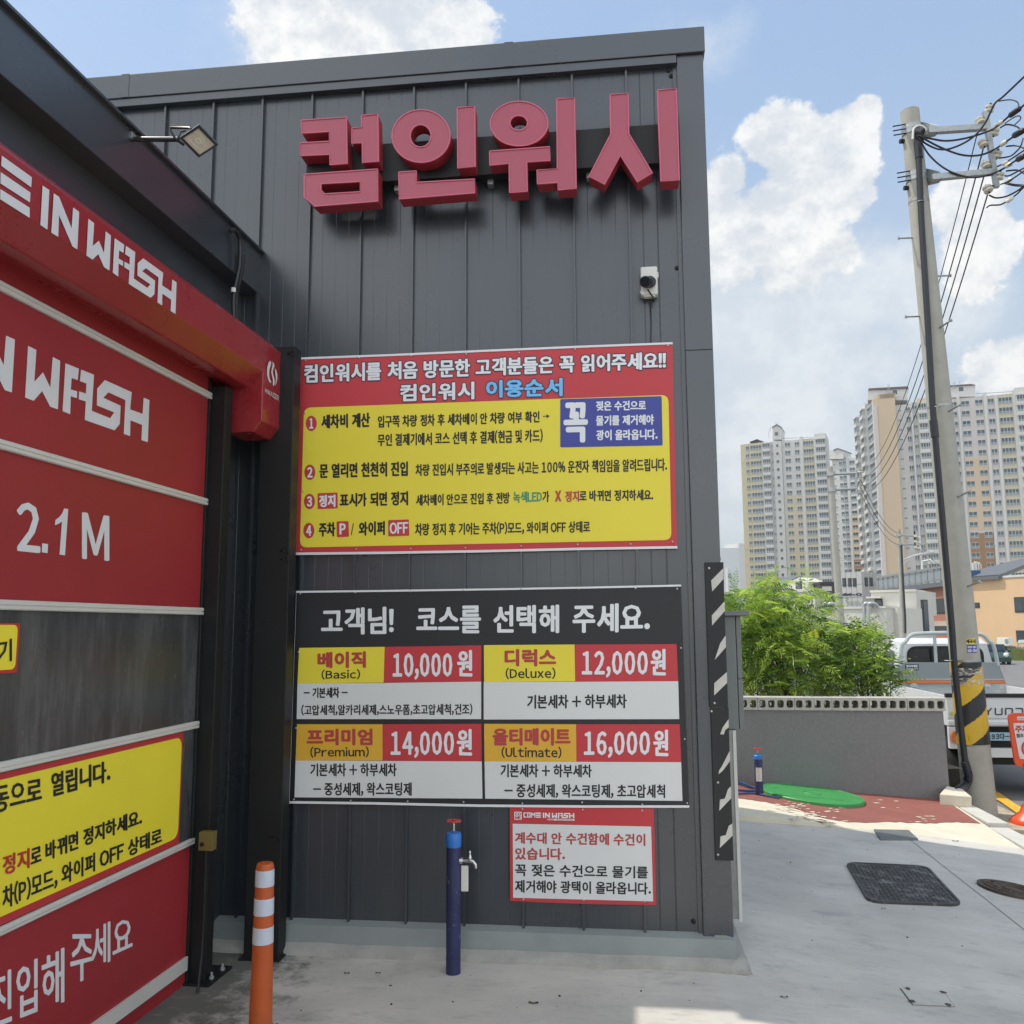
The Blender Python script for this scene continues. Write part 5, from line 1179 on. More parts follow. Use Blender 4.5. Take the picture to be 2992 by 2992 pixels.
def pole_cables():
    Q = lambda x, y, dY=0.: atY(2600 + x * .2071, 280 + y * .2071, PB_.y - .25 + dY)
    M_sl = M_ins; M_bs = M_wire
    cable([Q(390, 560, -.1), Q(560, 600), Q(800, 635), Q(1100, 590), Q(1450, 470, -.1), Q(1700, 270, -.3), Q(1893, 130, -.6), Q(2400, -350, -1.4)], .012, 'black service cable rising from the weather head, topmost under the upper arm', sleeves=((Q(1480, 430, -.1), Q(1600, 355, -.2), .028, M_sl), (Q(1680, 290, -.3), Q(1850, 165, -.5), .034, M_bs)))
    cable([Q(400, 560, -.1), Q(500, 670), Q(700, 755), Q(900, 730), Q(1150, 600), Q(1340, 390, -.1), Q(1480, 110, -.2), Q(1610, 0, -.3), Q(2000, -370, -.8)], .012, 'black cable sagging from the weather head then rising past the top insulator')
    cable([Q(420, 570, -.1), Q(700, 720), Q(1000, 830), Q(1250, 840), Q(1450, 770), Q(1650, 640, -.2), Q(1893, 470, -.5), Q(2400, 80, -1.2)], .012, 'black cable sagging lowest between the two arms', sleeves=((Q(1560, 700, -.1), Q(1650, 640, -.2), .028, M_sl), (Q(1740, 570, -.3), Q(1893, 480, -.5), .038, M_bs)))
    cable([Q(400, 580, -.1), Q(560, 840), Q(800, 1040), Q(1100, 1145), Q(1350, 1130), Q(1560, 1050), Q(1750, 930, -.3), Q(1893, 830, -.5), Q(2400, 440, -1.2)], .012, 'black cable hanging in a deep loop across the lower arm', sleeves=((Q(1630, 1000, -.1), Q(1720, 955, -.2), .028, M_sl), (Q(1800, 900, -.3), Q(1893, 850, -.5), .036, M_bs)))
    cable([Q(1530, 75, -.2), Q(1700, 55, -.3), Q(1800, 90, -.4), Q(1820, 160, -.5)], .008, 'thin looped jumper wire at the very top of the rack')
    cable([Q(1620, 390, -.1), Q(1760, 300, -.2), Q(1830, 285, -.2), Q(1840, 330, -.2), Q(1760, 410, -.1)], .007, 'thin wire loop beside the upper white sleeve')
    cable([Q(1560, 450, -.1), Q(1650, 405, -.1), Q(1780, 430, -.2), Q(1850, 480, -.3), Q(1960, 560, -.4)], .010, 'short double jumper beside the second insulator')
    cable([Q(1540, 880, -.1), Q(1700, 850, -.1), Q(1800, 770, -.2), Q(1850, 700, -.3), Q(1880, 600, -.3)], .009, 'jumper curling up from the middle insulator')
    cable([Q(1640, 712, -.1), Q(1780, 705, -.2), Q(1893, 740, -.3), Q(2100, 860, -.5)], .010, 'jumper running right from the middle of the rack')
    cable([Q(1510, 1000, -.05), Q(1640, 935, -.1), Q(1893, 770, -.3), Q(2300, 480, -.8)], .009, 'cable with a white sleeve below the middle insulator', sleeves=((Q(1580, 970, -.1), Q(1680, 915, -.1), .026, M_sl),))
    cable([Q(1620, 1130, -.1), Q(1700, 1120, -.1), Q(1893, 1020, -.3), Q(2200, 900, -.6)], .009, 'cable leaving right from the fourth insulator')
    cable([Q(1640, 1060, -.1), Q(1800, 1050, -.2), Q(1900, 1100, -.3), Q(2100, 1200, -.5)], .010, 'arched jumper over the fourth insulator')
    cable([Q(1560, 1250, -.1), Q(1700, 1190, -.2), Q(1893, 1060, -.4), Q(2200, 860, -.8)], .009, 'cable with a white sleeve under the fourth insulator', sleeves=((Q(1640, 1215, -.1), Q(1720, 1170, -.2), .026, M_sl),))
    cable([Q(1400, 1400), Q(1500, 1440), Q(1650, 1415), Q(1800, 1340, -.1), Q(1893, 1270, -.2), Q(2200, 1060, -.5)], .010, 'lowest black cable swinging right from the rack foot')
    cable([Q(1365, 1580), Q(1420, 1545), Q(1560, 1535), Q(1680, 1470, -.1), Q(1800, 1380, -.1), Q(1893, 1290, -.2), Q(2200, 1060, -.5)], .009, 'cable with a white sleeve tied to the lowest line', sleeves=((Q(1640, 1500, -.1), Q(1740, 1430, -.1), .026, M_sl),))
    cable([Q(1630, 1230, -.1), Q(1760, 1260, -.2), Q(1893, 1265, -.3), Q(2200, 1270, -.6)], .016, 'thick twisted messenger cable at the foot of the rack')
pole_cables()

def pad_block():
    m = MB(); Y0 = 10.05; P = lambda x, y, Y: atY(x, y, Y)
    Yf = 10.14
    f = [P(2745, 2343, Yf), P(2838, 2347, Yf), P(2840, 2328, Yf), P(2745, 2320, Yf)]
    t0, t1 = P(2766, 2296, 10.38), P(2812, 2305, 10.38)
    b0, b1 = f[0].copy(), f[1].copy(); b0.z -= .06; b1.z -= .06
    lo = [b0, b1, V((t1.x, 10.38, b1.z)), V((t0.x, 10.38, b0.z))]
    m.hexa(lo + [f[3], f[2], t1, t0]); o = m.build('concrete_block', M_lime, bevel=.01); tag(o, 'pale cement block where the black conduit enters the ground', 'concrete block')
pad_block()

# ------------------------------------------------------------------ folding warning board at the right edge
def warn_board():
    B = atZ(2992, 2405, -.625); t = thing('warning_board', 'orange plastic warning board on a post at the right picture edge', 'sign', tuple(B))
    M_o = mat('orange_plastic', (.66, .075, .020), .38, spec=.45, var=.05)
    Yb = B.y; P = lambda x, y, h=0.: atY(x, y, Yb - h)
    m = MB(); m.lathe([(.20, -.02), (.20, .02), (.17, .06), (.09, .12), (.06, .2)], B + V((.06, 0, 0)), n=28); m.build('base', M_o, t, smooth=True)
    m = MB(); m.tube([B + V((.06, 0, .1)), P(2995, 2230)], .02, 10); m.build('post', M_o, t, smooth=True)
    q = [(2946, 2100), (3098, 2090), (3110, 2235), (2966, 2243)]
    q = [(2945, 2084), (3100, 2082), (3090, 2240), (2967, 2240)]
    m = MB(); lp = rquad(q, 18); hole = rquad([(2971, 2094), (3060, 2092), (3060, 2104), (2972, 2105)], 4); m.prism([P(*a, .0) for a in lp], (0, .035, 0), [[P(*a, .0) for a in hole]]); m.build('board', M_o, t, bevel=.004)
    m = MB(); m.flat([P(a, b, .002) for a, b in rquad([(2960, 2113), (3086, 2111), (3080, 2224), (2979, 2217)], 4)]); m.build('plate', mat('board_white', (.60, .60, .60), .5, var=.05), t)
    L = MB(); write(L, '주차', (2967, 2120, 2140, 3006, 2119, 2139), P, 0, 1.2, .004); write(L, '협조 부', (2970, 2144, 2155, 3006, 2143, 2154), P, 1, .5, .004)
    L.flat([P(a, b, .0045) for a, b in ell(3010, 2186, 26, 27)], [[P(a, b, .0045) for a, b in ell(3010, 2186, 19, 20)]], mi=0); L.build('lettering', [M_rtxt, M_blk], t)
    m = MB()
    for x, y in ((2964, 2117), (2981, 2212)): m.lathe([(.008, 0), (.006, .004)], P(x, y, .003), (0, -1, 0), 10)
    m.build('rivet', M_alu, t)
warn_board()

# ------------------------------------------------------------------ parked pickup truck, seen from behind
M_twh = mat('truck_white', (.62, .63, .63), .25, spec=.6, coat=.4, var=.04)
M_tgr = mat('truck_grey', (.22, .245, .25), .4, spec=.5, var=.05)
M_rack = mat('rack_grey', (.40, .43, .43), .4, var=.04)
M_tire = mat('tyre_rubber', (.016, .016, .017), .8, var=.2)
M_und = mat('underbody', (.02, .02, .02), .8)
M_tor = mat('stripe_orange', (.62, .16, .03), .45)
M_lamp = mat('lamp_amber', (.58, .13, .012), .15, spec=.7, coat=.4, var=.25, vscale=30)
def truck():
    X0, Yr, Yc, Zr = 4.17, 12.35, 14.53, -.64
    t = thing('pickup_truck', 'white pickup truck with grey headboard guard parked at the kerb', 'truck', (X0 + .87, Yr, Zr))
    O = V((X0, Yr, Zr)); B = lambda x, y, z: O + V((x, y, z)); W_ = 1.60; yc = Yc - Yr
    def zz(py, Y): return atY(2800, py, Y).z - Zr
    ztop, zbot = zz(2033, Yr), zz(2121, Yr)
    bx = lambda m, lo, hi, mi=0: m.box(B(*lo), B(*hi), mi)
    # chassis, wheels
    m = MB(); bx(m, (.35, .25, .38), (1.39, yc + 1.5, .56)); bx(m, (.1, .15, .58), (W_ - .1, yc + .05, zbot - .02)); m.build('chassis', M_und, t)
    m = MB(); bx(m, (.18, .02, .50), (W_ - .18, .10, .62)); bx(m, (.0, .0, zbot - .29), (.26, .06, zbot - .012)); bx(m, (W_ - .26, .0, zbot - .29), (W_, .06, zbot - .012)); m.build('rear_bumper', M_twh, t, bevel=.01)
    for y in (.62, yc + 1.25):
        for x in (.05, W_ - .26):
            w = MB(); w.lathe([(.20, 0), (.30, .012), (.325, .05), (.325, .16), (.30, .198), (.20, .21)], B(x, y, .325), (1, 0, 0), 28); wo = w.build('wheel', M_tire, t, smooth=True)
            w = MB(); w.lathe([(.195, -.004), (.19, .03), (.10, .05), (.06, .02)], B(x, y, .325), (1, 0, 0), 20); w.lathe([(.195, .214), (.19, .18), (.10, .16)], B(x, y, .325), (1, 0, 0), 20); w.build('rim', M_gal, wo, smooth=True)
    # bed
    m = MB(); bx(m, (.02, .03, zbot - .01), (W_ - .02, yc, zbot + .03)); m.build('bed_floor', M_tgr, t)
    for x in (0, W_ - .035):
        m = MB(); bx(m, (x, .035, zbot), (x + .035, yc - .02, ztop)); m.build('side_gate', M_twh, t, bevel=.006)
    m = MB(); f = lambda z: z
    pr = [(0, zbot), (-.012, zbot + .02), (-.012, zbot + .06), (0, zbot + .075), (0, zbot + .09), (-.012, zbot + .105), (-.004, ztop - .03), (-.004, ztop), (.03, ztop), (.03, zbot)]
    m.prism([B(0, y, z) for y, z in pr], (W_, 0, 0)); tg = m.build('tailgate', M_twh, t, bevel=.004)
    m = MB(); bx(m, (-.012, -.02, ztop - .02), (W_ + .012, .045, ztop + .03)); m.build('top_rail', M_tire, t, bevel=.008)
    P = lambda px, py, h=0.: atY(px, py, Yr - .014 - h)
    L = MB(); x = 2868
    # wide block lettering on the tailgate
    G = {'H': [[(0, 0), (.16, 0), (.16, .42), (.84, .42), (.84, 0), (1, 0), (1, 1), (.84, 1), (.84, .58), (.16, .58), (.16, 1), (0, 1)]],
         'Y': [[(.42, 0), (.58, 0), (.58, .42), (1, 1), (.80, 1), (.5, .56), (.2, 1), (0, 1), (.42, .42)]],
         'U': [[(0, .12), (.12, 0), (.88, 0), (1, .12), (1, 1), (.84, 1), (.84, .16), (.16, .16), (.16, 1), (0, 1)]],
         'N': [[(0, 0), (.16, 0), (.16, .84), (.84, .84), (.84, 0), (1, 0), (1, .88), (.88, 1), (0, 1)]],
         'D': [[(0, 0), (.88, 0), (1, .12), (1, .88), (.88, 1), (0, 1), (0, .84), (.84, .84), (.84, .16), (0, .16)]],
         'A': [[(0, 0), (.16, 0), (.16, .34), (.84, .34), (.84, 0), (1, 0), (1, .88), (.88, 1), (.12, 1), (0, .88)]], 'I': [[(.4, 0), (.6, 0), (.6, 1), (.4, 1)]]}
    x = 2846.5
    for ch in 'HYUNDAI':
        w = 23 if ch != 'I' else 12
        for l in G[ch]: L.flat([P(x + u * w, 2089.5 - v * 21, .004) for u, v in l])
        x += w + 7.2
    L.build('lettering', M_dknavy, tg)
    m = MB(); m.quad(*[P(a, b, .004) for a, b in ((2777, 2091), (2791, 2091), (2791, 2080), (2777, 2080))]); m.build('sticker', mat('lime_sticker', (.45, .55, .06), .5), tg)
    for x in (0.02, W_ - .24):
        m = MB(); lp = rrect(x, zbot - .22, x + .22, zbot - .06, .07); m.prism([B(a, -.03, b) for a, b in lp], (0, .05, 0)); m.build('tail_lamp', M_lamp, t, bevel=.01)
    PY = Yr - .05; m = MB(); p0 = atY(2886, 2164, PY); m.box((p0.x, PY, p0.z), (p0.x + .44, PY + .02, atY(2886, 2140, PY).z)); pl = m.build('number_plate', mat('plate_blue', (.28, .42, .52), .4, var=.05), t, bevel=.003)
    L = MB(); PP = lambda px, py, h: atY(px, py, PY - h); write(L, '93다-6', (2898, 2144, 2161, 2960, 2143, 2160), PP, 0, .7, .003); L.build('lettering', M_blk, pl)
    # cab
    zc = lambda py: zz(py, Yc + .1)
    cabp = [(0, .62), (1.45, .62), (1.62, .95), (1.50, 1.22), (1.05, 1.88), (.75, 1.98), (.10, 1.985), (.02, 1.9), (0, 1.3)]
    m = MB(); 
    def cab_ring(x, inset): return [B(x, yc + .12 + y, z - inset * (1 if z > 1.5 else 0)) for y, z in cabp]
    secs = [(.02, .10), (.06, .0), (W_ - .06, .0), (W_ - .02, .10)]
    xs = [.02, .05, .17, W_ - .17, W_ - .05, W_ - .02]
    vs = []; 
    for x in (.03, W_ - .03):
        pass
    rings = []
    for x, top in ((.03, 1.25), (.06, 1.35), (.17, 1.93), (.24, 1.985), (W_ - .24, 1.985), (W_ - .17, 1.93), (W_ - .06, 1.35), (W_ - .03, 1.25)):
        rings.append([B(x, yc + .12 + y, min(z, top if z > 1.3 else z)) for y, z in cabp])
    k = len(cabp); vs = [q for r in rings for q in r]; fs = [(i * k + j, (i + 1) * k + j, (i + 1) * k + (j + 1) % k, i * k + (j + 1) % k) for i in range(len(rings) - 1) for j in range(k)] + [tuple(range(k)), tuple((len(rings) - 1) * k + j for j in reversed(range(k)))]
    m.add(vs, fs); cab_ = m.build('cab', M_twh, t, smooth=True)
    m = MB(); m.prism([B(a, yc + .117, b) for a, b in rrect(.27, 1.33, W_ - .27, 1.83, .12)], (0, .02, 0)); m.build('rear_window', M_gls, cab_)
    m = MB(); m.prism([B(a, yc + .116, b) for a, b in rrect(.235, 1.30, W_ - .235, 1.865, .14)], (0, .01, 0), [[B(a, yc + .116, b) for a, b in rrect(.27, 1.33, W_ - .27, 1.83, .12)]]); m.build('window_seal', M_tire, cab_)
    for s in (0, 1):
        x = .055 if s == 0 else W_ - .055; dx = .09
        f = lambda y, z: B((x + (z - 1.33) / .5 * dx * (1 if s == 0 else -1)) + (-.012 if s == 0 else .012), yc + .12 + y, z)
        m = MB(); m.flat([f(.25, 1.36), f(1.18, 1.36), f(.9, 1.76), f(.3, 1.78)]); m.build('side_window', M_gls, cab_)
    m = MB(); bx(m, (-.20, yc + 1.25, 1.15), (-.06, yc + 1.30, 1.48)); m.tube([B(-.06, yc + 1.28, 1.25), B(.05, yc + 1.32, 1.2)], .015, 6); m.build('mirror', M_tgr, t, bevel=.02)
    # headboard guard
    yg = yc - .02; zp1, zp0 = zz(1935, Yc), ztop + .02
    m = MB(); m.prism([B(a, yg, b) for a, b in ((-.01, zp0), (W_ + .01, zp0), (W_ - .085, zp1), (.075, zp1))], (0, .04, 0)); gp = m.build('headboard', M_tgr, t, bevel=.005)
    for z0, z1, mm, nm in ((zz(1996, Yc), zz(1988, Yc), M_tor, 'orange_stripe'), (zz(1986, Yc), zz(1983, Yc), M_rack, 'ridge'), (zz(2014, Yc), zz(2012, Yc), M_rack, 'ridge')):
        k0 = .085 * (z0 - zp0) / (zp1 - zp0)
        m = MB(); bx(m, (k0 + .005, yg - .006, z0), (W_ - k0 - .005, yg + .001, z1)); m.build(nm, mm, gp)
    for x in (.24, W_ - .30):
        m = MB(); m.lathe([(.06, 0), (.055, .008)], B(x + .03, yg, zz(2007, Yc)), (0, -1, 0), 18); m.tube([B(x, yg - .015, zz(2007, Yc)), B(x + .05, yg - .02, zz(2007, Yc)), B(x + .06, yg - .02, zz(2010, Yc))], .008, 6); m.build('rope_hook', M_rack, gp, smooth=True)
    PS = lambda px, py, h: atY(px, py, Yr + yg - .002 - h)
    m = MB(); m.quad(*[PS(a, b, .001) for a, b in ((2645, 1959), (2684, 1959), (2684, 1941), (2645, 1941))]); m.build('name_sticker', M_blk, gp)
    L = MB(); write(L, '현대적재함', (2648, 1943, 1950, 2681, 1943, 1950), PS, 0, .3, .003); write(L, '052)288.7377', (2648, 1952, 1957, 2682, 1952, 1957), PS, 0, .2, .003); L.build('lettering', M_ptxt, gp)
    m = MB(); zt_ = zz(1851, Yc); arc = spline([B(.085, yg + .02, zp1 - .05), B(.13, yg + .02, zp1 + .25), B(.19, yg + .02, zt_ - .12), B(.27, yg + .02, zt_ - .03), B(.40, yg + .02, zt_), B(.87, yg + .02, zt_ + .012), B(W_ - .40, yg + .02, zt_), B(W_ - .27, yg + .02, zt_ - .03), B(W_ - .19, yg + .02, zt_ - .12), B(W_ - .13, yg + .02, zp1 + .25), B(W_ - .085, yg + .02, zp1 - .05)], 5)
    m.tube(arc, .03, 8)
    m.build('guard_hoop', M_rack, t, smooth=True)
    for x in (.60, .98, W_ - .40):
        m = MB(); bx(m, (x, yg + .005, zp1 - .02), (x + .04, yg + .035, zt_ + .005)); m.build('guard_bar', M_rack, t)
truck()

# ------------------------------------------------------------------ small dark green car further back
def far_car():
    c = atY(2903, 1942, 64.5); t = thing('parked_car', 'small dark green hatchback parked far down the road', 'car', tuple(c)); S = .97
    Mg = mat('car_green', (.012, .045, .040), .25, coat=.5); ca, sa = math.cos(rad(76)), math.sin(rad(76))
    P = lambda x, y, z: c + V((x * ca - y * sa, x * sa + y * ca, z)) * S
    prof = [(-1.9, .25), (1.9, .25), (1.92, .75), (1.45, .88), (1.15, 1.38), (-.2, 1.42), (-.85, .95), (-1.75, .82), (-1.92, .55)]
    m = MB(); rings = [[P(x * (1 if abs(y) < .8 else .97), y * (1 if z < .95 else .84), z) for x, z in prof] for y in (-.86, -.8, .8, .86)]; k = len(prof)
    m.add([q for r in rings for q in r], [(i * k + j, (i + 1) * k + j, (i + 1) * k + (j + 1) % k, i * k + (j + 1) % k) for i in range(3) for j in range(k)] + [tuple(range(k)), tuple(3 * k + j for j in reversed(range(k)))]); m.build('body', Mg, t)
    m = MB(); m.quad(*[P(x, y, z) for x, y, z in ((-.84, -.66, .99), (-.84, .66, .99), (-.27, .60, 1.37), (-.27, -.60, 1.37))]); q = [m]
    m2 = MB(); m2.v = [v_ + (P(-.84, 0, 1.2) - P(-.5, 0, 1.1)) * .03 for v_ in m.v]; m2.f = m.f; m2.m = m.m; m2.build('windscreen', M_gls, t)
    for s in (-1, 1):
        m = MB(); m.quad(*[P(x, s * y, z) for x, y, z in ((-.62, .86, .98), (1.2, .86, .98), (1.0, .75, 1.33), (-.15, .75, 1.36))]); m.build('side_window', M_gls, t)
        m = MB(); m.ball(P(-1.72, s * .58, .72), .17 * S, 12); m.build('headlight', M_whp, t, smooth=True)
        m = MB(); m.ball(P(-.5, s * .98, 1.0), .12 * S, 8); m.build('mirror', Mg, t, smooth=True)
        for x in (-1.2, 1.2):
            m = MB(); a = P(x, s * .88, .31) - P(x, s * .70, .31); m.lathe([(.31 * S, 0), (.31 * S, a.length), (.2 * S, a.length + .01)], P(x, s * .70, .31), a, 18); wo = m.build('wheel', M_tire, t, smooth=True)
            m = MB(); m.lathe([(.19 * S, a.length + .012), (.08 * S, a.length + .02)], P(x, s * .70, .31), a, 14); m.build('rim', M_gal, wo)
far_car()

# ------------------------------------------------------------------ further poles, lamps and overhead lines
def far_pole(label, top, base, Y, rt, arms, steps=()):
    b = atY(*base, Y); b.z = z_road(0, Y) - .3; p = atY(*top, Y); t = thing('utility_pole', label, 'utility pole', tuple(b), 'utility poles')
    bb = atY(*base, Y); ax = (p - bb).normalized(); b0 = p - ax * ((p.z - b.z) / ax.z)
    m = MB(); L_ = (p - b0).length; m.tube([b0, p], [rt * 1.5, rt], 16); m.build('shaft', M_pole, t, smooth=True)
    rk = []
    for (x0, y0, x1, y1) in arms:
        a, e = atY(x0, y0, Y), atY(x1, y1, Y); m = MB(); m.tube([a, e], .05 * rt / .1, 6); m.build('arm', M_gal, t)
        m = MB(); m.lathe([(rt * 1.45, -.07), (rt * 1.45, .07)], a, ax, 14); m.build('clamp', M_gal, t); rk.append(e)
    return t, rk
pt2, rk2 = far_pole('slimmer concrete pole with two arms rising above the leafy shrub', (2425, 1366), (2457, 1832), 34, .105, ((2426, 1386, 2500, 1383), (2431, 1432, 2503, 1428)))
m = MB(); m.tube([atY(2501, 1372, 34), atY(2503, 1440, 34)], .05, 6); m.build('rack', M_gal, pt2)
for y in (1376, 1396, 1418, 1436):
    m = MB(); m.lathe([(.03, -.06), (.08, -.05), (.04, 0), (.08, .05), (.03, .06)], atY(2512, y, 34), n=12); m.build('insulator', M_ins, pt2, smooth=True)
pt3, rk3 = far_pole('distant thin concrete pole carrying a curved street lamp', (2626, 1547), (2640, 1855), 52, .10, ((2628, 1564, 2672, 1566), (2629, 1592, 2672, 1590)))
m = MB(); m.tube([atY(2672, 1552, 52), atY(2673, 1602, 52)], .05, 6); m.build('rack', M_trimd, pt3)
for y in (1566, 1582, 1598):
    m = MB(); m.lathe([(.03, -.08), (.10, -.06), (.10, .06), (.03, .08)], atY(2674, y, 52), n=10); m.tube([atY(2674, y, 52), atY(2690, y + 6, 52)], .05, 6); m.build('insulator', M_ins, pt3, smooth=True)
m = MB(); m.tube(spline([atY(x, y, 52) for x, y in ((2637, 1638), (2655, 1629), (2680, 1621), (2698, 1618))], 5), .055, 8); m.tube(spline([atY(x, y, 52) for x, y in ((2638, 1650), (2648, 1640), (2662, 1628))], 4), .03, 6); m.build('lamp_arm', M_whp, pt3, smooth=True)
m = MB(); a, e = atY(2696, 1620, 52), atY(2728, 1613, 52); m.tube([a, a.lerp(e, .3), a.lerp(e, .8), e], [.06, .13, .13, .05], 10); m.build('lamp_head', mat('lamp_grey', (.45, .45, .44), .4), pt3, smooth=True)
m = MB(); m.tube(spline([atY(x, y, 51.8) for x, y in ((2634, 1592), (2639, 1700), (2645, 1800), (2646, 1850))], 4), .05, 6); m.build('riser_conduit', M_cond, pt3)
lm = thing('street_lamp', 'slim white street lamp far behind the white building roof', 'street lamp', tuple(atY(2697, 1706, 150)))
m = MB(); m.tube([atY(2698, 1720, 150), atY(2694, 1640, 150)], [.18, .13], 10); m.build('post', M_whp, lm, smooth=True)
m = MB(); m.tube([atY(2694, 1640, 150), atY(2712, 1637, 150), atY(2720, 1635, 150)], [.10, .16, .10], 8); m.build('lamp_head', M_whp, lm, smooth=True)
def line(a, b, sag, r, label, n=26):
    pts = [a.lerp(b, i / n) - V((0, 0, sag * 4 * (i / n) * (1 - i / n))) for i in range(n + 1)]
    m = MB(); m.tube(pts, r, 5); tag(m.build('power_line', M_wire, smooth=True), label, 'power line', 'overhead power lines')
Q = lambda x, y, dY=0.: atY(2600 + x * .2071, 280 + y * .2071, PB_.y - .25 + dY)
e2 = [atY(2512, y, 34) for y in (1376, 1396, 1418, 1436)]
for i, (x, y) in enumerate(((1290, 300), (1330, 700), (1370, 980), (1400, 1320))):
    line(Q(x, y, .05), e2[i], SAG[i], (.007, .009, .009, .009)[i], ('topmost thin', 'second', 'third', 'lowest')[i] + ' wire running from the pole rack down to the far pole')
e3 = [atY(2630, y, 52) for y in (1556, 1570, 1590)]
for i in range(3): line(e2[i + 1], e3[i], .55, .012, ('upper', 'middle', 'lower')[i] + ' wire between the two distant poles')
e4 = [atY(2780, y, 90) for y in (1668, 1672)]
for i in range(2): line(atY(2674, 1570 + 20 * i, 52), e4[i] + V((0, 0, 0)), .5, .014, ('upper', 'lower')[i] + ' wire running on right from the lamp pole')

# ------------------------------------------------------------------ buildings in the middle distance
M_wwh = mat('white_render', (.56, .54, .48), .85, var=.05, vscale=.6); M_wgr = mat('stone_cladding', (.40, .40, .385), .8, var=.10, vscale=.7)
M_sal = mat('salmon_render', (.40, .17, .105), .85, var=.06, vscale=.5); M_pea = mat('peach_render', (.62, .42, .24), .85, var=.05, vscale=.5)
M_dk = mat('dark_cladding', (.045, .042, .042), .6, var=.15, vscale=3); M_rf = mat('grey_metal_roof', (.12, .125, .135), .5, var=.1); M_cr = mat('cream_band', (.50, .43, .34), .8)
M_win = mat('window_glass', (.035, .05, .06), .08, spec=.8, var=.3, vscale=.8); M_winf = mat('window_frame_white', (.55, .55, .53), .5); M_winb = mat('window_frame_dark', (.03, .03, .03), .5)
ZB = -2.0
class Frame:
    """upright plane between two picture points at given distances"""
    def __init__(s, p0, Y0, p1, Y1, k=1.):
        s.k = k
        a, b = atY(*p0, Y0), atY(*p1, Y1); s.o = V((a.x, a.y, 0)); d = V((b.x - a.x, b.y - a.y, 0)); s.w = d.length; s.u = d / s.w; s.n = V((s.u.y, -s.u.x, 0)); s.z0, s.z1 = a.z, b.z
    def P(s, u, z, h=0.): return s.o + s.u * u + s.n * h * s.k + V((0, 0, z))
    def px(s, x, y, h=0.):
        r = ray(x, y); q = s.o + s.n * h * s.k - EYEV; k = s.n.dot(q) / s.n.dot(r); return EYEV + r * k
    def uz(s, x, y): p = s.px(x, y); return (p - s.o).dot(s.u), p.z
    def box(s, mb, u0, u1, z0, z1, h0, h1, mi=0): mb.hexa([s.P(u0, z0, h1), s.P(u1, z0, h1), s.P(u1, z0, h0), s.P(u0, z0, h0), s.P(u0, z1, h1), s.P(u1, z1, h1), s.P(u1, z1, h0), s.P(u0, z1, h0)], mi)
def window(fr, x0, y0, x1, y1, parent, mull=1, frm=None, name='window', fw=.12):
    (u0, z1), (u1, _) = fr.uz(x0, y0), fr.uz(x1, y0); _, z0 = fr.uz((x0 + x1) / 2, y1); frm = frm or M_winb
    m = MB(); fr.box(m, u0 - fw, u1 + fw, z0 - fw, z1 + fw, -.05, .03); w = m.build(name, frm, parent)
    m = MB(); n = mull + 1
    for i in range(n):
        a = u0 + (u1 - u0) * i / n; b = u0 + (u1 - u0) * (i + 1) / n; fr.box(m, a + (.03 if i else 0), b, z0, z1, .0, .045)
    m.build('pane', M_win, w); return w
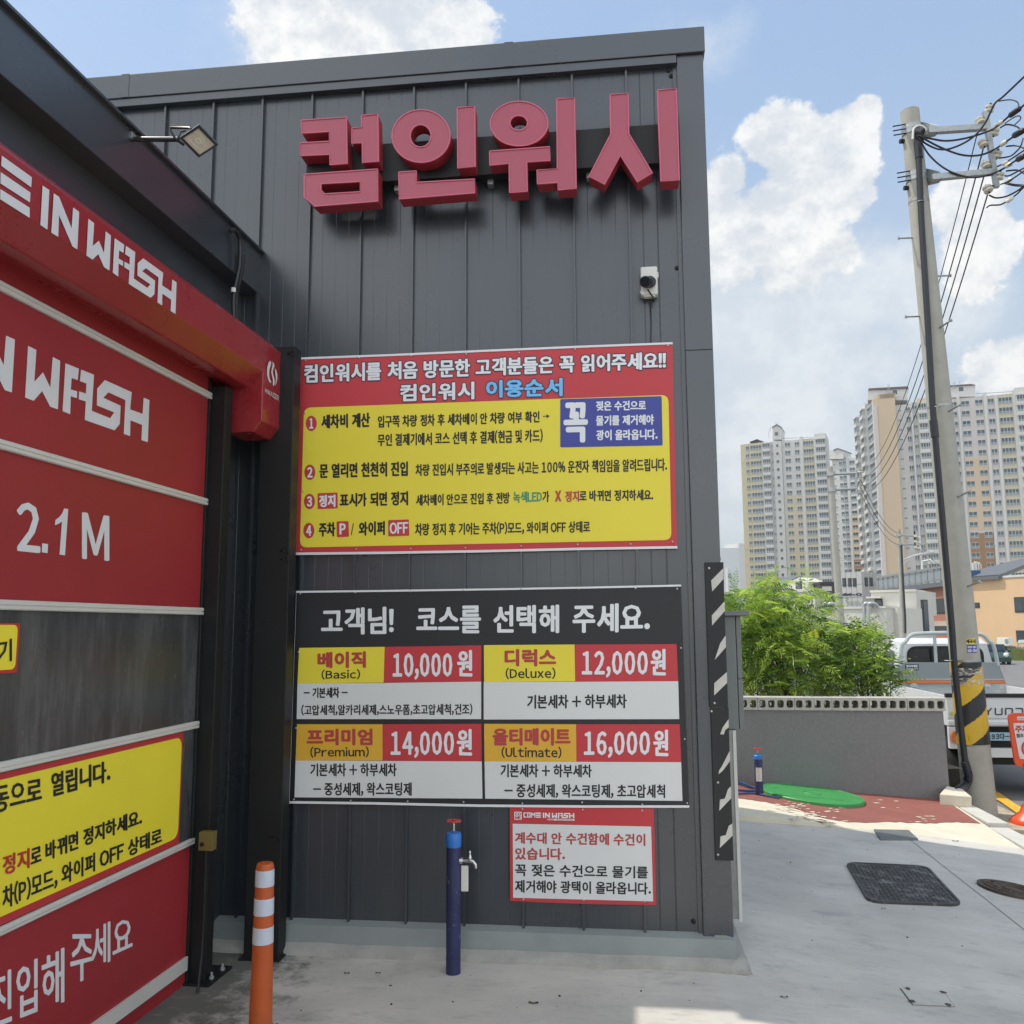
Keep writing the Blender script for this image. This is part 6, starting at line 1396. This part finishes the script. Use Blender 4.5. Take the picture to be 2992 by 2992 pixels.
def mid_buildings():
    # white flat-roofed block with grey ducts
    g = thing('building', 'white flat-roofed low building with pairs of bent grey ducts', 'building', (26, 82, ZB), 'low buildings across the road')
    f1 = Frame((2380, 1777), 83.6, (2588, 1777), 79.2, 2.2); f2 = Frame((2588, 1777), 79.2, (2622, 1775), 80.5, 2.2)
    m = MB(); zt_ = f1.uz(2500, 1779)[1]; f1.box(m, -1, f1.w, ZB, zt_, -1.2, 0); f1.box(m, -1.05, f1.w + .05, zt_ - .001, zt_ + .18, -1.25, .05)
    m.build('wall', M_wwh, g)
    f3 = Frame((2545, 1733), 84.9, (2676, 1725), 83.2, 2.2); z3 = f3.uz(2600, 1730)[1]
    m = MB(); f3.box(m, 0, f3.w, zt_ - .5, z3, -5, 0); f3.box(m, -.08, f3.w + .03, z3, z3 + .20, -5, .06); 
    f4 = Frame((2676, 1725), 83.2, (2724, 1727), 87.1, 2.2); f4.box(m, .003, f4.w, ZB, z3, -.4, -.003); m.build('upper_storey', M_wwh, g)
    m = MB(); f5 = Frame((2622, 1770), 79.9, (2700, 1772), 81.8, 2.2); f5.box(m, 0, f5.w, ZB, zt_, -1.5, 0); m.build('right_wall', M_wwh, g)
    window(f3, 2560, 1754, 2575, 1774, g, 0)
    m = MB(); f3.box(m, f3.uz(2536, 1746)[0], f3.uz(2578, 1746)[0], f3.uz(2560, 1746)[1] - .08, f3.uz(2560, 1746)[1] + .08, 0, .4); m.build('canopy', M_wwh, g)
    window(f5, 2695, 1756, 2706, 1848, g, 0, name='slot_window')
    for x in (2524, 2537, 2407, 2420):
        m = MB(); p = f1.px(x, 1775, .35); q = f1.px(x, 1850, .35); q.z = p.z - 3.5; U_ = V((0, 0, 1))
        m.tube(spline([q, p - U_ * .1, p + U_ * .15 + f1.u * .05, p + U_ * .36 + f1.u * .2, p + U_ * .30 + f1.u * .42 - f1.n * .4, p + U_ * .05 + f1.u * .45 - f1.n * .8], 4), .15, 10); m.build('duct', mat('duct_grey', (.42, .44, .44), .35, metal=.5), g, smooth=True)
    # grey stone cube with black lettering
    g = thing('building', 'grey stone-clad cube building with narrow windows and black lettering', 'building', (30, 136, ZB), 'low buildings across the road')
    fa = Frame((2455, 1672), 121.0, (2516, 1671), 118.0, 2.2); fb = Frame((2516, 1671), 118.0, (2560, 1673), 121.0, 2.2); z = fa.uz(2500, 1671)[1]
    m = MB(); c0, c1, c2 = fa.P(0, 0), fb.P(0, 0), fb.P(fb.w, 0); c3 = c0 + (c2 - c1)
    lo = [V((q.x, q.y, ZB)) for q in (c0, c1, c2, c3)]; m.hexa(lo + [V((q.x, q.y, z)) for q in (c0, c1, c2, c3)]); m.build('wall', M_wgr, g)
    m = MB()
    for fr in (fa, fb):
        for k in range(1, 9): zz = z - k * 1.6; fr.box(m, 0, fr.w, zz, zz + .05, 0, .012)
        for k in range(1, 4): fr.box(m, fr.w * k / 4, fr.w * k / 4 + .05, ZB, z, 0, .013)
    m.build('joint', mat('joint_grey', (.28, .28, .27), .8), g)
    for x in (2464, 2480, 2494): window(fa, x, 1692, x + 6, 1711, g, 0)
    for x in (2527, 2541): window(fb, x, 1690, x + 6, 1710, g, 0)
    L = MB(); 
    for i, (x, w, hh) in enumerate(((2459, 5, 7), (2465, 7, 9), (2473, 5, 6), (2479, 8, 8), (2489, 9, 4), (2500, 16, 9))):
        L.prism([fa.px(a, b, .25) for a, b in ell(x + w / 2, 1738 - (i % 2), w / 2, hh / 2, 12)], fa.n * -.15, [] if i in (1, 4) else [[fa.px(a, b, .25) for a, b in ell(x + w / 2, 1738 - (i % 2), w / 4, hh / 4, 10)]])
    L.build('lettering', M_dknavy, g)
    # dark box and pitched metal-roof house
    g = thing('building', 'small dark brown clad box building beside the thin pole', 'building', (26, 125, ZB), 'low buildings across the road')
    fr = Frame((2396, 1706), 128.0, (2440, 1706), 128.0, 2.2); m = MB(); z = fr.uz(2420, 1706)[1]; fr.box(m, 0, fr.w, ZB, z, -2, 0); m.build('wall', M_dk, g)
    m = MB(); fr.box(m, -.1, fr.w + .1, z, z + .3, -2.1, .05); m.build('parapet', M_winb, g)
    m = MB(); (u0, z1), (u1, z0) = fr.uz(2402, 1714), fr.uz(2430, 1727); fr.box(m, u0, u1, z0, z1, 0, .05); m.build('panel', M_wwh, g)
    g = thing('building', 'pitched dark metal-roofed house with white walls behind the shrub', 'building', (18, 132, ZB), 'low buildings across the road')
    fr = Frame((2180, 1728), 136.4, (2400, 1728), 127.6, 2.2); ze = fr.uz(2265, 1718)[1]
    m = MB(); fr.box(m, 2, fr.w, ZB, ze - 1.6, -5, 0); m.build('wall', M_wwh, g)
    rp = [fr.px(x, y) for x, y in ((2180, 1720), (2252, 1686), (2335, 1683), (2318, 1690), (2262, 1718))]
    A = [fr.px(2180, 1722, .0), fr.px(2262, 1718, 0), fr.px(2336, 1683, -3), fr.px(2250, 1688, -3)]
    m = MB(); m.prism(A, (0, 0, -.5)); B2 = [fr.px(2336, 1683, -3), fr.px(2366, 1697, -5.5), fr.px(2300, 1700, -7), fr.px(2250, 1688, -3)]; m.prism(B2, (0, 0, -.4)); m.build('roof', M_rf, g)
    m = MB(); m.prism([fr.px(x, y, -.8) for x, y in ((2266, 1722), (2334, 1687), (2362, 1699), (2362, 1730), (2266, 1730))], fr.n * -4); gw = m.build('gable', M_wwh, g)
    fg = Frame((2266, 1722), 132.0, (2362, 1722), 128.9, 2.2); window(fg, 2327, 1701, 2340, 1722, g, 1)
    m = MB(); (u0, z0) = fr.uz(2285, 1733); fr.box(m, u0, fr.w - .2, z0 - 8, z0, -1.5, .6); fr.box(m, u0 - .1, fr.w, z0, z0 + .4, -1.6, .7); m.build('terrace', M_wwh, g)
    # salmon building with a glazed roof terrace
    g = thing('building', 'long salmon building with a grey railed roof terrace', 'building', (52, 120, ZB), 'low buildings across the road')
    fr = Frame((2560, 1727), 145.2, (2800, 1704), 114.4, 2.2); z = fr.uz(2780, 1712)[1]; m = MB(); fr.box(m, 0, fr.w, ZB, z, -9, 0); m.build('wall', M_sal, g)
    m = MB(); fr.box(m, -.3, fr.w, z, z + .6, -9, .3); m.build('eave', M_rf, g)
    m = MB(); n = 14
    for k in range(n + 1): u = fr.w * k / n; fr.box(m, u, u + .25, z + .6, z + 2.3, .1, .2)
    fr.box(m, 0, fr.w, z + 2.3, z + 2.6, .05, .25); fr.box(m, 0, fr.w, z + .75, z + .95, .1, .2); m.build('railing', M_gal, g)
    m = MB(); fr.box(m, .1, fr.w, z + 1.0, z + 2.2, .14, .17); m.build('railing_panel', mat('railing_glass', (.22, .25, .26), .2), g)
    window(fr, 2727, 1753, 2764, 1790, g, 1); window(fr, 2731, 1830, 2772, 1850, g, 1)
    m = MB(); (_, za), (_, zb2) = fr.uz(2750, 1815), fr.uz(2750, 1829); fr.box(m, 0, fr.w, zb2, za, 0, .04); m.build('cream_band', M_cr, g)
    # peach building
    g = thing('building', 'peach rendered building with ribbed grey roof at the right edge', 'building', (52, 108, ZB), 'low buildings across the road')
    fr = Frame((2800, 1694), 115.5, (3060, 1686), 104.5, 2.2); z = fr.uz(2900, 1690)[1]; m = MB(); fr.box(m, 0, fr.w, ZB, z, -10, 0); m.build('wall', M_pea, g)
    m = MB(); a0, a1 = fr.P(-.6, z + .25, .25), fr.P(fr.w * .52, z + .25, .25); b0, b1 = fr.P(1.6, z + 2.3, -3.2), fr.P(fr.w * .52 + 1.2, z + 2.9, -3.2)
    m.prism([a0, a1, b1, b0], (0, 0, -.4)); n = 26
    for k in range(n + 1): p, q = a0.lerp(a1, k / n), b0.lerp(b1, k / n); m.tube([p + V((0, 0, .02)), q + V((0, 0, .02))], .12, 5)
    m.build('roof', M_rf, g)
    m = MB(); k = fr.uz(2836, 1685)[0]; fr.box(m, k - .7, k + .7, z + .3, z + 1.1, -.4, .3); m.build('roof_vent', mat('vent_blue', (.03, .08, .2), .4), g)
    window(fr, 2850, 1764, 2860, 1773, g, 0); window(fr, 2966, 1748, 3010, 1786, g, 1); window(fr, 2972, 1845, 3015, 1874, g, 1)
    m = MB(); fr.box(m, 0, fr.w, z - .02, z + .22, -.5, .05); m.build('coping', M_winf, g)
    # outdoor AC unit, breeze-block wall and grass at the foot of the peach building
    fq = Frame((2900, 1880), 108.9, (3060, 1880), 101.2, 2.2)
    a = thing('air_conditioner', 'white outdoor air conditioner unit at the foot of the peach building', 'air conditioner', tuple(fq.px(2948, 1886, .3)))
    (u0, z1), (u1, z0) = fq.uz(2932, 1862), fq.uz(2966, 1886); m = MB(); fq.box(m, u0, u1, z0, z1, .1, .4); m.build('case', M_whp, a, bevel=.02)
    m = MB(); c = fq.px(2941, 1874, .405); m.lathe([(.28, 0), (.28, .02), (.1, .03)], c, fq.n, 20); m.build('fan_grille', M_tgr, a)
    w = thing('block_wall', 'pierced concrete breeze-block wall below the peach building', 'wall', tuple(fq.px(2960, 1900, 0)))
    (u0, z1), (_, z0) = fq.uz(2936, 1887), fq.uz(2936, 1902); m = MB(); fq.box(m, u0, fq.w, z0 - 1, z1, -.1, .05); m.build('body', mat('breeze_block', (.38, .34, .28), .9, var=.1), w)
    m = MB()
    for k in range(14):
        for r in range(2): u = u0 + .3 + k * .42 + .2 * r; zz = z1 - .12 - r * .2; fq.box(m, u, u + .2, zz - .1, zz, .05, .056)
    m.build('hole', M_blk, w)
    s = thing('roadside_sign', 'small pale board on a thin post by the far kerb', 'sign', tuple(fq.px(2978, 1935, 2)))
    m = MB(); m.tube([fq.px(2978, 1935, 2), fq.px(2975, 1880, 2)], .04, 6); m.build('post', M_gal, s); m = MB(); m.prism([fq.px(x, y, 2) for x, y in ((2972, 1879), (3010, 1877), (3012, 1868), (2976, 1870))], fq.n * -.1); m.build('board', mat('pale_mint', (.50, .60, .57), .5), s)
    gb = MB(); random.seed(3)
    for _ in range(1700):
        x = random.uniform(2945, 3060); y = random.uniform(1902, 1931); p = atY(x, y, 72 + (1931 - y) * .2); hh = random.uniform(.15, .45); dx = random.uniform(-.12, .12)
        gb.add([p, p + V((.07, 0, 0)), p + V((dx, 0, hh))], [(0, 1, 2)])
    o = gb.build('roadside_grass', mat('dry_grass', (.17, .20, .05), .8, var=.4, vscale=2)); o['kind'] = 'stuff'; tag(o, 'long bright grass growing on the far roadside', 'grass')
    m = MB(); p0, p1 = atY(2900, 1936, 73), atY(3060, 1930, 71); m.prism([p0, p1, p1 + V((0, .4, 0)), p0 + V((0, .4, 0))], (0, 0, -.25)); struct(m.build('far_kerb', M_stone))
mid_buildings()

# ------------------------------------------------------------------ apartment towers
M_aw = mat('apt_white', (.56, .55, .52), .8, var=.03, vscale=.05); M_abg = mat('apt_beige', (.53, .47, .34), .8); M_ayl = mat('apt_yellow', (.50, .45, .29), .8)
M_aor = mat('apt_orange', (.56, .43, .29), .8); M_abr = mat('apt_brown', (.30, .16, .07), .8); M_apk = mat('apt_pink', (.53, .485, .455), .8); M_agr = mat('apt_grey', (.38, .39, .40), .8); M_alb = mat('apt_blue_grey', (.52, .54, .55), .8)
M_ag = mat('apt_glass', (.028, .048, .058), .12, spec=.7, var=.35, vscale=.35); M_ar = mat('apt_rail', (.22, .26, .27), .5); M_adk = mat('apt_dark_roof', (.05, .045, .045), .6); M_ard = mat('apt_red_roof', (.12, .06, .055), .6)
SLOTS = [M_aw, M_abg, M_ayl, M_aor, M_abr, M_apk, M_agr, M_alb]
class WinSet:
    """windows of one tower: shared meshes, the first hundred as parts and the rest as one part"""
    def __init__(s, root): s.root = root; s.n = 0; s.cache = {}; s.rest = MB()
    def put(s, fr, u0, u1, z0, z1, h, mull, rail, key, fm):
        k = (round(u1 - u0, 3), round(z1 - z0, 3), mull, rail, id(fr), h)
        w, hh = u1 - u0, z1 - z0; m = MB(); f = .09
        L = lambda a, b, c0, c1, d0, d1, mi: m.hexa([fr.u * a + fr.n * d1 + V((0, 0, c0)), fr.u * b + fr.n * d1 + V((0, 0, c0)), fr.u * b + fr.n * d0 + V((0, 0, c0)), fr.u * a + fr.n * d0 + V((0, 0, c0)), fr.u * a + fr.n * d1 + V((0, 0, c1)), fr.u * b + fr.n * d1 + V((0, 0, c1)), fr.u * b + fr.n * d0 + V((0, 0, c1)), fr.u * a + fr.n * d0 + V((0, 0, c1))], mi)
        if k not in s.cache:
            L(0, w, 0, hh, 0, .10, 1); n = mull + 1
            for i in range(n):
                a, b = w * i / n + f * .7, w * (i + 1) / n - f * .7; lo = f
                if rail: L(a, b, f, hh * .36, .1, .13, 2); lo = hh * .40
                L(a, b, lo, hh - f, .10, .14, 0)
            s.cache[k] = m
        m = s.cache[k]; o = fr.P(u0, z0, h)
        if s.n < 100:
            if not hasattr(m, 'me'):
                ob = m.build('window', [M_ag, fm, M_ar], s.root); m.me = ob.data; me = m.me
                me.transform(Matrix.Translation(WLOC[s.root])); 
            else: ob = bpy.data.objects.new('window', m.me); COL.objects.link(ob); ob.parent = s.root
            ob.location = o - WLOC[s.root]; s.n += 1
        else: s.rest.add([q + o for q in m.v], m.f, 0); s.rest.m[-len(m.m):] = m.m
    def done(s, fm):
        if s.rest.v: o = s.rest.build('window_field', [M_ag, fm, M_ar], s.root); o['kind'] = 'stuff'
def facade(fr, cols, zt_, fl, nf, root, ws, base, depth, paint=None, name='facade'):
    """cols: (x0, x1, kind, slot) as picture columns at the roof line"""
    m = MB()
    for c in cols:
        u0, u1, kind, slot, pr = c[:5]; fr.box(m, u0, u1, base, zt_ + (c[5] if len(c) > 5 else 0), -depth, pr, slot)
        if kind in (None,): continue
        w = u1 - u0
        for k in range(nf):
            z = zt_ - fl * (k + 1) + (-.25)
            if kind == 'win': ws.put(fr, u0 + w * .12, u0 + w * .88, z + .62, z + 2.25, pr, 1, True, 0, M_winf)
            elif kind == 'wide': ws.put(fr, u0 + w * .05, u0 + w * .95, z + .5, z + 2.3, pr, 3, True, 0, M_winf)
            elif kind == 'bay':
                fr.box(m, u0 + w * .06, u1 - w * .06, z - .15, z + .55, pr, pr + .9, 0); fr.box(m, u0 + w * .06, u1 - w * .06, z + 2.35, z + 2.6, pr, pr + .9, 0)
                fr.box(m, u0 + w * .1, u1 - w * .1, z + .55, z + 2.35, pr, pr + .55, 6); ws.put(fr, u0 + w * .1, u1 - w * .1, z + .55, z + 2.35, pr + .56, 3, True, 0, M_winf)
            elif kind == 'stair': ws.put(fr, u0 + w * .34, u0 + w * .66, z + .9, z + 2.0, pr, 0, False, 0, M_winf)
            elif kind == 'slit': ws.put(fr, u0 + w * .2, u0 + w * .8, z + 1.0, z + 2.0, pr, 1, False, 0, M_winf)
            elif kind == 'small': ws.put(fr, u0 + w * .3, u0 + w * .7, z + 1.2, z + 1.7, pr, 1, False, 0, M_winf)
            # floor line
        for k in range(nf + 1): fr.box(m, u0, u1, zt_ - fl * k - .06, zt_ - fl * k + .06, pr, pr + .03, slot)
    for (u0, u1, za, zb, slot, pr) in (paint or []): fr.box(m, u0, u1, za, zb, pr, pr + .035, slot)
    m.build(name, SLOTS, root)
def towers():
    # A: cream and yellow tower on the left
    g = thing('apartment_tower', 'pale apartment tower with yellow left side and gabled lift turret', 'apartment tower', tuple(atY(2290, 1850, 300)), 'apartment towers')
    fr = Frame((2163, 1289), 305, (2413.5, 1277), 297); fl = 305 * 23.0 / FPX; X = lambda zx: fr.uz(2140 + zx * .2174, 1283)[0]
    zt_ = fr.uz(2285, 1289)[1]; ws = WinSet(g)
    C = [(X(105), X(165), None, 2, 0), (X(165), X(225), 'win', 2, 0), (X(228), X(392), 'wide', 1, .3), (X(392), X(512), 'bay', 0, .5), (X(512), X(545), 'slit', 0, .1), (X(545), X(658), 'stair', 0, .6), (X(660), X(690), None, 0, .0), (X(690), X(785), 'win', 0, .1), (X(785), X(822), None, 0, .02), (X(822), X(905), 'win', 0, .1), (X(905), X(942), None, 0, .25, 1.), (X(942), X(1092), 'wide', 1, .1), (X(1092), X(1104), None, 0, .25), (X(1104), X(1258), 'bay', 0, .4, 1.4)]
    pt = [(X(690), X(905), zt_ - fl * 13 + .3, zt_ - fl * 7 + .3, 1, .104), (X(690), X(905), zt_ - fl * 24, zt_ - fl * 13, 2, .104), (X(105), X(165), zt_ - fl * 2.3, zt_ - fl * 1.5, 3, .02), (X(105), X(165), zt_ - fl * 13.2, zt_ - fl * 12.4, 3, .02), (X(105), X(165), zt_ - fl * 15.2, zt_ - fl * 14.4, 3, .02)]
    facade(fr, C, zt_, fl, 19, g, ws, ZB - 10, 12, pt); ws.done(M_winf)
    def gable(x0, x1, xm, ytop, yeave, root, fr, h, d=9):
        m = MB(); m.prism([fr.px(x0, yeave, h + .4), fr.px(xm, ytop, h + .4), fr.px(x1, yeave, h + .4), fr.px(x1, yeave + 1.8, h + .4), fr.px(xm, ytop + 1.8, h + .4), fr.px(x0, yeave + 1.8, h + .4)], fr.n * -d); m.build('turret_roof', M_adk, root)
    z_ = lambda zx, zy: (2140 + zx * .2174, 1080 + zy * .2174)
    m = MB(); m.prism([fr.px(*z_(x, y), .6) for x, y in ((540, 940), (658, 940), (658, 770), (597, 735), (540, 775))], fr.n * -9); tu = m.build('turret', M_aw, g)
    gable(*[z_(q, 0)[0] for q in (532, 660, 597)], z_(0, 730)[1], z_(0, 772)[1], g, fr, .6)
    window(Frame((2163, 1289), 304.3, (2413.5, 1277), 296.3), *z_(575, 845), *z_(607, 880), g, 0, M_winb, 'turret_window', .1)
    gable(*[z_(q, 0)[0] for q in (232, 425, 330)], z_(0, 933)[1], z_(0, 970)[1], g, fr, 0, 5)
    m = MB()
    for x, y0, y1 in ((490, 800, 930), (510, 770, 830), (585, 700, 735)): m = MB(); p = fr.px(*z_(x, y1), -1); q = fr.px(*z_(x, y0), -1); m.tube([p, q], .08, 5); m.build('antenna', M_agr, g)
    m = MB(); m.tube([fr.px(*z_(x, y), -1) for x, y in ((660, 925), (1100, 908))], .1, 5); m.build('roof_rail', M_agr, g)
    # B: tower behind, mostly hidden
    g = thing('apartment_tower', 'white and orange apartment tower half hidden behind the thin pole', 'apartment tower', tuple(atY(2460, 1850, 345)), 'apartment towers')
    fr = Frame((2408, 1340), 350, (2520, 1334), 342); X = lambda zx: fr.uz(2140 + zx * .2174, 1340)[0]; zt_ = fr.uz(2460, 1343)[1]; fl = 345 * 20.6 / FPX; ws = WinSet(g)
    C = [(X(1250), X(1335), None, 3, .3, -2), (X(1335), X(1400), 'small', 0, 0), (X(1400), X(1425), None, 0, .02), (X(1425), X(1475), 'win', 0, 0), (X(1475), X(1530), 'win', 6, .1), (X(1530), X(1560), None, 0, .2, 1), (X(1560), X(1650), 'win', 0, .05), (X(1650), X(1750), None, 5, .1)]
    facade(fr, C, zt_, fl, 21, g, ws, ZB - 10, 12, [(X(1560), X(1750), zt_ - fl * 14, zt_ - fl * 7.7, 3, .104), (X(1560), X(1750), zt_ - fl * 26, zt_ - fl * 14, 4, .104)]); ws.done(M_winf)
    m = MB(); m.prism([fr.px(*z_(x, y), 1) for x, y in ((1270, 1200), (1490, 1200), (1490, 1085), (1410, 1060), (1360, 1085), (1270, 1085))], fr.n * -8); m.build('penthouse', M_aw, g)
    gable(*[z_(q, 0)[0] for q in (1355, 1495, 1408)], z_(0, 1052)[1], z_(0, 1080)[1], g, fr, 1)
    window(fr, *z_(1340, 1103), *z_(1375, 1132), g, 0, M_winb, 'penthouse_window', .1)
    # C: the large right tower: receding left face, orange end wall, long front
    g = thing('apartment_tower', 'large white apartment block with tan end wall behind the big pole', 'apartment tower', tuple(atY(2700, 1850, 258)), 'apartment towers')
    y_ = lambda zx, zy: (2480 + zx * .2692, 1080 + zy * .2692); ws = WinSet(g); fl = 257 * 28.2 / FPX
    fl_ = Frame(y_(85, 505), 281, y_(262, 330), 258); zt_ = fl_.uz(*y_(262, 330))[1]; W = fl_.w
    C = [(0, W * .2, 'bay', 0, .3), (W * .2, W * .46, 'wide', 1, 0), (W * .46, W * .66, 'bay', 0, .6, 1), (W * .66, W * .95, 'wide', 6, 0), (W * .95, W, None, 5, .1)]
    facade(fl_, C, zt_, fl, 19, g, ws, ZB - 10, 3, None, 'side_facade')
    fe = Frame(y_(255, 300), 257.5, y_(500, 292), 256); ze = fe.uz(*y_(400, 312))[1]; m = MB()
    xe = fe.uz(*y_(300, 300))[0]; fe.box(m, 0, fe.w, ZB - 10, ze, -10, 0, 3); fe.box(m, 0, xe, ZB - 10, ze - 2, 0, .3, 5)
    fe.box(m, xe, xe + 5, ze, ze + 1.3, -10, 0, 3); fe.box(m, fe.w - 4, fe.w, ze, ze + 1.3, -10, 0, 3); m.build('end_wall', SLOTS, g)
    m = MB()
    for k in range(56): fe.box(m, xe, fe.w, ze - k * fl / 3 - .05, ze - k * fl / 3, 0, .02)
    m.build('end_wall_joint', M_aor, g)
    ff = Frame(y_(500, 300), 256.5, y_(1905, 225), 248); X = lambda zx: ff.uz(*y_(zx, 290))[0]; zt_ = ff.uz(*y_(1300, 305))[1]
    C = [(X(500), X(585), 'small', 0, -1.5), (X(585), X(605), None, 0, -1.5), (X(605), X(665), 'win', 0, -1.5), (X(665), X(680), None, 0, .2, .5), (X(680), X(735), 'win', 6, 0), (X(735), X(870), 'bay', 1, .2, 1), (X(870), X(1010), 'wide', 0, 0), (X(1010), X(1085), 'bay', 0, .2), (X(1085), X(1175), 'win', 5, 0), (X(1175), X(1200), None, 0, .3, 1), (X(1200), X(1315), 'win', 5, 0), (X(1315), X(1350), None, 5, .01), (X(1350), X(1462), 'win', 5, 0), (X(1462), X(1495), None, 0, .3, 1), (X(1495), X(1580), 'win', 5, 0), (X(1580), X(1612), None, 0, .3), (X(1612), X(1775), 'wide', 1, 0), (X(1775), X(1800), None, 0, .3, 1), (X(1800), X(1960), 'bay', 0, .3, 1.5), (X(1960), X(2120), 'wide', 1, 0)]
    facade(ff, C, zt_, fl, 19, g, ws, ZB - 10, 12, [(X(1210), X(1462), zt_ - fl * 13.1, zt_ - fl * 6, 3, .014), (X(1210), X(1462), zt_ - fl * 24, zt_ - fl * 13.4, 4, .014)]); ws.done(M_winf)
    for pts, rp in ((((205, 330), (640, 330), (640, 195), (215, 215)), ((210, 222), (648, 200), (640, 180), (215, 203))), (((1070, 300), (1375, 290), (1370, 160), (1070, 180)), ((1065, 182), (1376, 166), (1330, 155), (1070, 172)))):
        m = MB(); m.prism([ff.px(*y_(*q), -2) for q in pts], ff.n * -8); m.build('penthouse', M_aw, g); m = MB(); m.prism([ff.px(*y_(*q), -1.6) for q in rp], ff.n * -9); m.build('penthouse_roof', M_ard, g)
    fp = Frame(y_(500, 300), 258.4, y_(1905, 225), 249.9)
    for x, y in ((480, 228), (1198, 195)): window(fp, *y_(x, y), *y_(x + 40, y + 36), g, 0, M_winb, 'penthouse_window', .1)
    m = MB()
    for x, y0, y1 in ((425, 155, 270), (440, 160, 270), (1132, 130, 220), (1148, 130, 220), (1205, 120, 165)): m = MB(); m.tube([ff.px(*y_(x, y1), -1.5), ff.px(*y_(x, y0), -1.5)], .08, 5); m.build('antenna', M_agr, g)
    m = MB(); m.tube([ff.px(*y_(1380, 262), 0), ff.px(*y_(1790, 237), 0)], .1, 5); m.build('roof_rail', M_agr, g)
    # D: two hazy white towers far away at the corner of the wall
    g = thing('apartment_tower', 'far pale white tower with a blue emblem beside the wall corner', 'apartment tower', tuple(atY(2140, 1850, 620)), 'apartment towers')
    fa = Frame((2115, 1590), 622, (2158, 1586), 610); fb = Frame((2158, 1586), 610, (2176, 1590), 640); z = fa.uz(2150, 1588)[1]; m = MB(); fa.box(m, 0, fa.w, ZB - 30, z, -20, 0, 0); fb.box(m, 0, fb.w, ZB - 30, z - 3, -12, 0, 7); m.build('wall', SLOTS, g)
    m = MB(); fa.box(m, 1, 9.5, fa.uz(2120, 1662)[1] - 60, fa.uz(2120, 1664)[1], 0, 6); m.build('low_wing', M_aw, g)
    fc = Frame((2115, 1668), 615, (2158, 1664), 603); L = MB(); write(L, 'LEEPL', (2119, 1685, 1690, 2139, 1684, 1689), lambda x, y, h: fc.px(x, y, .4 + h * 10), 0, .3)
    L.flat([fc.px(x, y, .6) for x, y in ((2122, 1682), (2126, 1675), (2128, 1675), (2125, 1680), (2132, 1674), (2133, 1675), (2131, 1681), (2136, 1679), (2132, 1683), (2128, 1682), (2129, 1679))]); L.build('lettering', mat('emblem_blue', (.05, .16, .34), .6), g)
    ws = WinSet(g)
    for k in range(12):
        for u in (.3, .62): ws.put(fb, fb.w * u, fb.w * (u + .12), z - 12 - k * 5.2, z - 9.5 - k * 5.2, .05, 0, False, 0, M_winf)
    ws.done(M_winf)
    g = thing('apartment_tower', 'farthest narrow white tower touching the dark wall corner', 'apartment tower', tuple(atY(2108, 1850, 700)), 'apartment towers')
    fa = Frame((2080, 1620), 700, (2115, 1618), 690); z = fa.uz(2105, 1618)[1]; m = MB(); fa.box(m, 0, fa.w, ZB - 30, z, -14, 0, 0); m.build('wall', SLOTS, g); ws = WinSet(g)
    for k in range(14):
        for u in (.55, .72): ws.put(fa, fa.w * u, fa.w * (u + .1), z - 5 - k * 5.4, z - 2.5 - k * 5.4, .05, 1, False, 0, M_winf)
    ws.done(M_winf)
towers()

# ------------------------------------------------------------------ HAZE: the humid summer air
def roof_mast():
    t = thing('antenna_mast', 'small cluster of pale panel antennas above the salmon roof', 'antenna', tuple(atY(2857, 1676, 118)))
    m = MB(); m.tube([atY(2857, 1680, 118), atY(2854, 1640, 118)], .12, 8); m.build('mast', M_gal, t)
    for dx, dy in ((-12, 4), (-5, 0), (5, 2), (9, 8)):
        m = MB(); a = atY(2855 + dx, 1645 + dy, 117.6); m.box((a.x - .12, a.y - .1, a.z - .9), (a.x + .12, a.y + .1, a.z + .2)); m.tube([a, atY(2855, 1650 + dy, 118)], .05, 5); m.build('panel', M_whp, t)
roof_mast()
def haze():
    mb = MB(); mb.box((-120, -60, -5), (420, 900, 130)); o = mb.build('haze', []); o['kind'] = 'stuff'; o.display_type = 'WIRE'
    m = bpy.data.materials.new('haze_air'); m.use_nodes = True; nt = m.node_tree; nt.nodes.remove(nt.nodes['Principled BSDF'])
    v = nt.nodes.new('ShaderNodeVolumePrincipled'); v.inputs['Color'].default_value = (.93, .96, 1, 1); v.inputs['Density'].default_value = HAZE_D; v.inputs['Anisotropy'].default_value = .3
    nt.links.new(v.outputs[0], nt.nodes['Material Output'].inputs['Volume']); o.data.materials.append(m)
if HAZE_D > 0: haze()
